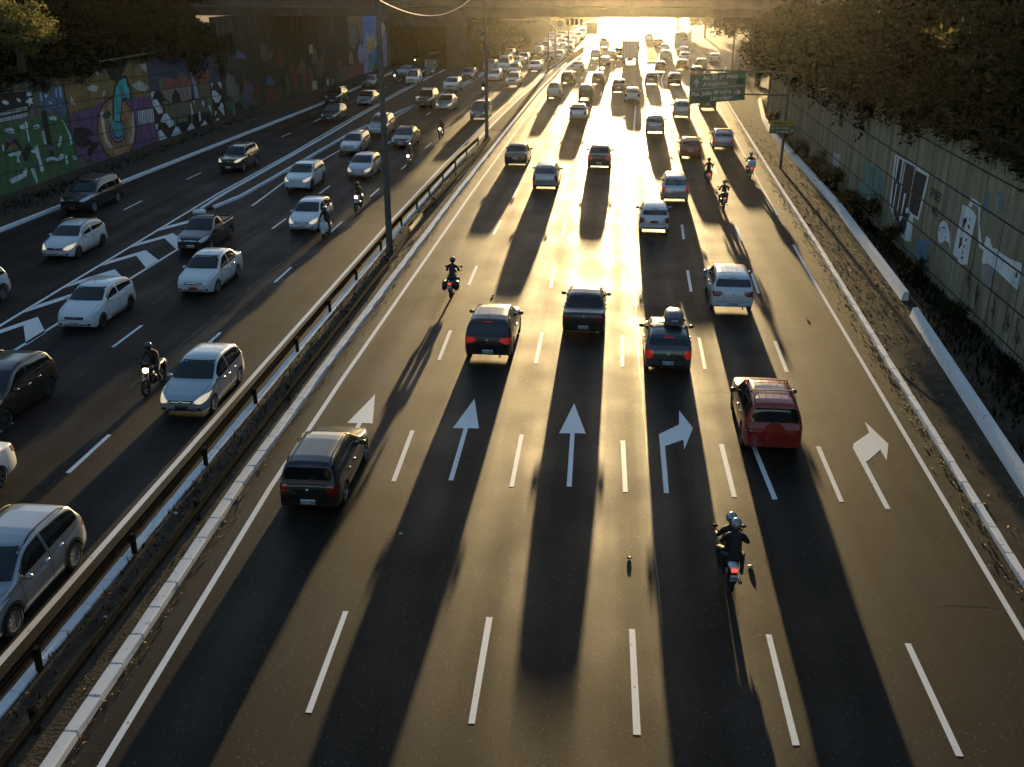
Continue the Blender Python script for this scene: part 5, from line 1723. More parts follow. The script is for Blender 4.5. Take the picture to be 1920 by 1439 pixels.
            q.tube([(-0.02 * sx, 0, 0.0), (0.06 * sx, 0.02, 0.02)], 0.022, 6)
            mi = s.add('door_mirror', q, BLACK_P if s.name in ('wagon', 'van', 'boxsuv') else 'PAINT', 0, loc=tuple(p))
            q = MB()
            q.ellipsoid((0.13 * sx, -0.035, 0.05), (0.085, 0.02, 0.055), 10, 6)
            s.add('mirror_glass', q, GLASS, 2, parent=mi, loc=(0, 0, 0))
            # arch trims on the off-roaders
            if s.name in ('boxsuv', 'bigsuv', 'suv'):
                for ax in (S['fa'], S['ra']):
                    r1 = S['R'] + 0.05
                    q = MB()
                    for k in range(14):
                        t0_, t1_ = math.pi * k / 14, math.pi * (k + 1) / 14
                        P4 = []
                        for t, r in ((t0_, r1), (t1_, r1), (t1_, r1 + 0.075), (t0_, r1 + 0.075)):
                            hp = s.hit(view, S['R'] + r * math.sin(t), L / 2 - ax + r * math.cos(t))
                            P4.append(hp + Vector((0.012 * sx, 0, 0)))
                        q.face(P4)
                    s.add('wheel_arch_trim', q, BLACK_P, 1)
        # tail lamps
        zs = f['belt'](L - 0.1)
        lz0, lz1 = zs - 0.34, zs - 0.03
        if 'sedan' in s.name:
            lz0, lz1 = 0.70, 0.93
            iw = 0.36
        elif s.name in ('suv',):
            lz0, lz1 = 0.78, 1.0
            iw = 0.42
        elif s.name in ('boxsuv', 'van', 'bigsuv', 'minibus', 'mpv', 'pickup'):
            lz0, lz1 = (0.66, 1.0) if s.name != 'pickup' else (0.62, 0.96)
            iw = 0.20
        else:
            iw = 0.27
        zm = (lz0 + lz1) / 2
        for sx in (1, -1):
            o_ = H2 * 0.93
            rows = [(lz0, o_ - iw * 0.55, o_ - 0.01), (zm, o_ - iw, o_ + 0.005), (lz1, o_ - iw * 0.8, o_ - 0.005)]
            rows = [(z, min(sx * a, sx * c), max(sx * a, sx * c)) for z, a, c in rows]
            ti = s.add('tail_lamp', s.patch('rear', rows, 5, 5, 0.012, 0.03), 'TAIL', 0)
            side = 'right' if sx > 0 else 'left'
            s.add('tail_lamp', s.patch(side, [(-L / 2 + 0.045, lz0 + 0.03, lz1 - 0.02), (-L / 2 + 0.20, zm - 0.02, lz1 - 0.04)], 3, 3, 0.01, 0.02), 'TAIL', 1)
            # head lamps
            hz0, hz1 = zt(0.1) - 0.14, zt(0.25) - 0.005
            a0, a1, a2 = H2 * 0.50, H2 * 0.80, H2 * 0.965
            rows = [(hz0, a0 + 0.10, a1), (hz0 + 0.05, a0, a2 - 0.03), (hz1 - 0.02, a1 - 0.08, a2), (hz1 + 0.03, a1 + 0.06, a2)]
            rows = [(z, min(sx * a, sx * c), max(sx * a, sx * c)) for z, a, c in rows]
            s.add('head_lamp', s.patch('front', rows, 6, 5, 0.010, 0.03), 'HEAD', 0)
            rows = [(0.33, H2 * 0.62, H2 * 0.80), (0.42, H2 * 0.60, H2 * 0.80)]
            rows = [(z, min(sx * a, sx * c), max(sx * a, sx * c)) for z, a, c in rows]
            s.add('fog_lamp_bezel', s.patch('front', rows, 2, 2, 0.006, 0.02), BLACK_P, 2)
            # rear reflectors low in the bumper
            rows = [(0.36, H2 * 0.62, H2 * 0.82), (0.40, H2 * 0.62, H2 * 0.82)]
            rows = [(z, min(sx * a, sx * c), max(sx * a, sx * c)) for z, a, c in rows]
            s.add('rear_reflector', s.patch('rear', rows, 1, 3, 0.006, 0.01), TAIL, 2)
        # grille, intakes, emblems, bumper details
        gz = zt(0.1) - 0.085
        s.add('grille', s.patch('front', [(gz - 0.065, -H2 * 0.42, H2 * 0.42), (gz, -H2 * 0.50, H2 * 0.50), (gz + 0.035, -H2 * 0.46, H2 * 0.46)], 3, 8, 0.006, 0.02), BLACK_P, 0)
        s.add('grille_bar', s.patch('front', [(gz - 0.02, -H2 * 0.40, H2 * 0.40), (gz - 0.005, -H2 * 0.40, H2 * 0.40)], 1, 8, 0.014, 0.012), CHROME, 2)
        s.add('lower_intake', s.patch('front', [(0.25, -H2 * 0.5, H2 * 0.5), (0.31, -H2 * 0.60, H2 * 0.60), (0.37, -H2 * 0.52, H2 * 0.52)], 3, 8, 0.006, 0.02), BLACK_P, 1)
        for view, z, u in (('front', gz, 0.0), ('rear', (lz0 + lz1) / 2 if 'sedan' not in s.name else 0.88, 0.0)):
            p = s.hit(view, u, z)
            q = MB()
            q.lathe([(0.001, 0.02), (0.035, 0.018), (0.048, 0.005), (0.048, -0.02)], 14, 'Y')
            if view == 'rear':
                q.v = [(x, -y, zz) for x, y, zz in q.v]
            s.add('emblem', q, CHROME, 2, loc=tuple(p))
        # bumper seams / tailgate outline
        s.add('bumper_seam', s.patch('rear', [(0.555, -H2 * 0.9, H2 * 0.9), (0.568, -H2 * 0.9, H2 * 0.9)], 1, 12, 0.003, 0.01), SEAM, 2)
        s.add('bumper_seam', s.patch('front', [(zt(0.1) - 0.20, -H2 * 0.9, H2 * 0.9), (zt(0.1) - 0.19, -H2 * 0.9, H2 * 0.9)], 1, 12, 0.003, 0.01), SEAM, 2)
        s.add('bumper_insert', s.patch('rear', [(0.27, -H2 * 0.70, H2 * 0.70), (0.37, -H2 * 0.78, H2 * 0.78)], 2, 10, 0.006, 0.02), BLACK_P, 1)
        for sx in (1, -1):
            u = sx * (H2 * 0.93 - iw - 0.03)
            s.add('tailgate_seam', s.patch('rear', [(0.57, u - 0.006, u + 0.006), (zs - 0.02, u - 0.006, u + 0.006)], 5, 1, 0.003, 0.01), SEAM, 2)
            uh = sx * f['roof_w'](dc - 0.1) * 0.92
            s.add('bonnet_seam', s.patch('top', [(L / 2 - dc + 0.06, uh - 0.007, uh + 0.007), (L / 2 - 0.28, uh * 0.86 - 0.007, uh * 0.86 + 0.007)], 8, 1, 0.003, 0.01), SEAM, 2)
        # plates
        zpl = 0.46 if s.name in ('suv', 'sedan2', 'wagon', 'hatch2') else 0.70
        if s.name in ('hatch', 'mpv', 'van', 'boxsuv', 'bigsuv', 'sedan'):
            zpl = 0.68
        if s.name == 'wagon':
            zpl = 0.43
        p = s.hit('rear', 0, zpl)
        q = MB()
        q.cbox(-0.205, 0.205, -0.022, 0.02, -0.068, 0.068, 0.008)
        s.rear_plate = s.add('number_plate', q, 'PLATE', 0, loc=(0, p.y - 0.012, zpl), when='rear')
        p = s.hit('front', 0, 0.43)
        q = MB()
        q.cbox(-0.205, 0.205, -0.02, 0.022, -0.068, 0.068, 0.008)
        s.add('number_plate', q, 'PLATE', 0, loc=(0, p.y + 0.012, 0.43), when='front')
        # high brake light, wipers
        if s.name not in ('pickup', 'van'):
            zz = zt2 + 0.045
            s.add('high_brake_lamp', s.patch('rear', [(zz - 0.012, -0.17, 0.17), (zz + 0.012, -0.17, 0.17)], 1, 4, 0.012, 0.02), 'TAIL', 2)
        for u0, u1 in ((-0.55, -0.05), (-0.02, 0.5)):
            a, c = s.hit('front', u0, zb + 0.03), s.hit('front', u1, zb + 0.015)
            q = MB()
            q.tube([a + Vector((0, 0.02, 0.01)), (a + c) / 2 + Vector((0, 0.025, 0.012)), c + Vector((0, 0.02, 0.01))], 0.008, 5)
            s.add('wiper', q, BLACK_P, 2)
        if 'sedan' not in s.name and s.name not in ('pickup', 'van', 'minibus'):
            a, c = s.hit('rear', 0.0, zb2 + 0.01), s.hit('rear', 0.28, zb2 + 0.10)
            q = MB()
            q.tube([a + Vector((0, -0.02, 0)), c + Vector((0, -0.02, 0))], 0.009, 5)
            s.add('wiper', q, BLACK_P, 2)
        # exhaust
        q = MB()
        q.tube([(0.45, -L / 2 + 0.02, 0.23), (0.45, -L / 2 + 0.25, 0.25)], 0.028, 8)
        s.add('exhaust_pipe', q, CHROME, 2)
        # pickup bed: open box behind the cab
        if s.name == 'pickup':
            q = MB()
            y0, y1 = -L / 2 + 0.08, L / 2 - 2.92
            w = H2 * 0.80
            q.box(-w, w, y0, y1, 1.035, 1.045)
            q.box(-w - 0.05, -w, y0, y1, 1.035, 1.10)
            q.box(w, w + 0.05, y0, y1, 1.035, 1.10)
            q.box(-w - 0.05, w + 0.05, y0 - 0.05, y0, 1.035, 1.10)
            s.add('cargo_bed', q, BLACK_P, 0)
            q = MB()
            for sx in (-1, 1):
                q.tube([(sx * w, y1 + 0.02, 1.08), (sx * w * 0.86, y1 + 0.14, 1.44), (sx * w * 0.6, y1 + 0.17, 1.50)], 0.022, 6)
            q.tube([(-w * 0.6, y1 + 0.17, 1.50), (w * 0.6, y1 + 0.17, 1.50)], 0.022, 6)
            s.add('roll_bar', q, BLACK_P, 1)
        # ---------- optional equipment
        zr = lambda d: zt(d) + 0.0
        s.opt['rails'] = []
        for sx in (-1, 1):
            q = MB()
            pts = []
            for k in range(9):
                d = r0 + 0.05 + (S['roof1'] - 0.12 - r0) * k / 8
                lift = 0.06 if 0 < k < 8 else 0.005
                pts.append((sx * (f['roof_w'](d) - 0.035), L / 2 - d, zr(d) + lift - 0.01))
            q.tube(pts, 0.02, 6)
            s.opt['rails'].append(('roof_rail', q.mesh('roof_rail', BLACK_P, 45), None))
        s.opt['bars'] = []
        for d in (r0 + 0.25, (r0 + S['roof1']) / 2 + 0.15):
            q = MB()
            w = f['roof_w'](d) - 0.03
            q.box(-w, w, L / 2 - d - 0.03, L / 2 - d + 0.03, zr(d) + 0.055, zr(d) + 0.08)
            for sx in (-1, 1):
                q.box(sx * w - 0.03, sx * w + 0.03, L / 2 - d - 0.03, L / 2 - d + 0.03, zr(d) - 0.03, zr(d) + 0.056)
            s.opt['bars'].append(('roof_bar', q.mesh('roof_bar', BLACK_P), None))
        s.opt['ribs'] = []
        for k in range(5):
            q = MB()
            u = (k - 2) * 0.22
            pts = []
            for i in range(8):
                d = r0 + 0.15 + (S['roof1'] - 0.25 - r0) * i / 7
                pts.append((u, L / 2 - d, zr(d) + 0.016 - 0.012 * abs(u) ** 2))
            q.tube(pts, 0.013, 6)
            s.opt['ribs'].append(('roof_rib', q.mesh('roof_rib', PAINT['white'], 45), 'PAINT'))
        q = MB()
        d = S['roof1'] - 0.25 if s.name in ('suv', 'wagon', 'hatch') else r0 + 0.25
        q.tube([(0, L / 2 - d, zr(d)), (0, L / 2 - d - 0.22, zr(d) + 0.34)], [0.007, 0.004], 5)
        q.ellipsoid((0, L / 2 - d, zr(d) + 0.02), (0.025, 0.04, 0.02), 8, 5)
        s.opt['antenna'] = [('antenna', q.mesh('antenna', BLACK_P, 45), None)]
        q = MB()
        q.lathe([(0.001, 0.11), (0.16, 0.11), (0.24, 0.10), (0.325, 0.08), (0.335, 0.0), (0.33, -0.06), (0.001, -0.06)], 22, 'Y')
        p = s.hit('rear', 0, 0.86)
        q.v = [(x, p.y - y - 0.03, z + 0.80) for x, y, z in q.v]
        s.opt['spare'] = [('spare_wheel', q.mesh('spare_wheel', BLACK_P, 40), 'PAINT')]


def roof_box_mesh():
    """Aerodynamic roof box, about 1.4 m long."""
    q = MB()
    st = [(-0.72, .55, .02), (-0.70, .78, .24), (-0.55, .92, .33), (-0.1, 1.0, .36), (0.35, .95, .32), (0.62, .82, .22), (0.72, .6, .06)]
    n = 14
    for y, w, h in st:
        for j in range(n):
            t = 2 * math.pi * j / n
            x = 0.37 * w * (abs(math.cos(t)) ** 0.6) * (1 if math.cos(t) >= 0 else -1)
            z = (h * (abs(math.sin(t)) ** 0.7)) if math.sin(t) >= 0 else -0.04 * abs(math.sin(t))
            q.v.append((x, y, z))
    for k in range(len(st) - 1):
        for j in range(n):
            a, c = k * n + j, k * n + (j + 1) % n
            q.f.append((a, c, c + n, a + n))
            q.m.append(0)
    q.f.append(tuple(range(n)))
    q.m.append(0)
    q.f.append(tuple(range((len(st) - 1) * n, len(st) * n))[::-1])
    q.m.append(0)
    return q


# wheels: unit radius 0.30, width 0.19, axle along X
q = MB()
q.lathe([(0.20, 0.085), (0.255, 0.098), (0.285, 0.09), (0.30, 0.06), (0.30, -0.06), (0.285, -0.09), (0.255, -0.098), (0.20, -0.085)], 26, 'X')
TYRE = q.mesh('wheel', RUBBER, 50)


def rim_mesh(material, spokes=5):
    q = MB()
    q.lathe([(0.205, 0.085), (0.195, 0.08), (0.185, 0.03), (0.001, 0.02)], 24, 'X', 1)
    q.lathe([(0.207, 0.088), (0.185, 0.088), (0.180, 0.06)], 24, 'X', 0)
    for k in range(spokes):
        a = 2 * math.pi * k / spokes
        for s_ in (-0.16, 0.16):
            c, d = math.cos(a + s_ * 0.4), math.sin(a + s_ * 0.4)
            e, g = math.cos(a + s_), math.sin(a + s_)
            u = Vector((0, -d, c)) * 0.018
            A, B_ = Vector((0.06, 0.03 * c, 0.03 * d)), Vector((0.078, 0.19 * e, 0.19 * g))
            q.face([A - u, B_ - u, B_ + u, A + u], 0)
            q.face([A - u, A - u - Vector((.03, 0, 0)), B_ - u - Vector((.03, 0, 0)), B_ - u], 0)
            q.face([B_ + u, B_ + u - Vector((.03, 0, 0)), A + u - Vector((.03, 0, 0)), A + u], 0)
    q.lathe([(0.001, 0.075), (0.035, 0.072), (0.05, 0.05)], 12, 'X', 0)
    return q.mesh('rim', [material, DARK_U], 40)


RIMS = [rim_mesh(RIM_M), rim_mesh(RIM_D, 6), rim_mesh(RIM_M, 8)]
q = roof_box_mesh()
BOX_ME = q.mesh('roof_box', mat('roof_box_grey', (0.10, 0.105, 0.11), 0.4, coat=0.3), 50)
TYPES = {}
TEXTS = {}


def plate_text(txt):
    if txt not in TEXTS:
        cu = bpy.data.curves.new('plate_text', 'FONT')
        cu.body = txt[:3] + ' ' + txt[3:]
        cu.size = 0.105
        cu.align_x = 'CENTER'
        cu.align_y = 'CENTER'
        cu.offset = 0.002
        o = bpy.data.objects.new('plate_text', cu)
        COL.objects.link(o)
        bpy.context.view_layer.update()
        me = bpy.data.meshes.new_from_object(o)
        bpy.data.objects.remove(o)
        me.materials.clear()
        me.materials.append(PLATE_T)
        TEXTS[txt] = me
    return TEXTS[txt]


# a plate whose characters are too small to read: dark strokes
q = MB()
for k in range(7):
    x = -0.165 + k * 0.05 + (0.02 if k > 2 else 0)
    q.face([(x - 0.014, -0.035, 0), (x + 0.014, -0.035, 0), (x + 0.014, 0.03, 0), (x - 0.014, 0.03, 0)])
PLATE_STROKES = q.mesh('plate_lettering', PLATE_T)


def obj_mat(o, m):
    o.material_slots[0].link = 'OBJECT'
    o.material_slots[0].material = m


def heading(x, y, d):
    """Road direction at y, as a small turn from the Y axis."""
    tab = EDGE_L if x > -9.5 else (MED_L if x > -24 else KERB_LL)
    if 9 < x and y > 105:
        tab = EDGE_R
    a, c = interp(tab, y - 4), interp(tab, y + 4)
    return -math.atan2(c - a, 8.0)


CAT = {'hatch': 'car', 'pickup': 'pickup', 'van': 'van', 'minibus': 'van', 'bus': 'bus', 'truck': 'lorry'}
NAME = {'hatch': 'hatchback_car', 'hatch2': 'hatchback_car', 'wagon': 'estate_car', 'mpv': 'hatchback_car', 'suv': 'crossover_car', 'boxsuv': 'off_road_car', 'bigsuv': 'off_road_car',
        'sedan': 'saloon_car', 'sedan2': 'saloon_car', 'van': 'delivery_van', 'minibus': 'passenger_van', 'pickup': 'pickup_truck', 'bus': 'city_bus', 'truck': 'box_lorry'}


def place_car(i, rec):
    kind, pt, x, y, d, lv, label, ex, grp = rec
    ex = ex.split()
    if kind not in TYPES:
        TYPES[kind] = CarType(kind)
    T = TYPES[kind]
    S = T.S
    rz = heading(x, y, d) + (0 if d > 0 else math.pi)
    root = empty(NAME[kind], (x, y, 0.004), rz, label, CAT.get(kind, 'car'), grp)
    o = put(T.body, 'body', root)
    obj_mat(o, PAINT[pt])
    made = {}
    for k, (name, me, key, level, parent, loc, when) in enumerate(T.parts):
        if level > lv:
            continue
        if when == 'rear' and d < 0 or when == 'front' and d > 0:
            continue
        par = made.get(parent) if parent is not None else root
        o = put(me, name, par or root, loc)
        made[k] = o
        if isinstance(key, str):
            m_ = {'PAINT': PAINT[pt], 'TAIL': TAIL_ON if 'lit' in ex else TAIL, 'HEAD': LAMP_ON if 'on' in ex else LAMP_C,
                  'PLATE': PLATE_R if 'redplate' in ex else (BLACK_P if 'darkplate' in ex else PLATE_M)}[key]
            obj_mat(o, m_)
        if name == 'number_plate' and lv > 0:
            txt = [e[6:] for e in ex if e.startswith('plate:')]
            t = put(plate_text(txt[0]) if txt and txt[0] else PLATE_STROKES, 'plate_lettering', o)
            t.location = (0, -0.0245 if when == 'rear' else 0.0245, 0)
            t.rotation_euler = (R(90), 0, 0 if when == 'rear' else math.pi)
    for e in ('rails', 'bars', 'ribs', 'antenna', 'spare'):
        if e in ex:
            for nm, me, key in T.opt[e]:
                o = put(me, nm, root)
                if key:
                    obj_mat(o, PAINT[pt])
    tr = S['W'] / 2 - 0.105
    sc = S['R'] / 0.30
    for sx in (1, -1):
        for ax in (S['fa'], S['ra']):
            w = put(TYRE, 'wheel', root, (sx * tr, S['L'] / 2 - ax, S['R']))
            w.scale = (sx * 1.0, sc, sc)
            if lv > 0:
                put(RIMS[i % 3], 'rim', w)
    if 'box' in ex:
        bx_ = put(BOX_ME, 'roof_box', None)
        M_ = Matrix.Translation((x, y, 0)) @ Matrix.Rotation(rz, 4, 'Z')
        bx_.location = M_ @ Vector((0.20, S['L'] / 2 - 2.35, T.fn['ztop'](2.4) + 0.13))
        bx_.rotation_euler = (0, 0, rz)
        tag(bx_, 'grey roof box strapped on the slate grey hatchback', 'roof box')
        q_ = MB()
        for yy in (-0.3, 0.3):
            q_.box(-0.39, 0.39, yy - 0.02, yy + 0.02, -0.06, -0.035)
        q_.obj('mounting_clamp', BLACK_P, bx_)
        q_ = MB()
        q_.cbox(-0.12, 0.12, -0.735, -0.70, 0.12, 0.17, 0.01)
        q_.obj('latch', PLATE_M, bx_)
    return root


def lorry(rec):
    kind, pt, x, y, d, lv, label, ex, grp = rec
    root = empty('box_lorry', (x, y, 0.004), heading(x, y, d), label, 'lorry', grp)
    L = 8.5
    q = MB()
    q.cbox(-1.28, 1.28, -L / 2, L / 2 - 2.1, 0.95, 3.55, 0.04)
    q.obj('cargo_box', noisy('lorry_box_grime', (0.45, 0.43, 0.40), (0.66, 0.64, 0.6), 1.5, 0.5), root)
    q = MB()
    for k in range(5):
        xx = -1.0 + 0.5 * k
        q.box(xx - 0.02, xx + 0.02, -L / 2 - 0.02, -L / 2 + 0.01, 1.0, 3.5)
    q.obj('door_rib', STEEL, root)
    q = MB()
    q.cbox(-1.15, 1.15, L / 2 - 2.0, L / 2, 0.55, 2.6, 0.15)
    q.obj('cab', PAINT['white'], root)
    q = MB()
    q.box(-1.0, 1.0, L / 2 - 0.02, L / 2 + 0.012, 1.6, 2.35)
    q.obj('windscreen', GLASS, root)
    q = MB()
    q.box(-0.45, 0.45, -L / 2 + 0.1, L / 2 - 0.5, 0.6, 0.93)
    q.obj('chassis', BLACK_P, root)
    q = MB()
    q.cbox(-1.2, 1.2, -L / 2 - 0.05, -L / 2 + 0.1, 0.52, 0.68, 0.02)
    q.obj('bumper', STEEL, root)
    for sx in (-1, 1):
        q = MB()
        q.cbox(sx * 1.05 - 0.12, sx * 1.05 + 0.12, -L / 2 - 0.08, -L / 2 - 0.02, 0.72, 0.86, 0.015)
        q.obj('tail_lamp', TAIL, root)
        for yy in (L / 2 - 1.2, -L / 2 + 1.9):
            w = put(TYRE, 'wheel', root, (sx * 1.02, yy, 0.48))
            w.scale = (sx * 1.6, 1.6, 1.6)
        q = MB()
        q.cbox(sx * 1.28 - 0.1, sx * 1.28 + 0.1, L / 2 - 0.3, L / 2 - 0.2, 1.7, 2.2, 0.03)
        q.obj('door_mirror', BLACK_P, root)


def bus(rec):
    kind, pt, x, y, d, lv, label, ex, grp = rec
    root = empty('city_bus', (x, y, 0.004), heading(x, y, d), label, 'bus', grp)
    L, W = 11.5, 2.5
    q = MB()
    q.cbox(-W / 2, W / 2, -L / 2, L / 2, 0.4, 3.1, 0.14)
    q.obj('body', PAINT['white2'], root, 40)
    q = MB()
    q.cbox(-W / 2 + 0.18, W / 2 - 0.18, -L / 2 - 0.02, -L / 2 + 0.05, 1.75, 2.65, 0.01)
    q.obj('rear_window', GLASS, root)
    q = MB()
    q.cbox(-W / 2 + 0.1, W / 2 - 0.1, L / 2 - 0.05, L / 2 + 0.02, 1.2, 2.7, 0.01)
    q.obj('windscreen', GLASS, root)
    for sx in (-1, 1):
        for k in range(6):
            y0 = -L / 2 + 0.6 + k * 1.75
            q = MB()
            xx = sx * (W / 2 + 0.004)
            q.box(xx - 0.012, xx + 0.012, y0, y0 + 1.6, 1.55, 2.5)
            q.obj('side_window', GLASS, root)
        q = MB()
        q.cbox(sx * 1.05 - 0.1, sx * 1.05 + 0.1, -L / 2 - 0.03, -L / 2 + 0.03, 0.95, 1.35, 0.015)
        q.obj('tail_lamp', TAIL_ON, root)
        for yy in (L / 2 - 2.6, -L / 2 + 3.0):
            w = put(TYRE, 'wheel', root, (sx * 1.1, yy, 0.5))
            w.scale = (sx * 1.5, 1.66, 1.66)
    q = MB()
    q.cbox(-0.9, 0.9, -L / 2 - 0.025, -L / 2 + 0.03, 2.75, 2.98, 0.01)
    q.obj('destination_panel', BLACK_P, root)
    q = MB()
    q.cbox(-0.6, 0.6, -L / 2 + 1, -L / 2 + 3.2, 3.08, 3.3, 0.06)
    q.obj('roof_unit', PAINT['white2'], root)

# ------------------------------------------------------------------ motorcycles and the people on them
def bike_wheel(parent, y, r=0.30, lv=1):
    w = put(BIKE_TYRE, 'wheel', parent, (0, y, r))
    put(BIKE_RIM, 'rim', w)
    return w


q = MB()
q.lathe([(0.225, 0.035), (0.27, 0.048), (0.295, 0.03), (0.30, 0.0), (0.295, -0.03), (0.27, -0.048), (0.225, -0.035)], 24, 'X')
BIKE_TYRE = q.mesh('wheel', RUBBER, 60)
q = MB()
q.lathe([(0.232, 0.022), (0.215, 0.022), (0.215, -0.022), (0.232, -0.022)], 24, 'X')
for k in range(5):
    a = 2 * math.pi * k / 5
    q.tube([(0, 0.03 * math.cos(a), 0.03 * math.sin(a)), (0, 0.22 * math.cos(a), 0.22 * math.sin(a))], 0.016, 5)
q.lathe([(0.001, 0.05), (0.05, 0.045), (0.05, -0.045), (0.001, -0.05)], 12, 'X')
BIKE_RIM = q.mesh('rim', RIM_D, 45)
BIKE_MESH = {}
TANKS = [paint('bike_black', (0.012, 0.012, 0.013)), paint('bike_red', (0.16, 0.015, 0.012)), paint('bike_blue', (0.015, 0.03, 0.09))]


def bm_part(name, material, build):
    if name not in BIKE_MESH:
        q = MB()
        build(q)
        BIKE_MESH[name] = q.mesh(name, material, 50)
    return BIKE_MESH[name]


def motorcycle(i, rec):
    kind, x, y, d, label, ex = rec
    ex = ex.split()
    rz = heading(x, y, d) + (0 if d > 0 else math.pi)
    root = empty('scooter' if kind == 'scooter' else 'motorcycle', (x, y, 0.004), rz, label, 'scooter' if kind == 'scooter' else 'motorcycle', 'motorcycles in the traffic')
    P = lambda name, m, f: put(bm_part(name + ('_s' if kind == 'scooter' else ''), m, f), name, root)
    if kind == 'scooter':
        WB = PAINT['white']
        put(BIKE_TYRE, 'wheel', root, (0, 0.60, 0.235)).scale = (1.2, 0.78, 0.78)
        put(BIKE_TYRE, 'wheel', root, (0, -0.55, 0.235)).scale = (1.2, 0.78, 0.78)
        P('front_shield', WB, lambda q: q.cbox(-0.22, 0.22, 0.34, 0.46, 0.38, 0.92, 0.05))
        P('front_fender', WB, lambda q: q.ellipsoid((0, 0.60, 0.40), (0.09, 0.25, 0.11)))
        P('floorboard', BLACK_P, lambda q: q.cbox(-0.2, 0.2, -0.1, 0.4, 0.26, 0.36, 0.03))
        P('rear_body', WB, lambda q: q.ellipsoid((0, -0.45, 0.52), (0.2, 0.5, 0.22)))
        P('seat', BLACK_P, lambda q: q.cbox(-0.14, 0.14, -0.75, -0.02, 0.68, 0.79, 0.04))
        P('steering_column', WB, lambda q: q.tube([(0, 0.56, 0.35), (0, 0.42, 1.0)], 0.05, 8))
        P('handlebar', BLACK_P, lambda q: (q.tube([(-0.34, 0.33, 1.04), (0, 0.42, 1.02), (0.34, 0.33, 1.04)], 0.02, 6)))
        P('head_lamp', LAMP_C, lambda q: q.ellipsoid((0, 0.50, 0.98), (0.11, 0.06, 0.08)))
        P('exhaust_pipe', BLACK_P, lambda q: q.tube([(0.17, -0.3, 0.28), (0.19, -0.85, 0.34)], 0.05, 8))
    else:
        bike_wheel(root, 0.66)
        bike_wheel(root, -0.64)
        tank = TANKS[i % 3]
        P('frame', BLACK_P, lambda q: (q.tube([(0, 0.42, 0.86), (0, 0.1, 0.66), (0, -0.3, 0.62), (0, -0.75, 0.74)], 0.035, 6), q.tube([(0, 0.42, 0.8), (0, 0.22, 0.4), (0, -0.2, 0.3), (0, -0.64, 0.3)], 0.028, 6)))
        P('engine', RIM_D, lambda q: (q.cbox(-0.15, 0.15, -0.12, 0.24, 0.27, 0.55, 0.04), q.cbox(-0.10, 0.10, 0.06, 0.26, 0.5, 0.68, 0.02)))
        o = put(bm_part('fuel_tank', tank, lambda q: q.ellipsoid((0, 0.18, 0.82), (0.15, 0.30, 0.14))), 'fuel_tank', root)
        obj_mat(o, tank)
        P('seat', BLACK_P, lambda q: q.cbox(-0.13, 0.13, -0.72, -0.02, 0.72, 0.80, 0.035))
        o = put(bm_part('tail_fairing', tank, lambda q: q.ellipsoid((0, -0.70, 0.76), (0.12, 0.26, 0.07))), 'tail_fairing', root)
        obj_mat(o, PAINT['white'] if 'whitetail' in ex else tank)
        P('front_fender', BLACK_P, lambda q: q.ellipsoid((0, 0.68, 0.58), (0.07, 0.26, 0.06)))
        P('rear_fender', BLACK_P, lambda q: q.cbox(-0.08, 0.08, -0.98, -0.80, 0.40, 0.72, 0.02))
        for sx in (-1, 1):
            put(bm_part('fork_leg', CHROME, lambda q: q.tube([(0, 0.66, 0.30), (0, 0.42, 0.96)], 0.024, 6)), 'fork_leg', root, (sx * 0.085, 0, 0))
            put(bm_part('mirror', BLACK_P, lambda q: (q.ellipsoid((0, 0.28, 1.22), (0.075, 0.02, 0.045)), q.tube([(0, 0.36, 1.04), (0, 0.28, 1.22)], 0.008, 5))), 'mirror', root, (sx * 0.34, 0, 0))
            put(bm_part('footpeg', BLACK_P, lambda q: q.tube([(-0.05, 0, 0), (0.05, 0, 0)], 0.015, 6)), 'footpeg', root, (sx * 0.2, -0.05, 0.30))
        P('handlebar', BLACK_P, lambda q: q.tube([(-0.36, 0.31, 1.03), (-0.2, 0.40, 1.03), (0, 0.42, 0.98), (0.2, 0.40, 1.03), (0.36, 0.31, 1.03)], 0.018, 6))
        o = P('head_lamp', LAMP_C, lambda q: q.ellipsoid((0, 0.52, 0.88), (0.10, 0.07, 0.10)))
        obj_mat(o, LAMP_BIKE if 'on' in ex else LAMP_C)
        P('instrument_cluster', BLACK_P, lambda q: q.cbox(-0.1, 0.1, 0.38, 0.48, 0.98, 1.06, 0.02))
        P('exhaust_pipe', CHROME, lambda q: q.tube([(0.14, 0.2, 0.45), (0.15, 0.15, 0.27), (0.17, -0.3, 0.28), (0.18, -0.85, 0.36)], [0.025, 0.025, 0.04, 0.05], 8))
        o = P('tail_lamp', TAIL, lambda q: q.cbox(-0.07, 0.07, -0.99, -0.93, 0.72, 0.80, 0.015))
        obj_mat(o, TAIL_BIKE if 'lit' in ex else TAIL)
        pl = P('number_plate', PLATE_M, lambda q: q.cbox(-0.09, 0.09, -1.02, -1.0, 0.50, 0.66, 0.008))
        t = put(PLATE_STROKES, 'plate_lettering', pl, (0, -1.0235, 0.58))
        t.rotation_euler = (R(90), 0, 0)
        t.scale = (0.42, 1.3, 1)
        if 'fair' in ex:
            P('windshield', GLASS, lambda q: q.ellipsoid((0, 0.50, 1.08), (0.16, 0.06, 0.14)))
        if 'cases' in ex:
            for sx in (-1, 1):
                put(bm_part('side_case', BLACK_P, lambda q: q.cbox(-0.10, 0.10, -0.85, -0.40, 0.42, 0.80, 0.05)), 'side_case', root, (sx * 0.27, 0, 0))
        if 'topbox' in ex:
            P('top_case', BLACK_P, lambda q: q.cbox(-0.19, 0.19, -1.05, -0.68, 0.84, 1.12, 0.05))
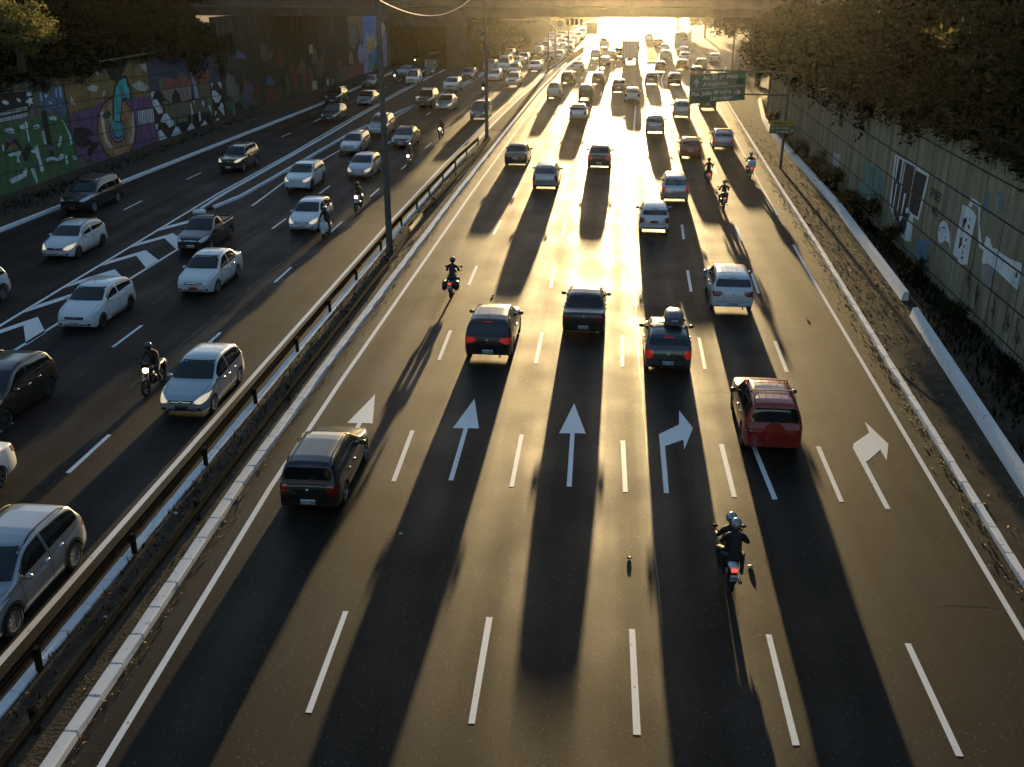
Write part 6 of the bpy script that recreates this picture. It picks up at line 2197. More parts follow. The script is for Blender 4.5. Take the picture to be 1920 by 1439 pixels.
        if 'whitebox' in ex:
            bx_ = put(bm_part('delivery_box', PAINT['white2'], lambda q: q.cbox(-0.25, 0.25, -1.12, -0.64, 0.84, 1.30, 0.03)), 'delivery_box', root)
            tt = put(plate_text('DIRETO'), 'box_lettering', bx_, (0, -1.124, 1.1))
            tt.rotation_euler = (R(90), 0, 0)
    return root, rz


LAMP_BIKE = mat('bike_lamp_lit', (1.0, 0.85, 0.6), 0.1, emit=3.0, emit_col=(1.0, 0.82, 0.52))
TAIL_BIKE = mat('bike_tail_lit', (0.6, 0.01, 0.01), 0.15, emit=0.9, emit_col=(1.0, 0.06, 0.03))


def skin_body(name, pose):
    """One continuous figure grown round a skeleton; pose: 'ride' or 'pillion'."""
    J = {
        'pelvis': ((0, -0.28, 0.90), .145), 'waist': ((0, -0.23, 1.04), .135), 'chest': ((0, -0.13, 1.24), .155), 'collar': ((0, -0.06, 1.40), .10),
        'neck': ((0, -0.02, 1.47), .058), 'head': ((0, 0.02, 1.58), .088), 'crown': ((0, 0.03, 1.68), .07),
    }
    E_ = [('pelvis', 'waist'), ('waist', 'chest'), ('chest', 'collar'), ('collar', 'neck'), ('neck', 'head'), ('head', 'crown')]
    for s_, n in ((1, 'r'), (-1, 'l')):
        J['sh' + n] = ((0.185 * s_, -0.08, 1.37), .072)
        if pose == 'ride':
            J['el' + n] = ((0.285 * s_, 0.05, 1.12), .054)
            J['wr' + n] = ((0.30 * s_, 0.27, 1.075), .036)
            J['ha' + n] = ((0.30 * s_, 0.325, 1.065), .036)
        else:
            J['el' + n] = ((0.33 * s_, 0.02, 1.13), .052)
            J['wr' + n] = ((0.21 * s_, 0.24, 1.08), .036)
            J['ha' + n] = ((0.17 * s_, 0.31, 1.08), .036)
        J['hi' + n] = ((0.11 * s_, -0.25, 0.86), .105)
        J['kn' + n] = ((0.245 * s_, 0.17, 0.74), .072)
        J['an' + n] = ((0.215 * s_, -0.10, 0.38), .046)
        J['he' + n] = ((0.215 * s_, -0.13, 0.345), .042)
        J['to' + n] = ((0.225 * s_, 0.10, 0.335), .036)
        E_ += [('collar', 'sh' + n), ('sh' + n, 'el' + n), ('el' + n, 'wr' + n), ('wr' + n, 'ha' + n), ('pelvis', 'hi' + n), ('hi' + n, 'kn' + n), ('kn' + n, 'an' + n), ('an' + n, 'he' + n), ('he' + n, 'to' + n)]
    keys = list(J)
    me = bpy.data.meshes.new(name)
    me.from_pydata([J[k][0] for k in keys], [(keys.index(a), keys.index(c)) for a, c in E_], [])
    o = bpy.data.objects.new(name, me)
    COL.objects.link(o)
    sk = o.modifiers.new('skin', 'SKIN')
    sv = me.skin_vertices[0].data
    for i, k in enumerate(keys):
        sv[i].radius = (J[k][1] * (1.12 if k in ('chest', 'waist', 'pelvis') else 1), J[k][1] * (0.82 if k in ('chest', 'waist', 'pelvis') else 1))
        sv[i].use_root = k == 'pelvis'
    ss = o.modifiers.new('sub', 'SUBSURF')
    ss.levels = ss.render_levels = 2
    bpy.context.view_layer.update()
    ev = o.evaluated_get(bpy.context.evaluated_depsgraph_get())
    m2 = bpy.data.meshes.new_from_object(ev)
    bpy.data.objects.remove(o)
    B = MB()
    B.v = [tuple(v.co) for v in m2.vertices]
    hands = [Vector(J['har'][0]), Vector(J['hal'][0])]
    for p in m2.polygons:
        B.f.append(tuple(p.vertices))
        c = p.center
        if min((c - h).length for h in hands) < 0.085:
            k = 2
        elif c.z < 0.43:
            k = 3
        elif c.z < 0.94 and not (c.z > 0.9 and c.y < -0.33):
            k = 1
        else:
            k = 0
        B.m.append(k)
    # fingers and thumbs closed round the grips
    for s_, n in ((1, 'r'), (-1, 'l')):
        h = Vector(J['ha' + n][0])
        for j in range(4):
            bx_ = h + Vector((s_ * (0.035 - 0.022 * j), 0.015, 0.012))
            ln = (0.9, 1.0, 0.95, 0.8)[j]
            B.tube([bx_, bx_ + Vector((0, 0.034 * ln, 0.004)), bx_ + Vector((0, 0.045 * ln, -0.026)), bx_ + Vector((0, 0.022 * ln, -0.046))], [.0105, .0098, .009, .0078], 6, 2)
        tb = h + Vector((-s_ * 0.03, -0.005, 0.0))
        B.tube([tb, tb + Vector((-s_ * 0.02, 0.022, -0.012)), tb + Vector((-s_ * 0.012, 0.042, -0.03))], [.012, .0105, .009], 6, 2)
    bpy.data.meshes.remove(m2)
    return B


RIDER_B = {p: skin_body('rider_' + p, p) for p in ('ride', 'pillion')}
CLOTH = {
    'black': mat('jacket_black', (0.012, 0.012, 0.013), 0.7), 'grey': mat('jacket_grey', (0.06, 0.06, 0.062), 0.8), 'navy': mat('jacket_navy', (0.012, 0.016, 0.03), 0.8),
    'jeans': mat('denim', (0.025, 0.035, 0.06), 0.85), 'skin': mat('skin', (0.36, 0.2, 0.13), 0.55), 'shoe': mat('shoe_black', (0.01, 0.01, 0.01), 0.6), 'olive': mat('jacket_olive', (0.05, 0.05, 0.035), 0.8),
}
RIDER_ME = {}
q = MB()
q.ellipsoid((0, 0, 0), (0.132, 0.155, 0.145), 18, 12)
q.v = [(x, y, z if z > -0.09 else -0.09 - (z + 0.09) * 0.2) for x, y, z in q.v]
HELMET = q.mesh('helmet', BLACK_P, 60)
q = MB()
for i in range(9):
    for j in range(4):
        t0, t1 = R(25 + 130 * i / 9), R(25 + 130 * (i + 1) / 9)
        z0, z1 = -0.045 + 0.10 * j / 4, -0.045 + 0.10 * (j + 1) / 4
        f_ = lambda t, z: (0.137 * math.cos(t) * math.sqrt(1 - (z / 0.15) ** 2), 0.161 * math.sin(t) * math.sqrt(1 - (z / 0.15) ** 2), z)
        q.face([f_(t0, z0), f_(t1, z0), f_(t1, z1), f_(t0, z1)])
VISOR = q.mesh('visor', GLASS, 60)
HELM = [mat('helmet_black', (0.01, 0.01, 0.011), 0.12, coat=1.0), mat('helmet_silver', (0.35, 0.35, 0.36), 0.2, metal=0.5, coat=1.0), mat('helmet_white', (0.7, 0.7, 0.7), 0.15, coat=1.0), mat('helmet_red', (0.3, 0.02, 0.02), 0.15, coat=1.0)]
VEST = mat('reflective_strip', (0.55, 0.56, 0.5), 0.4)


def rider(root, rz, pose, jacket, legs, helm, label, dy=0.0, dz=0.0, dx=0.0):
    key = (pose, jacket, legs)
    if key not in RIDER_ME:
        RIDER_ME[key] = RIDER_B[pose].mesh('person', [CLOTH[jacket], CLOTH[legs], CLOTH['black' if jacket != 'olive' else 'skin'], CLOTH['shoe']], 60)
    M_ = Matrix.Translation(root.location) @ Matrix.Rotation(rz, 4, 'Z')
    p = put(RIDER_ME[key], 'person')
    p.location = M_ @ Vector((dx, dy, dz - 0.03))
    p.rotation_euler = (0, 0, rz)
    tag(p, label, 'person', 'people riding motorcycles')
    h = put(HELMET, 'helmet', p, (0, 0.035, 1.625))
    obj_mat(h, HELM[helm])
    put(VISOR, 'visor', h)
    return p


RIDERS = [
    ('black', 'black', 0, 'rider in dark jacket and black helmet beside the silver hatchback'),
    ('navy', 'jeans', 1, 'scooter rider in dark jacket and open pale helmet'),
    ('black', 'jeans', 0, 'rider all in black on the motorcycle with white front'),
    ('grey', 'jeans', 1, 'rider with pale helmet third up the gap between lanes'),
    ('black', 'black', 3, 'rider with dark red helmet alone in the sunlit lane'),
    ('black', 'jeans', 0, 'rider passing in front of the second lamp post'),
    ('black', 'black', 0, 'rider behind the glaring headlamp by the tunnel kerb'),
    ('black', 'black', 1, 'rider just inside the tunnel mouth'),
    ('grey', 'black', 0, 'distant rider squeezing through the far queue'),
    ('black', 'jeans', 0, 'rider in black on the motorcycle with side cases'),
    ('black', 'black', 1, 'front rider with glinting helmet on the two person motorcycle'),
    ('black', 'jeans', 1, 'rider with round dark helmet beside the silver hatchback near the pavement'),
    ('black', 'black', 0, 'broad rider in black behind the orange red car'),
    ('olive', 'jeans', 1, 'courier seated before the white delivery box'),
]

# vehicles: (kind, paint, x, y, direction along Y, level of detail, label, extras, group)
TRAFFIC = [
    ('wagon', 'black', -7.67, 24.68, 1, 2, 'glossy black estate car with roof rails beside the median kerb', 'rails plate:EZU9836', 'cars driving away along the sunlit carriageway'),
    ('suv', 'black2', -4.14, 36.38, 1, 2, 'black crossover with lit red tail lamps behind a straight arrow', 'lit antenna plate:EAP3409', 'cars driving away along the sunlit carriageway'),
    ('sedan2', 'charcoal', -0.65, 39.47, 1, 2, 'charcoal saloon with bright sky-reflecting roof and white plate', 'plate:PJS8738', 'cars driving away along the sunlit carriageway'),
    ('hatch2', 'slate', 2.52, 35.64, 1, 2, 'slate grey hatchback carrying a roof box', 'lit bars box plate:EVH1354', 'cars driving away along the sunlit carriageway'),
    ('boxsuv', 'red', 5.32, 29.42, 1, 2, 'dark red off-roader with roof ribs and spare wheel on its tailgate', 'spare ribs rails bars', 'cars driving away along the sunlit carriageway'),
    ('suv', 'white', 5.61, 43.02, 1, 2, 'white crossover with ribbed roof and dark wraparound rear window', 'ribs plate:EYT3358', 'cars driving away along the sunlit carriageway'),
    ('hatch', 'white', 2.81, 56.57, 1, 2, 'white hatchback with red taxi plate', 'redplate ribs', 'cars driving away along the sunlit carriageway'),
    ('mpv', 'silver', 4.43, 64.79, 1, 2, 'silver hatchback with lit tail lamps just beyond the white taxi', 'lit plate:DZB4417', 'cars driving away along the sunlit carriageway'),
    ('mpv', 'silver2', -4.01, 67.84, 1, 2, 'silver people carrier casting a long shadow beside the white lane dashes', 'plate:', 'cars driving away along the sunlit carriageway'),
    ('sedan', 'charcoal', -6.74, 76.29, 1, 2, 'dark grey saloon closest to the median among the away traffic', 'plate:', 'cars driving away along the sunlit carriageway'),
    ('sedan2', 'charcoal', -0.5, 75.98, 1, 2, 'dark saloon with lit tail lamps on the glaring lane', 'lit plate:', 'cars driving away along the sunlit carriageway'),
    ('hatch', 'orange', 6.55, 80.53, 1, 2, 'orange red hatchback among silver cars', 'plate:', 'cars driving away along the sunlit carriageway'),
    ('hatch2', 'silver', 9.52, 85.13, 1, 2, 'silver hatchback beside the pavement with lit tail lamps', 'lit plate:', 'cars driving away along the sunlit carriageway'),
    ('hatch', 'silver2', 4.3, 93.36, 1, 1, 'silver hatchback in front of the orange red one, one lane over', 'plate:', 'cars driving away along the sunlit carriageway'),
    ('hatch2', 'silver', -2.89, 100.7, 1, 1, 'silver hatchback alone between the two left lanes of dashes', 'plate:', 'cars driving away along the sunlit carriageway'),
    ('mpv', 'silver2', 7.34, 104.03, 1, 1, 'silver car half hidden by the corner of the green sign', 'lit plate:', 'cars driving away along the sunlit carriageway'),
    ('boxsuv', 'black2', 10.49, 110.2, 1, 1, 'black car under the big green sign', '', 'cars driving away along the sunlit carriageway'),
    ('van', 'silver', -6.21, 118.51, 1, 1, 'silver van with dark windows close to the median', 'plate:', 'cars driving away along the sunlit carriageway'),
    ('boxsuv', 'charcoal', -2.55, 117.93, 1, 1, 'dark off-roader with a spare wheel beside the silver van', 'spare', 'cars driving away along the sunlit carriageway'),
    ('hatch2', 'white', 2.65, 116.29, 1, 1, 'white hatchback over the start of the solid centre line', 'plate:', 'cars driving away along the sunlit carriageway'),
    ('sedan', 'black2', 1.22, 125.38, 1, 1, 'dark saloon hidden partly behind the white hatchback', '', 'cars driving away along the sunlit carriageway'),
    ('hatch', 'charcoal', -1.38, 134.04, 1, 1, 'rounded dark car in full glare ahead of the off-roader', '', 'cars driving away along the sunlit carriageway'),
    ('hatch', 'black2', -5.38, 134.97, 1, 1, 'dark hatchback next to the median, beyond the silver van', 'plate:', 'cars driving away along the sunlit carriageway'),
    ('hatch', 'charcoal', 5.43, 134.67, 1, 1, 'dark hatchback level with another one, nearer the centre line', '', 'cars driving away along the sunlit carriageway'),
    ('hatch2', 'black2', 8.39, 134.34, 1, 1, 'dark hatchback level with another one, nearer the exit lanes', '', 'cars driving away along the sunlit carriageway'),
    ('sedan', 'silver', -4.59, 150.84, 1, 1, 'pale saloon beyond the dark hatchback at the median', '', 'cars driving away along the sunlit carriageway'),
    ('boxsuv', 'charcoal', -0.74, 157.09, 1, 0, 'small dark off-roader in the glare beside the lorry', '', 'cars driving away along the sunlit carriageway'),
    ('sedan', 'charcoal', 0.26, 171.79, 1, 0, 'dark saloon side by side with a smaller one, ahead in the glare', '', 'cars driving away along the sunlit carriageway'),
    ('hatch', 'charcoal', 1.43, 179.36, 1, 0, 'tiny dark car just short of the lorry', '', 'cars driving away along the sunlit carriageway'),
    ('hatch', 'silver2', -2.38, 174.52, 1, 0, 'pale hatchback farthest up the median lane before the bend', '', 'cars driving away along the sunlit carriageway'),
    ('van', 'white', -1.19, 201.07, 1, 0, 'white van fading into the glare past the bend', '', 'cars driving away along the sunlit carriageway'),
    ('truck', 'white', 3.27, 167.05, 1, 1, 'tall white box lorry in the middle of the glare', '', 'cars driving away along the sunlit carriageway'),
    ('hatch', 'red', 7.33, 151.72, 1, 1, 'car with glowing red tail lamps at the tip of the grass wedge', 'lit', 'cars driving away along the sunlit carriageway'),
    ('hatch2', 'charcoal', 10.76, 155.43, 1, 1, 'dark car with glowing red tail lamps entering the exit lanes', 'lit', 'cars driving away along the sunlit carriageway'),
    ('hatch', 'brown', 12.06, 144.36, 1, 1, 'brown car closest to the top edge of the green sign', '', 'cars driving away along the sunlit carriageway'),
    ('hatch', 'yellow', 13.72, 157.42, 1, 1, 'yellowish taxi beyond the brown car', '', 'cars driving away along the sunlit carriageway'),
    ('hatch2', 'silver', 16.74, 168.01, 1, 1, 'silver car beside the trees at the exit', '', 'cars driving away along the sunlit carriageway'),
    ('mpv', 'silver', 9.18, 172.47, 1, 0, 'silver people carrier in the exit queue behind the tail lamps', '', 'cars driving away along the sunlit carriageway'),
    ('sedan', 'white', 12.09, 169.8, 1, 0, 'white saloon in the exit queue ahead of the dark car', '', 'cars driving away along the sunlit carriageway'),
    ('bus', 'white', 13.63, 199.25, 1, 1, 'white city bus in the exit queue', '', 'cars driving away along the sunlit carriageway'),
    ('hatch', 'silver', 12.7, 182.77, 1, 0, 'small silver car tailing the bus', '', 'cars driving away along the sunlit carriageway'),
    ('sedan', 'white', 9.69, 188.83, 1, 0, 'white saloon two cars up the exit queue', '', 'cars driving away along the sunlit carriageway'),
    ('hatch', 'red', 9.29, 203.46, 1, 0, 'small red car far up the exit queue', '', 'cars driving away along the sunlit carriageway'),
    ('hatch', 'white', 7.93, 220.79, 1, 0, 'farthest white car beyond the grass wedge', '', 'cars driving away along the sunlit carriageway'),
    ('suv', 'greysilver', -13.52, 18.26, -1, 2, 'silver crossover with black roof rails at the corner of the picture', 'rails mirrors', 'oncoming cars on the far side of the median'),
    ('sedan', 'white', -17.65, 22.11, -1, 2, 'white saloon cut off at the edge, only its tail in view', '', 'oncoming cars on the far side of the median'),
    ('suv', 'black', -19.71, 28.35, -1, 2, 'black crossover cut off at the edge beside the hatched zone', 'rails', 'oncoming cars on the far side of the median'),
    ('suv', 'white2', -27.42, 38.42, -1, 2, 'white off-roader of which only the rear wheel shows', '', 'oncoming cars on the far side of the median'),
    ('hatch', 'silverblue', -13.53, 30.21, -1, 2, 'silver hatchback overtaking the motorcycle next to the guard rail', 'on antenna darkplate', 'oncoming cars on the far side of the median'),
    ('hatch2', 'white', -21.19, 37.9, -1, 2, 'white hatchback driving over the hatched markings', 'plate: antenna', 'oncoming cars on the far side of the median'),
    ('sedan2', 'white2', -18.26, 43.13, -1, 2, 'white saloon taxi with red plate', 'redplate antenna', 'oncoming cars on the far side of the median'),
    ('pickup', 'black2', -21.26, 50.23, -1, 2, 'black pickup with open bed at the island nose', 'bars', 'oncoming cars on the far side of the median'),
    ('hatch2', 'white2', -27.5, 48.07, -1, 2, 'white hatchback with roof rails, lit lamps, by the wall side lane dashes', 'on rails plate:', 'oncoming cars on the far side of the median'),
    ('bigsuv', 'black', -31.67, 58.24, -1, 2, 'black off-roader in the shade below the green letters', 'rails redplate', 'oncoming cars on the far side of the median'),
    ('hatch', 'white', -16.79, 54.74, -1, 2, 'white hatchback beside the white scooter', 'on plate:', 'oncoming cars on the far side of the median'),
    ('suv', 'white2', -20.35, 65.71, -1, 2, 'white crossover with black grille behind the hatchback', 'on plate:', 'oncoming cars on the far side of the median'),
    ('hatch2', 'silver', -17.27, 70.04, -1, 2, 'silver hatchback with lit lamps behind the lamp post', 'on plate:', 'oncoming cars on the far side of the median'),
    ('sedan', 'black2', -16.9, 83.54, -1, 2, 'black saloon between the silver off-roader and a motorcycle', 'plate:', 'oncoming cars on the far side of the median'),
    ('wagon', 'silver2', -20.38, 79.98, -1, 2, 'old silver estate car on the inside lane', 'plate:', 'oncoming cars on the far side of the median'),
    ('boxsuv', 'silver', -20.29, 89.44, -1, 2, 'silver off-roader half hidden by the lamp post', 'rails plate:', 'oncoming cars on the far side of the median'),
    ('boxsuv', 'black2', -27.17, 71.84, -1, 2, 'black off-roader below the hexagon mural', 'on rails plate:', 'oncoming cars on the far side of the median'),
    ('hatch', 'charcoal', -26.86, 97.79, -1, 1, 'dark hatchback on the lane under the tall sooty wall', 'plate:', 'oncoming cars on the far side of the median'),
    ('boxsuv', 'black', -30.22, 111.46, -1, 1, 'black car close behind the dark hatchback, hugging the wall kerb', '', 'oncoming cars on the far side of the median'),
    ('sedan', 'silver2', -26.29, 110.06, -1, 1, 'grey saloon beside the island, level with the black cars', 'plate:', 'oncoming cars on the far side of the median'),
    ('hatch', 'black2', -29.81, 126.96, -1, 1, 'black car in front of the blue mural', '', 'oncoming cars on the far side of the median'),
    ('mpv', 'bluegrey', -12.66, 100.71, -1, 2, 'blue grey hatchback against the second lamp post', 'plate:', 'oncoming cars on the far side of the median'),
    ('sedan2', 'silver', -17.07, 106.91, -1, 1, 'silver saloon beside the dark off-roader', 'on plate:', 'oncoming cars on the far side of the median'),
    ('bigsuv', 'black2', -19.63, 109.48, -1, 1, 'dark off-roader beside the silver saloon', 'rails plate:', 'oncoming cars on the far side of the median'),
    ('suv', 'white2', -19.03, 124.04, -1, 1, 'pale crossover ahead of the red car', '', 'oncoming cars on the far side of the median'),
    ('sedan2', 'red', -18.8, 138.04, -1, 1, 'bright red saloon at the foot of the dark bank', 'plate:', 'oncoming cars on the far side of the median'),
    ('van', 'white', -25.17, 131.2, -1, 1, 'white delivery van coming out of the tunnel lanes', 'plate:', 'oncoming cars on the far side of the median'),
    ('sedan', 'silver', -28.14, 141.51, -1, 1, 'silver taxi behind the delivery van', '', 'oncoming cars on the far side of the median'),
    ('hatch2', 'charcoal', -25.04, 143.09, -1, 1, 'dark hatchback leaving the tunnel beside a tall van', 'plate:', 'oncoming cars on the far side of the median'),
    ('minibus', 'silver2', -26.61, 155.14, -1, 1, 'tall grey van at the tunnel mouth', '', 'oncoming cars on the far side of the median'),
    ('hatch', 'silver', -15.17, 136.08, -1, 1, 'silver hatchback behind the second lamp post, next to the black car', '', 'oncoming cars on the far side of the median'),
    ('boxsuv', 'white2', -12.11, 130.63, -1, 1, 'pale off-roader with round lamps nearest the far median', 'on', 'oncoming cars on the far side of the median'),
    ('sedan', 'charcoal', -13.47, 145.95, -1, 1, 'dark car between the silver van and the pale saloon', '', 'oncoming cars on the far side of the median'),
    ('hatch2', 'silver2', -17.56, 151.82, -1, 1, 'silver hatchback at the kerb below the gantry', '', 'oncoming cars on the far side of the median'),
    ('minibus', 'white', -15.21, 150.27, -1, 1, 'rounded white van in the middle of the far queue', '', 'oncoming cars on the far side of the median'),
    ('sedan2', 'white2', -14.4, 158.46, -1, 0, 'white saloon beyond the rounded van', '', 'oncoming cars on the far side of the median'),
    ('sedan', 'silver', -10.84, 151.01, -1, 1, 'pale saloon alone by the far median', '', 'oncoming cars on the far side of the median'),
    ('hatch', 'silver', -16.92, 174.02, -1, 0, 'silver car at the kerb below the trees', '', 'oncoming cars on the far side of the median'),
    ('hatch', 'white2', -13.75, 164.94, -1, 0, 'white car two places behind the white saloon', '', 'oncoming cars on the far side of the median'),
    ('bigsuv', 'charcoal', -12.31, 175.97, -1, 0, 'dark off-roader in the far queue', '', 'oncoming cars on the far side of the median'),
    ('hatch', 'charcoal', -9.61, 169.38, -1, 0, 'dark car between the gantry legs, at the far median', '', 'oncoming cars on the far side of the median'),
    ('sedan', 'silver2', -8.43, 171.84, -1, 0, 'grey saloon next to the gantry leg', '', 'oncoming cars on the far side of the median'),
    ('van', 'white', -11.63, 187.55, -1, 0, 'white van behind the far off-roader', '', 'oncoming cars on the far side of the median'),
    ('hatch', 'silver', -9.86, 186.41, -1, 0, 'tiny silver hatchback in the glaring far queue', '', 'small cars of the far queue dissolving in the glare'),
    ('sedan', 'white', -8.75, 189.3, -1, 0, 'tiny white saloon in the glaring far queue', '', 'small cars of the far queue dissolving in the glare'),
    ('hatch', 'charcoal', -7.25, 182.99, -1, 0, 'tiny dark hatchback in the glaring far queue', '', 'small cars of the far queue dissolving in the glare'),
    ('hatch', 'white2', -7.73, 197.16, -1, 0, 'tiny white hatchback in the glaring far queue', '', 'small cars of the far queue dissolving in the glare'),
    ('hatch', 'silver', -9.44, 201.25, -1, 0, 'tiny silver hatchback in the glaring far queue', '', 'small cars of the far queue dissolving in the glare'),
    ('sedan', 'white2', -11.15, 202.8, -1, 0, 'tiny white saloon in the glaring far queue', '', 'small cars of the far queue dissolving in the glare'),
    ('hatch', 'charcoal', -12.59, 202.41, -1, 0, 'tiny dark hatchback in the glaring far queue', '', 'small cars of the far queue dissolving in the glare'),
    ('sedan', 'white', -7.27, 209.21, -1, 0, 'tiny white saloon in the glaring far queue', '', 'small cars of the far queue dissolving in the glare'),
    ('hatch', 'silver2', -8.89, 211.97, -1, 0, 'tiny silver hatchback in the glaring far queue', '', 'small cars of the far queue dissolving in the glare'),
    ('hatch', 'white', -10.76, 215.05, -1, 0, 'tiny white hatchback in the glaring far queue', '', 'small cars of the far queue dissolving in the glare'),
    ('hatch', 'silver', -6.86, 222.24, -1, 0, 'tiny silver hatchback in the glaring far queue', '', 'small cars of the far queue dissolving in the glare'),
    ('sedan', 'charcoal', -8.57, 225.89, -1, 0, 'tiny dark saloon in the glaring far queue', '', 'small cars of the far queue dissolving in the glare'),
    ('hatch', 'white2', -10.36, 227.3, -1, 0, 'tiny white hatchback in the glaring far queue', '', 'small cars of the far queue dissolving in the glare'),
    ('hatch', 'silver', -12.34, 223.49, -1, 0, 'tiny silver hatchback in the glaring far queue', '', 'small cars of the far queue dissolving in the glare'),
    ('hatch', 'white', -6.4, 237.26, -1, 0, 'tiny white hatchback in the glaring far queue', '', 'small cars of the far queue dissolving in the glare'),
]
# motorcycles: (kind, x, y, direction, label, extras)
BIKES = [
    ('moto', -15.56, 30.72, -1, 'black motorcycle with lit headlamp beside the silver hatchback', 'on fair'),
    ('scooter', -15.25, 52.3, -1, 'white scooter riding between the lanes beside a white hatchback', ''),
    ('moto', -15.08, 59.07, -1, 'dark motorcycle with white front between the lanes', 'on'),
    ('moto', -14.69, 73.6, -1, 'dark motorcycle with lit headlamp, third up the gap between lanes', 'on'),
    ('moto', -14.51, 87.25, -1, 'dark motorcycle with small lit headlamp alone in the sunlit lane', 'on'),
    ('moto', -14.64, 119.4, -1, 'motorcycle in front of the second lamp post', 'on'),
    ('moto', -28.12, 133.71, -1, 'motorcycle with glaring headlamp by the tunnel kerb', 'on'),
    ('moto', -29.97, 158.03, -1, 'motorcycle just inside the tunnel mouth', 'on'),
    ('moto', -13.14, 162.45, -1, 'distant motorcycle squeezing through the far queue', 'on'),
    ('moto', -6.72, 42.59, 1, 'motorcycle with side cases next to the median line', 'cases lit'),
    ('moto', 3.28, 20.78, 1, 'motorcycle with white tail and plate carrying two people', 'whitetail lit'),
    ('moto', 7.3, 61.77, 1, 'motorcycle beside the silver hatchback near the pavement', 'lit topbox'),
    ('moto', 7.04, 69.48, 1, 'motorcycle with glowing red tail lamp behind the orange red car', 'lit'),
    ('moto', 10.21, 72.06, 1, 'motorcycle with a white delivery box by the pavement kerb', 'lit whitebox'),
]

for i, rec in enumerate(TRAFFIC):
    if rec[0] == 'truck':
        lorry(rec)
    elif rec[0] == 'bus':
        bus(rec)
    else:
        place_car(i, rec)
for i, rec in enumerate(BIKES):
    root, rz = motorcycle(i, rec)
    ja, le, he, lab = RIDERS[i]
    two = 'two people' in rec[4]
    rider(root, rz, 'ride', ja, le, he, lab, dx=-0.0)
    if two:
        rider(root, rz, 'pillion', 'black', 'black', 1, 'passenger clinging on behind on the two person motorcycle', dy=-0.36, dz=0.05, dx=0.05)

# ------------------------------------------------------------------ banks and vegetation
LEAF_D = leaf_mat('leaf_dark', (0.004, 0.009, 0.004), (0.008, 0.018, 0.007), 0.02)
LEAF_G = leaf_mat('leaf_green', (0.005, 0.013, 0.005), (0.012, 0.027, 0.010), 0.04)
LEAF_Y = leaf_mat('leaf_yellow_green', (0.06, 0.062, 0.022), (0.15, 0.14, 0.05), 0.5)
BARK = noisy('bark', (0.022, 0.017, 0.012), (0.06, 0.048, 0.035), 6, 0.95, bump=0.7, bump_scale=20)


def bank(name, grid, material):
    """Sloping earth from rows of (x, y, z)."""
    q = MB()
    for a, c in zip(grid, grid[1:]):
        for j in range(len(a) - 1):
            q.face([a[j], a[j + 1], c[j + 1], c[j]])
    return tag(q.obj(name, material, None, 60), kind='structure')


rows = []
for y in range(-62, 108, 6):
    rows.append([(15.7, y, 7.0 + random.uniform(-.1, .1)), (17.5, y, 7.4 + random.uniform(-.2, .2)), (21, y, 8.4 + random.uniform(-.3, .3)), (30, y, 11), (60, y, 14)])
bank('hillside', rows, HILL_M)
rows = []
for y in range(101, 345, 8):
    xb = interp(KERB_R, y) + 4.0
    rows.append([(max(15.7, xb), y, 0.05), (max(15.7, xb) + 4, y, 2.2 + random.uniform(-.3, .3)), (max(15.7, xb) + 10, y, 5.5), (xb + 50, y, 9)])
bank('hillside', rows, HILL_M)
rows = []
for y in range(-58, 107, 6):
    xw = -38.35 + (y - 57) * 1.2 / 43
    rows.append([(xw - 50, y, 15), (xw - 16, y, 12.0), (xw - 6, y, 8.6 + random.uniform(-.3, .3)), (xw - 2, y, 7.5 + random.uniform(-.1, .1)), (xw, y, 7.2)])
bank('hillside', rows, HILL_M)
rows = []
for y, f in ((153.5, 0), (160, .5), (170, 1), (190, 1), (212, .6), (240, .2), (290, 0), (340, 0)):
    xr = interp(ISL_R, y)
    rows.append([(-90, y, 10 + 3 * f), (-45, y, 8.4 + 2 * f), (-33, y, 8.25 + 1.5 * f), (-21.2, y, 8.25 + f), (xr - 1.5, y, 2.2 + 1.2 * f), (xr, y, 0.1)])
bank('hillside', rows, HILL_M)


rows = []
for y, z in ((-60, 0.0), (-85, 4.0), (-120, 9.0), (-190, 14.0), (-290, 16.0)):
    rows.append([(x, y, -0.1 + z * (1 + .12 * math.sin(x * .05 + y))) for x in range(-240, 241, 30)])
bank('hillside', rows, HILL_M)  # invented rise behind the camera, added so car windows reflect something dark


def make_crown(seed, lobes, n_cl, per, leaf, spread, material, name='crown', flat=1.0):
    """Leaf-sized faces in clumps spread through uneven lobes; centred on the origin, radius about 1 x size."""
    rnd = random.Random(seed)
    q = MB()
    cl = []
    for k in range(n_cl):
        c, r = rnd.choice(lobes)
        while True:
            d = Vector((rnd.uniform(-1, 1), rnd.uniform(-1, 1), rnd.uniform(-1, 1)))
            if 0.25 < d.length < 1:
                break
        d = d.normalized() * (d.length ** 0.45)
        cl.append(Vector((c[0] + d.x * r[0], c[1] + d.y * r[1], c[2] + d.z * r[2])))
    for c in cl:
        sp = spread * rnd.uniform(0.6, 1.3)
        droop = Vector((rnd.uniform(-.3, .3), rnd.uniform(-.3, .3), rnd.uniform(-.6, .1)))
        for j in range(int(per * rnd.uniform(0.6, 1.3))):
            p = c + Vector((rnd.gauss(0, sp), rnd.gauss(0, sp), rnd.gauss(0, sp * 0.7)))
            u = (Vector((rnd.gauss(0, 1), rnd.gauss(0, 1), rnd.gauss(0, 0.7))) + droop).normalized()
            w = u.cross(Vector((rnd.gauss(0, 1), rnd.gauss(0, 1), rnd.gauss(0, 1)))).normalized()
            s = leaf * rnd.uniform(0.6, 1.35)
            q.face([p - u * s, p + w * s * 0.42, p + u * s, p - w * s * 0.42])
    return q.mesh(name, material), cl


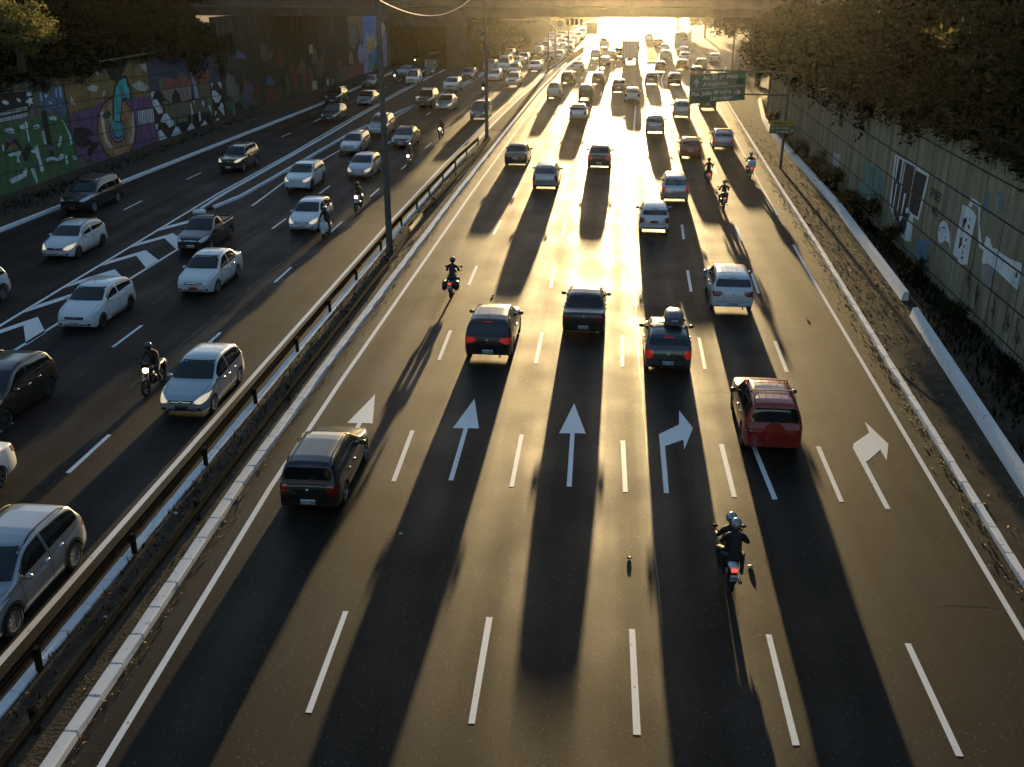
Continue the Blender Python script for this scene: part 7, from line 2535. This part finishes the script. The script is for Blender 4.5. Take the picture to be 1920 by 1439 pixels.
def lobes_of(seed, n, rx, ry, rz):
    rnd = random.Random(seed)
    L = [((0, 0, 0), (rx * .6, ry * .6, rz * .6))]
    for k in range(n):
        a = 2 * math.pi * k / n + rnd.uniform(-.4, .4)
        L.append(((rx * .62 * math.cos(a), ry * .62 * math.sin(a), rz * rnd.uniform(-.45, .6)), (rx * rnd.uniform(.3, .52), ry * rnd.uniform(.3, .52), rz * rnd.uniform(.28, .5))))
    return L


CROWNS = []
for k in range(5):
    for mm, nm in ((LEAF_D, 'dark'), (LEAF_G, 'green')):
        pass
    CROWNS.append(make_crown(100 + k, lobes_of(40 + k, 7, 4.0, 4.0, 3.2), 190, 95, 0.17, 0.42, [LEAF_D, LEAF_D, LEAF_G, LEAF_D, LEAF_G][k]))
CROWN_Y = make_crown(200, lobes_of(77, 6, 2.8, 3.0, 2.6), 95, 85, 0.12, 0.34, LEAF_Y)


def tree(x, y, z0, zc, s, k, label, name='broadleaf_tree', crown=None, rot=None, grp='trees on the banks'):
    """Trunk from z0, crown centred at zc, scaled by s."""
    root = empty(name, (x, y, z0), label=label, cat='tree', group=grp)
    me, cl = crown or CROWNS[k % 5]
    rz = random.uniform(0, 6.28) if rot is None else rot
    sc = (s * random.uniform(.92, 1.1), s * random.uniform(.92, 1.1), s * random.uniform(.9, 1.08))
    c = put(me, 'crown', root, (0, 0, zc - z0))
    c.rotation_euler = (0, 0, rz)
    c.scale = sc
    q = MB()
    hh = zc - z0
    bend = random.uniform(-.4, .4)
    q.tube([(0, 0, -0.4), (bend * .3, .1, hh * .35), (bend * .7, .2, hh * .7), (bend * .5, .1, hh + 0.6 * s)], [0.26 * s + .05, 0.21 * s + .04, 0.16 * s + .03, 0.06 * s], 9)
    rnd = random.Random(k * 7 + int(x * 10))
    M_ = Matrix.Rotation(rz, 4, 'Z')
    for j in range(13):
        e = M_ @ Vector((cl[rnd.randrange(len(cl))].x * sc[0], cl[rnd.randrange(len(cl))].y * sc[1], cl[rnd.randrange(len(cl))].z * sc[2]))
        a = Vector((bend * .6, .15, hh * rnd.uniform(.45, .9)))
        b_ = Vector((e.x, e.y, e.z + hh))
        m_ = (a + b_) / 2 + Vector((rnd.uniform(-.3, .3), rnd.uniform(-.3, .3), rnd.uniform(0, .5)))
        q.tube([a, m_, b_], [0.085 * s, 0.05 * s, 0.015 * s], 6)
    q.obj('trunk', BARK, root, 60)
    return root


TREES = [
    # right bank, over the grey wall
    (19.0, 30.0, 7.4, 11.0, 1.0, 0, 'dark tree overhanging the wall nearest the camera'),
    (20.0, 38.5, 7.6, 11.4, 1.05, 1, 'dark tree above the white robot painting'),
    (19.4, 46.5, 7.5, 10.8, 1.05, 2, 'dark tree above the sprayed lettering'),
    (20.2, 54.5, 7.6, 11.2, 1.1, 3, 'dark tree above the black figure painting'),
    (18.6, 62.0, 7.4, 9.6, 1.1, 0, 'drooping dark tree above the green smear on the wall'),
    (18.0, 70.0, 7.3, 9.0, 1.1, 1, 'dense dark tree behind the pavement sign post'),
    (17.6, 78.5, 7.2, 8.6, 1.15, 4, 'dense dark tree just beyond the pavement sign post'),
    (16.8, 88.0, 7.1, 8.0, 1.15, 2, 'dark tree at the end of the grey wall'),
    (16.6, 97.0, 7.1, 7.6, 1.1, 3, 'dark tree in front of the viaduct'),
    (17.4, 103.4, 0.4, 6.2, 0.9, 0, 'dark tree tucked against the viaduct'),
    (18.6, 131.5, 0.4, 9.0, 1.35, 1, 'shadowy tree beyond the viaduct by the exit lane'),
    (22.5, 143.0, 0.8, 10.0, 1.6, 4, 'tree beside the far dark sign board'),
    (28.5, 158.0, 1.2, 7.0, 1.2, 2, 'hazy tree along the exit lanes'),
    (34.0, 176.0, 1.5, 7.0, 1.25, 3, 'hazy tree farther along the exit lanes'),
    (38.0, 196.0, 1.5, 6.8, 1.3, 1, 'pale hazy tree where the exit lanes bend'),
    (44.0, 222.0, 1.0, 6.5, 1.4, 0, 'palest tree at the end of the exit lanes'),
    (20.5, 232.0, 0.2, 4.6, 0.85, 2, 'low hazy tree beyond the grass wedge'),
    (27.0, 250.0, 0.2, 5.0, 1.0, 4, 'low hazy tree behind the bus'),
    (16.5, 262.0, 0.2, 4.4, 0.8, 1, 'lowest hazy tree straight beyond the lorry'),
    (33.0, 212.0, 1.0, 5.4, 1.0, 3, 'hazy tree between the exit queue and the bank'),
    (37.0, 238.0, 1.0, 5.4, 1.1, 0, 'hazy tree farthest along the exit bank'),
    (-17.0, 283.0, 1.5, 5.0, 1.1, 0, 'faint tree where the oncoming lanes vanish'),
    (-12.0, 300.0, 1.2, 4.6, 1.1, 3, 'last faint tree of the oncoming side'),
    # left bank, over the painted wall
    (-46.5, 56.0, 8.0, 11.6, 1.1, 1, 'dark tree over the creature painting'),
    (-46.6, 67.0, 8.1, 11.2, 1.15, 2, 'dark tree over the wheel painting'),
    (-46.0, 75.5, 8.0, 11.0, 1.1, 0, 'dark tree over the purple painted stretch'),
    (-45.4, 84.0, 8.0, 10.8, 1.1, 3, 'dark tree over the hexagon painting'),
    (-44.6, 92.0, 7.9, 10.4, 1.05, 1, 'dark tree where the painted wall meets the tall wall'),
    (-44.2, 100.0, 7.9, 10.6, 1.0, 2, 'dark tree against the viaduct end'),
    # hill over the tunnel and the bank beside it
    (-30.0, 161.0, 8.6, 11.6, 1.0, 3, 'dark tree on top of the tunnel'),
    (-25.5, 160.0, 8.4, 11.4, 1.0, 0, 'dark tree on the tunnel shoulder'),
    (-20.3, 158.0, 4.2, 7.8, 0.9, 1, 'dark bushy tree on the bank beside the gantry leg'),
    (-19.0, 168.0, 2.6, 7.0, 1.0, 2, 'dark tree on the bank behind the gantry'),
    (-21.0, 179.0, 5.5, 9.0, 1.15, 4, 'tall backlit tree on the bank behind the gantry'),
    (-18.4, 190.0, 2.6, 6.6, 1.0, 3, 'backlit tree at the far end of the bank'),
    (-18.6, 203.0, 2.4, 6.4, 1.05, 0, 'glowing tree past the bank'),
    (-20.5, 220.0, 0.2, 6.0, 1.2, 1, 'glowing tree beside the far queue'),
    (-17.5, 240.0, 0.2, 5.6, 1.1, 2, 'faint tree at the far left bend'),
    (-14.5, 262.0, 0.2, 5.2, 1.1, 4, 'faintest tree behind the far queue'),
]
for t in TREES:
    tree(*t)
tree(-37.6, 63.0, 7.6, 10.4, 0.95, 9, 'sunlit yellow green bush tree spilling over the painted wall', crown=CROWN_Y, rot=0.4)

# low dark bushes along the crest of the painted wall
for k_, lab_ in enumerate(('above the creature painting', 'above the blue hands', 'above the ochre plaster', 'above the teal fork', 'above the navy panel', 'above the robot in the hexagons', 'above the far hexagons', 'in the corner of the tall wall')):
    y_ = 57.5 + 5.3 * k_
    tree(-41.2 + (y_ - 57) * .028, y_, 7.5, 8.35, 0.42 + .03 * (k_ % 3), k_, 'low dark bush on the slope ' + lab_, 'bush', grp='bushes on the slope')

# a thin bough with sunlit leaves hanging into the top of the view
bo = empty('leafy_bough', (17.2, 46.0, 7.2), label='bough with sunlit yellow leaves against the dark trees', cat='bough')
rnd = random.Random(5)
q = MB()
tips = []
for k in range(6):
    e = Vector((-3.8 + 0.5 * k + rnd.uniform(-.3, .3), -0.6 + rnd.uniform(-.8, .8), 3.9 - 0.25 * k + rnd.uniform(-.4, .3)))
    a = Vector((0.6, 0.4, 1.5 + 0.3 * k))
    q.tube([a, (a + e) / 2 + Vector((0, 0, .35)), e], [0.045, 0.028, 0.01], 6)
    tips.append(e)
    tips.append((a + e) / 2 + Vector((0, 0, .3)))
q.tube([(0.8, 0.4, -0.3), (0.6, 0.4, 3.2)], [0.09, 0.05], 7)
q.obj('branch', BARK, bo, 60)
q = MB()
for e in tips[::2]:
    for j in range(16):
        p = e + Vector((rnd.gauss(0, .22), rnd.gauss(0, .22), rnd.gauss(0, .14)))
        u = Vector((rnd.gauss(0, 1), rnd.gauss(0, 1), rnd.gauss(-.4, .5))).normalized()
        w = u.cross(Vector((rnd.gauss(0, 1), rnd.gauss(0, 1), 1))).normalized()
        s = rnd.uniform(.10, .2)
        q.face([p - u * s, p + w * s * .4, p + u * s, p - w * s * .4])
q.obj('leaves', LEAF_Y, bo)

# creepers hanging over the wall tops
def creeper_mesh(seed, ln, drop, n, leaf=0.10):
    rnd = random.Random(seed)
    q = MB()
    strands = []
    for k in range(26):
        y = rnd.uniform(-ln / 2, ln / 2)
        d = drop * rnd.uniform(.25, 1.0) * (1 - 0.5 * abs(y) / (ln / 2))
        strands.append((y, d))
    for j in range(n):
        y, d = rnd.choice(strands)
        t = rnd.random() ** 1.3
        p = Vector((rnd.gauss(0.12, .14), y + rnd.gauss(0, .16), 0.25 - d * t + rnd.gauss(0, .1)))
        u = Vector((rnd.gauss(0, .8), rnd.gauss(0, .8), rnd.gauss(-.5, .6))).normalized()
        w = u.cross(Vector((rnd.gauss(0, 1), rnd.gauss(0, 1), rnd.gauss(0, 1)))).normalized()
        s = leaf * rnd.uniform(.6, 1.4)
        q.face([p - u * s, p + w * s * .45, p + u * s, p - w * s * .45])
    return q


CREEP = [creeper_mesh(300 + k, 5.4, 2.0, 1700).mesh('foliage', [LEAF_D, LEAF_G][k % 2]) for k in range(3)]
WHERE_R = ['at the near end of the grey wall', 'left of the arm painting top', 'over the robot painting', 'over the sprayed lettering', 'over the black figure', 'between the black figure and the green smear',
           'over the green smear', 'by the pale patch of wall', 'behind the small sign', 'beyond the small sign', 'near the wall end', 'at the far end of the grey wall']
for k in range(12):
    y = 31.5 + 5.2 * k
    r_ = empty('creeper', (15.4, y, 7.25), label='dark creeper hanging from the wall top ' + WHERE_R[k], cat='creeper', group='creepers on the wall tops')
    o = put(CREEP[k % 3], 'foliage', r_)
    o.rotation_euler = (0, 0, math.pi)
    o.scale = (1.5, 1, 0.55 if y < 50 else (1.1 if y < 58 else 1.9))
    q = MB()
    for j in range(5):
        yy = -2 + j
        q.tube([(0.4, yy, 0.1), (-0.05, yy + .1, 0.2), (-0.12, yy, -0.3), (-0.1, yy - .1, -0.9)], 0.02, 5)
    q.obj('stem', BARK, r_)
WHERE_L = ['over the creature painting', 'over the blue hands', 'over the ochre plaster', 'over the teal fork', 'over the navy panel', 'over the robot in the hexagons', 'over the far hexagons', 'at the joint with the tall wall']
for k in range(8):
    s_ = 2.5 + 5.0 * k
    p = tw(s_, 7.3, 0.05)
    r_ = empty('creeper', p, label='dark creeper on the painted wall top ' + WHERE_L[k], cat='creeper', group='creepers on the wall tops')
    o = put(CREEP[(k + 1) % 3], 'foliage', r_)
    o.scale = (1.4, 1, 0.35 if 2 < k < 5 else (0.75 if k < 6 else 1.9))
    q = MB()
    for j in range(4):
        q.tube([(-0.4, -1.6 + j, 0.15), (0.06, -1.6 + j, 0.22), (0.12, -1.5 + j, -0.4)], 0.02, 5)
    q.obj('stem', BARK, r_)

# shrubs between the barrier and the grey wall
SHRUB = [make_crown(400 + k, lobes_of(60 + k, 5, 0.7, 0.7, 0.8), 34, 60, 0.06, 0.15, [LEAF_G, LEAF_D, LEAF_G][k], 'foliage') for k in range(3)]
for k, (x, y, s, lab) in enumerate((
        (14.9, 52.5, 1.0, 'dark shrub at the foot of the black figure'), (14.85, 57.0, 1.25, 'round green shrub before the green smear'), (14.9, 61.5, 1.0, 'green shrub behind the long barrier'),
        (14.8, 66.5, 1.3, 'bushy shrub just past the sign post'), (14.9, 72.0, 1.1, 'shrub straight behind the sign post'), (15.0, 79.0, 1.2, 'shrub beyond the sign post'),
        (15.0, 86.0, 1.3, 'sunlit shrub near the end of the barrier'), (15.2, 94.0, 1.3, 'shrub at the far end of the barrier'), (14.5, 46.0, 0.9, 'low dark shrub under the sprayed lettering'),
        (14.2, 39.5, 0.9, 'low dark shrub under the ghost painting'), (14.0, 33.0, 0.9, 'low dark shrub near the barrier point'))):
    r_ = empty('shrub', (x, y, 0.1), label=lab, cat='shrub', group='shrubs at the foot of the grey wall')
    o = put(SHRUB[k % 3][0], 'foliage', r_, (0, 0, 0.75 * s))
    o.scale = (s * .8, s, s)
    o.rotation_euler = (0, 0, random.uniform(0, 6))
    q = MB()
    for j in range(6):
        c = SHRUB[k % 3][1][j]
        q.tube([(0, 0, -0.1), (c.x * .4, c.y * .4, .4 * s), (c.x * .8 * s, c.y * s, (c.z + .75) * s)], [.03, .022, .008], 5)
    q.obj('stem', BARK, r_)


# ground cover: weeds in the soil strips, dead leaves along the gutters
def scatter(name, spots, n, size, material, label, seed, up=False, z=0.1):
    rnd = random.Random(seed)
    q = MB()
    for j in range(n):
        x, y = spots(rnd)
        p = Vector((x, y, z + (rnd.uniform(0, .02))))
        s = size * rnd.uniform(.5, 1.5)
        if up:
            a = rnd.uniform(0, 6.28)
            for b_ in range(3):
                d = Vector((math.cos(a + b_ * 2.1) * .35, math.sin(a + b_ * 2.1) * .35, 1)).normalized()
                w = Vector((-d.y, d.x, 0)).normalized() * s * .12
                q.face([p - w, p + w, p + d * s])
        else:
            u = Vector((rnd.gauss(0, 1), rnd.gauss(0, 1), rnd.gauss(0, .35))).normalized()
            w = u.cross(Vector((rnd.gauss(0, .4), rnd.gauss(0, .4), 1))).normalized()
            q.face([p - u * s, p + w * s * .5, p + u * s, p - w * s * .5])
    o = q.obj(name, material)
    return tag(o, label, kind='stuff')


LITTER = noisy('dead_leaf', (0.10, 0.055, 0.025), (0.30, 0.19, 0.09), 9, 0.8)
scatter('weeds', lambda r: (r.uniform(-11.4, -10.6), r.triangular(12, 88, 25)), 900, 0.12, LEAF_G, 'sparse weeds in the median soil', 1, True)
scatter('undergrowth', lambda r: (r.triangular(interp([(20, 12.1), (41, 13.5), (43, 13.75), (62, 14.6), (93, 15.0)], (y_ := r.uniform(22, 96))), 15.42, 15.1), y_), 3800, 0.24, LEAF_D, 'dark weeds between the barrier and the grey wall', 2, True)
scatter('undergrowth', lambda r: (r.triangular(-37.6, -34.6, -37), r.uniform(50, 100)), 2500, 0.2, LEAF_D, 'weeds at the foot of the painted wall', 3, True, 0.25)
def on_left_bank(r):
    y_ = r.uniform(48, 106)
    return (-38.6 + (y_ - 57) * 1.2 / 43 - abs(r.gauss(0, 4.5)), y_)


def bank_cover(name, n, label, seed, pick, height):
    rnd = random.Random(seed)
    q = MB()
    for j in range(n):
        x, y = pick(rnd)
        c = Vector((x, y, height(x, y)))
        for k in range(7):
            p = c + Vector((rnd.gauss(0, .25), rnd.gauss(0, .25), abs(rnd.gauss(.1, .2))))
            u = Vector((rnd.gauss(0, 1), rnd.gauss(0, 1), rnd.gauss(.3, .6))).normalized()
            w = u.cross(Vector((rnd.gauss(0, 1), rnd.gauss(0, 1), rnd.gauss(0, 1)))).normalized()
            s = rnd.uniform(.12, .26)
            q.face([p - u * s, p + w * s * .45, p + u * s, p - w * s * .45])
    return tag(q.obj(name, LEAF_D), label, kind='stuff')


bank_cover('undergrowth', 3000, 'dark undergrowth on the slope above the painted wall', 31, on_left_bank,
           lambda x, y: interp([(-60, 12.5), (-54.5, 12), (-44.5, 8.6), (-40.5, 7.5), (-38, 7.2)], x - (y - 57) * 1.2 / 43))
bank_cover('undergrowth', 2600, 'dark undergrowth on the slope above the grey wall', 32, lambda r: (15.9 + abs(r.gauss(0, 3.5)), r.uniform(24, 104)),
           lambda x, y: interp([(15.7, 7.05), (17.5, 7.45), (21, 8.4), (30, 11)], x))
bank_cover('undergrowth', 1800, 'dark undergrowth on the bank beside the tunnel', 33, lambda r: (interp(ISL_R, (y_ := r.uniform(154, 205))) - abs(r.gauss(0, 2.2)) - .2, y_),
           lambda x, y: interp([(0, 0.15), (1.5, 2.6), (4.2, 8.8), (12, 9)], interp(ISL_R, y) - x))
scatter('fallen_leaves', lambda r: (interp(KERB_R, (y_ := r.triangular(20, 110, 50))) + r.uniform(0.25, 2.6), y_), 2600, 0.05, LITTER, 'dead leaves on the pavement', 4, False, 0.115)
scatter('fallen_leaves', lambda r: (interp(KERB_R, (y_ := r.uniform(18, 100))) - abs(r.gauss(0, .22)), y_), 1500, 0.04, LITTER, 'dead leaves in the gutter by the pavement', 5, False, 0.012)
scatter('fallen_leaves', lambda r: (interp(KERB_L, (y_ := r.uniform(13, 95))) + abs(r.gauss(0, .16)), y_), 900, 0.035, LITTER, 'dirt and leaves in the gutter of the median kerb', 6, False, 0.012)
scatter('fallen_leaves', lambda r: (r.uniform(-11.5, -10.0), r.uniform(13, 88)), 900, 0.05, LITTER, 'dead leaves and scraps in the median soil', 7, False, 0.1)
scatter('grit', lambda r: (r.uniform(-9, 10), r.triangular(13, 70, 20)), 350, 0.012, mat('grit_pale', (0.22, 0.2, 0.18), 0.8), 'pale grit scattered on the sunlit carriageway', 8, False, 0.012)

# bits of litter on the road
CUP = mat('litter_white', (0.6, 0.6, 0.6), 0.5)
for k, (x, y, lab) in enumerate(((-5.0, 21.9, 'crushed white cup on the lane behind the black estate car'), (0.93, 21.3, 'small dark scrap on the lane beside the middle dashes'),
                                 (3.9, 21.2, 'white scrap on the road beside the two person motorcycle'), 
                                 (8.7, 40.5, 'white scrap near the pavement edge line'), (-4.9, 42.5, 'dark stone on the lane by the motorcycle with side cases'),
                                 (-11.2, 22.2, 'pale stick of litter in the median soil'), (-10.9, 17.6, 'white wrapper in the median soil'))):
    q = MB()
    r_ = 0.035 + 0.01 * (k % 3)
    b_ = bmesh.new()
    bmesh.ops.create_icosphere(b_, subdivisions=2, radius=r_)
    rn = random.Random(k)
    for v in b_.verts:
        v.co = Vector((v.co.x * (1.3 + .2 * rn.random()), v.co.y * rn.uniform(.8, 1.1), max(-0.02, v.co.z * rn.uniform(.55, .8))))
    q.bm(b_, 0)
    o = q.obj('litter_scrap', CUP if 'white' in lab or 'pale' in lab else BLACK_P)
    o.location = (x, y, 0.025 if x > -9.5 else 0.115)
    tag(o, lab, 'litter', 'litter on the road')
# fallen branch on the pavement
q = MB()
q.tube([(0, 0, 0.02), (0.35, 0.25, 0.16), (0.6, 0.55, 0.22), (0.75, 0.9, 0.12)], [0.03, 0.025, 0.018, 0.01], 6)
q.tube([(0.35, 0.25, 0.16), (0.7, 0.2, 0.25)], [0.016, 0.008], 6)
o = q.obj('fallen_branch', mat('dry_wood', (0.36, 0.26, 0.12), 0.8), None, 60, (10.95, 34.6, 0.11))
tag(o, 'dry yellow branch lying against the pavement kerb', 'branch')

# ------------------------------------------------------------------ the hazy evening air
q = MB()
q.box(-960, 960, -360, 1660, -1.2, 21.0)
hz = q.mesh('haze', bpy.data.materials.new('haze_air'))
hm = hz.materials[0]
hm.use_nodes = True
N = hm.node_tree.nodes
for n in list(N):
    N.remove(n)
vo = N.new('ShaderNodeVolumePrincipled')
vo.inputs['Color'].default_value = (1.0, 0.95, 0.80, 1)
vo.inputs['Density'].default_value = 0.00013
vo.inputs['Anisotropy'].default_value = 0.965
ou = N.new('ShaderNodeOutputMaterial')
hm.node_tree.links.new(vo.outputs[0], ou.inputs['Volume'])
tag(put(hz, 'haze'), kind='stuff')['label'] = 'golden evening haze over the road'
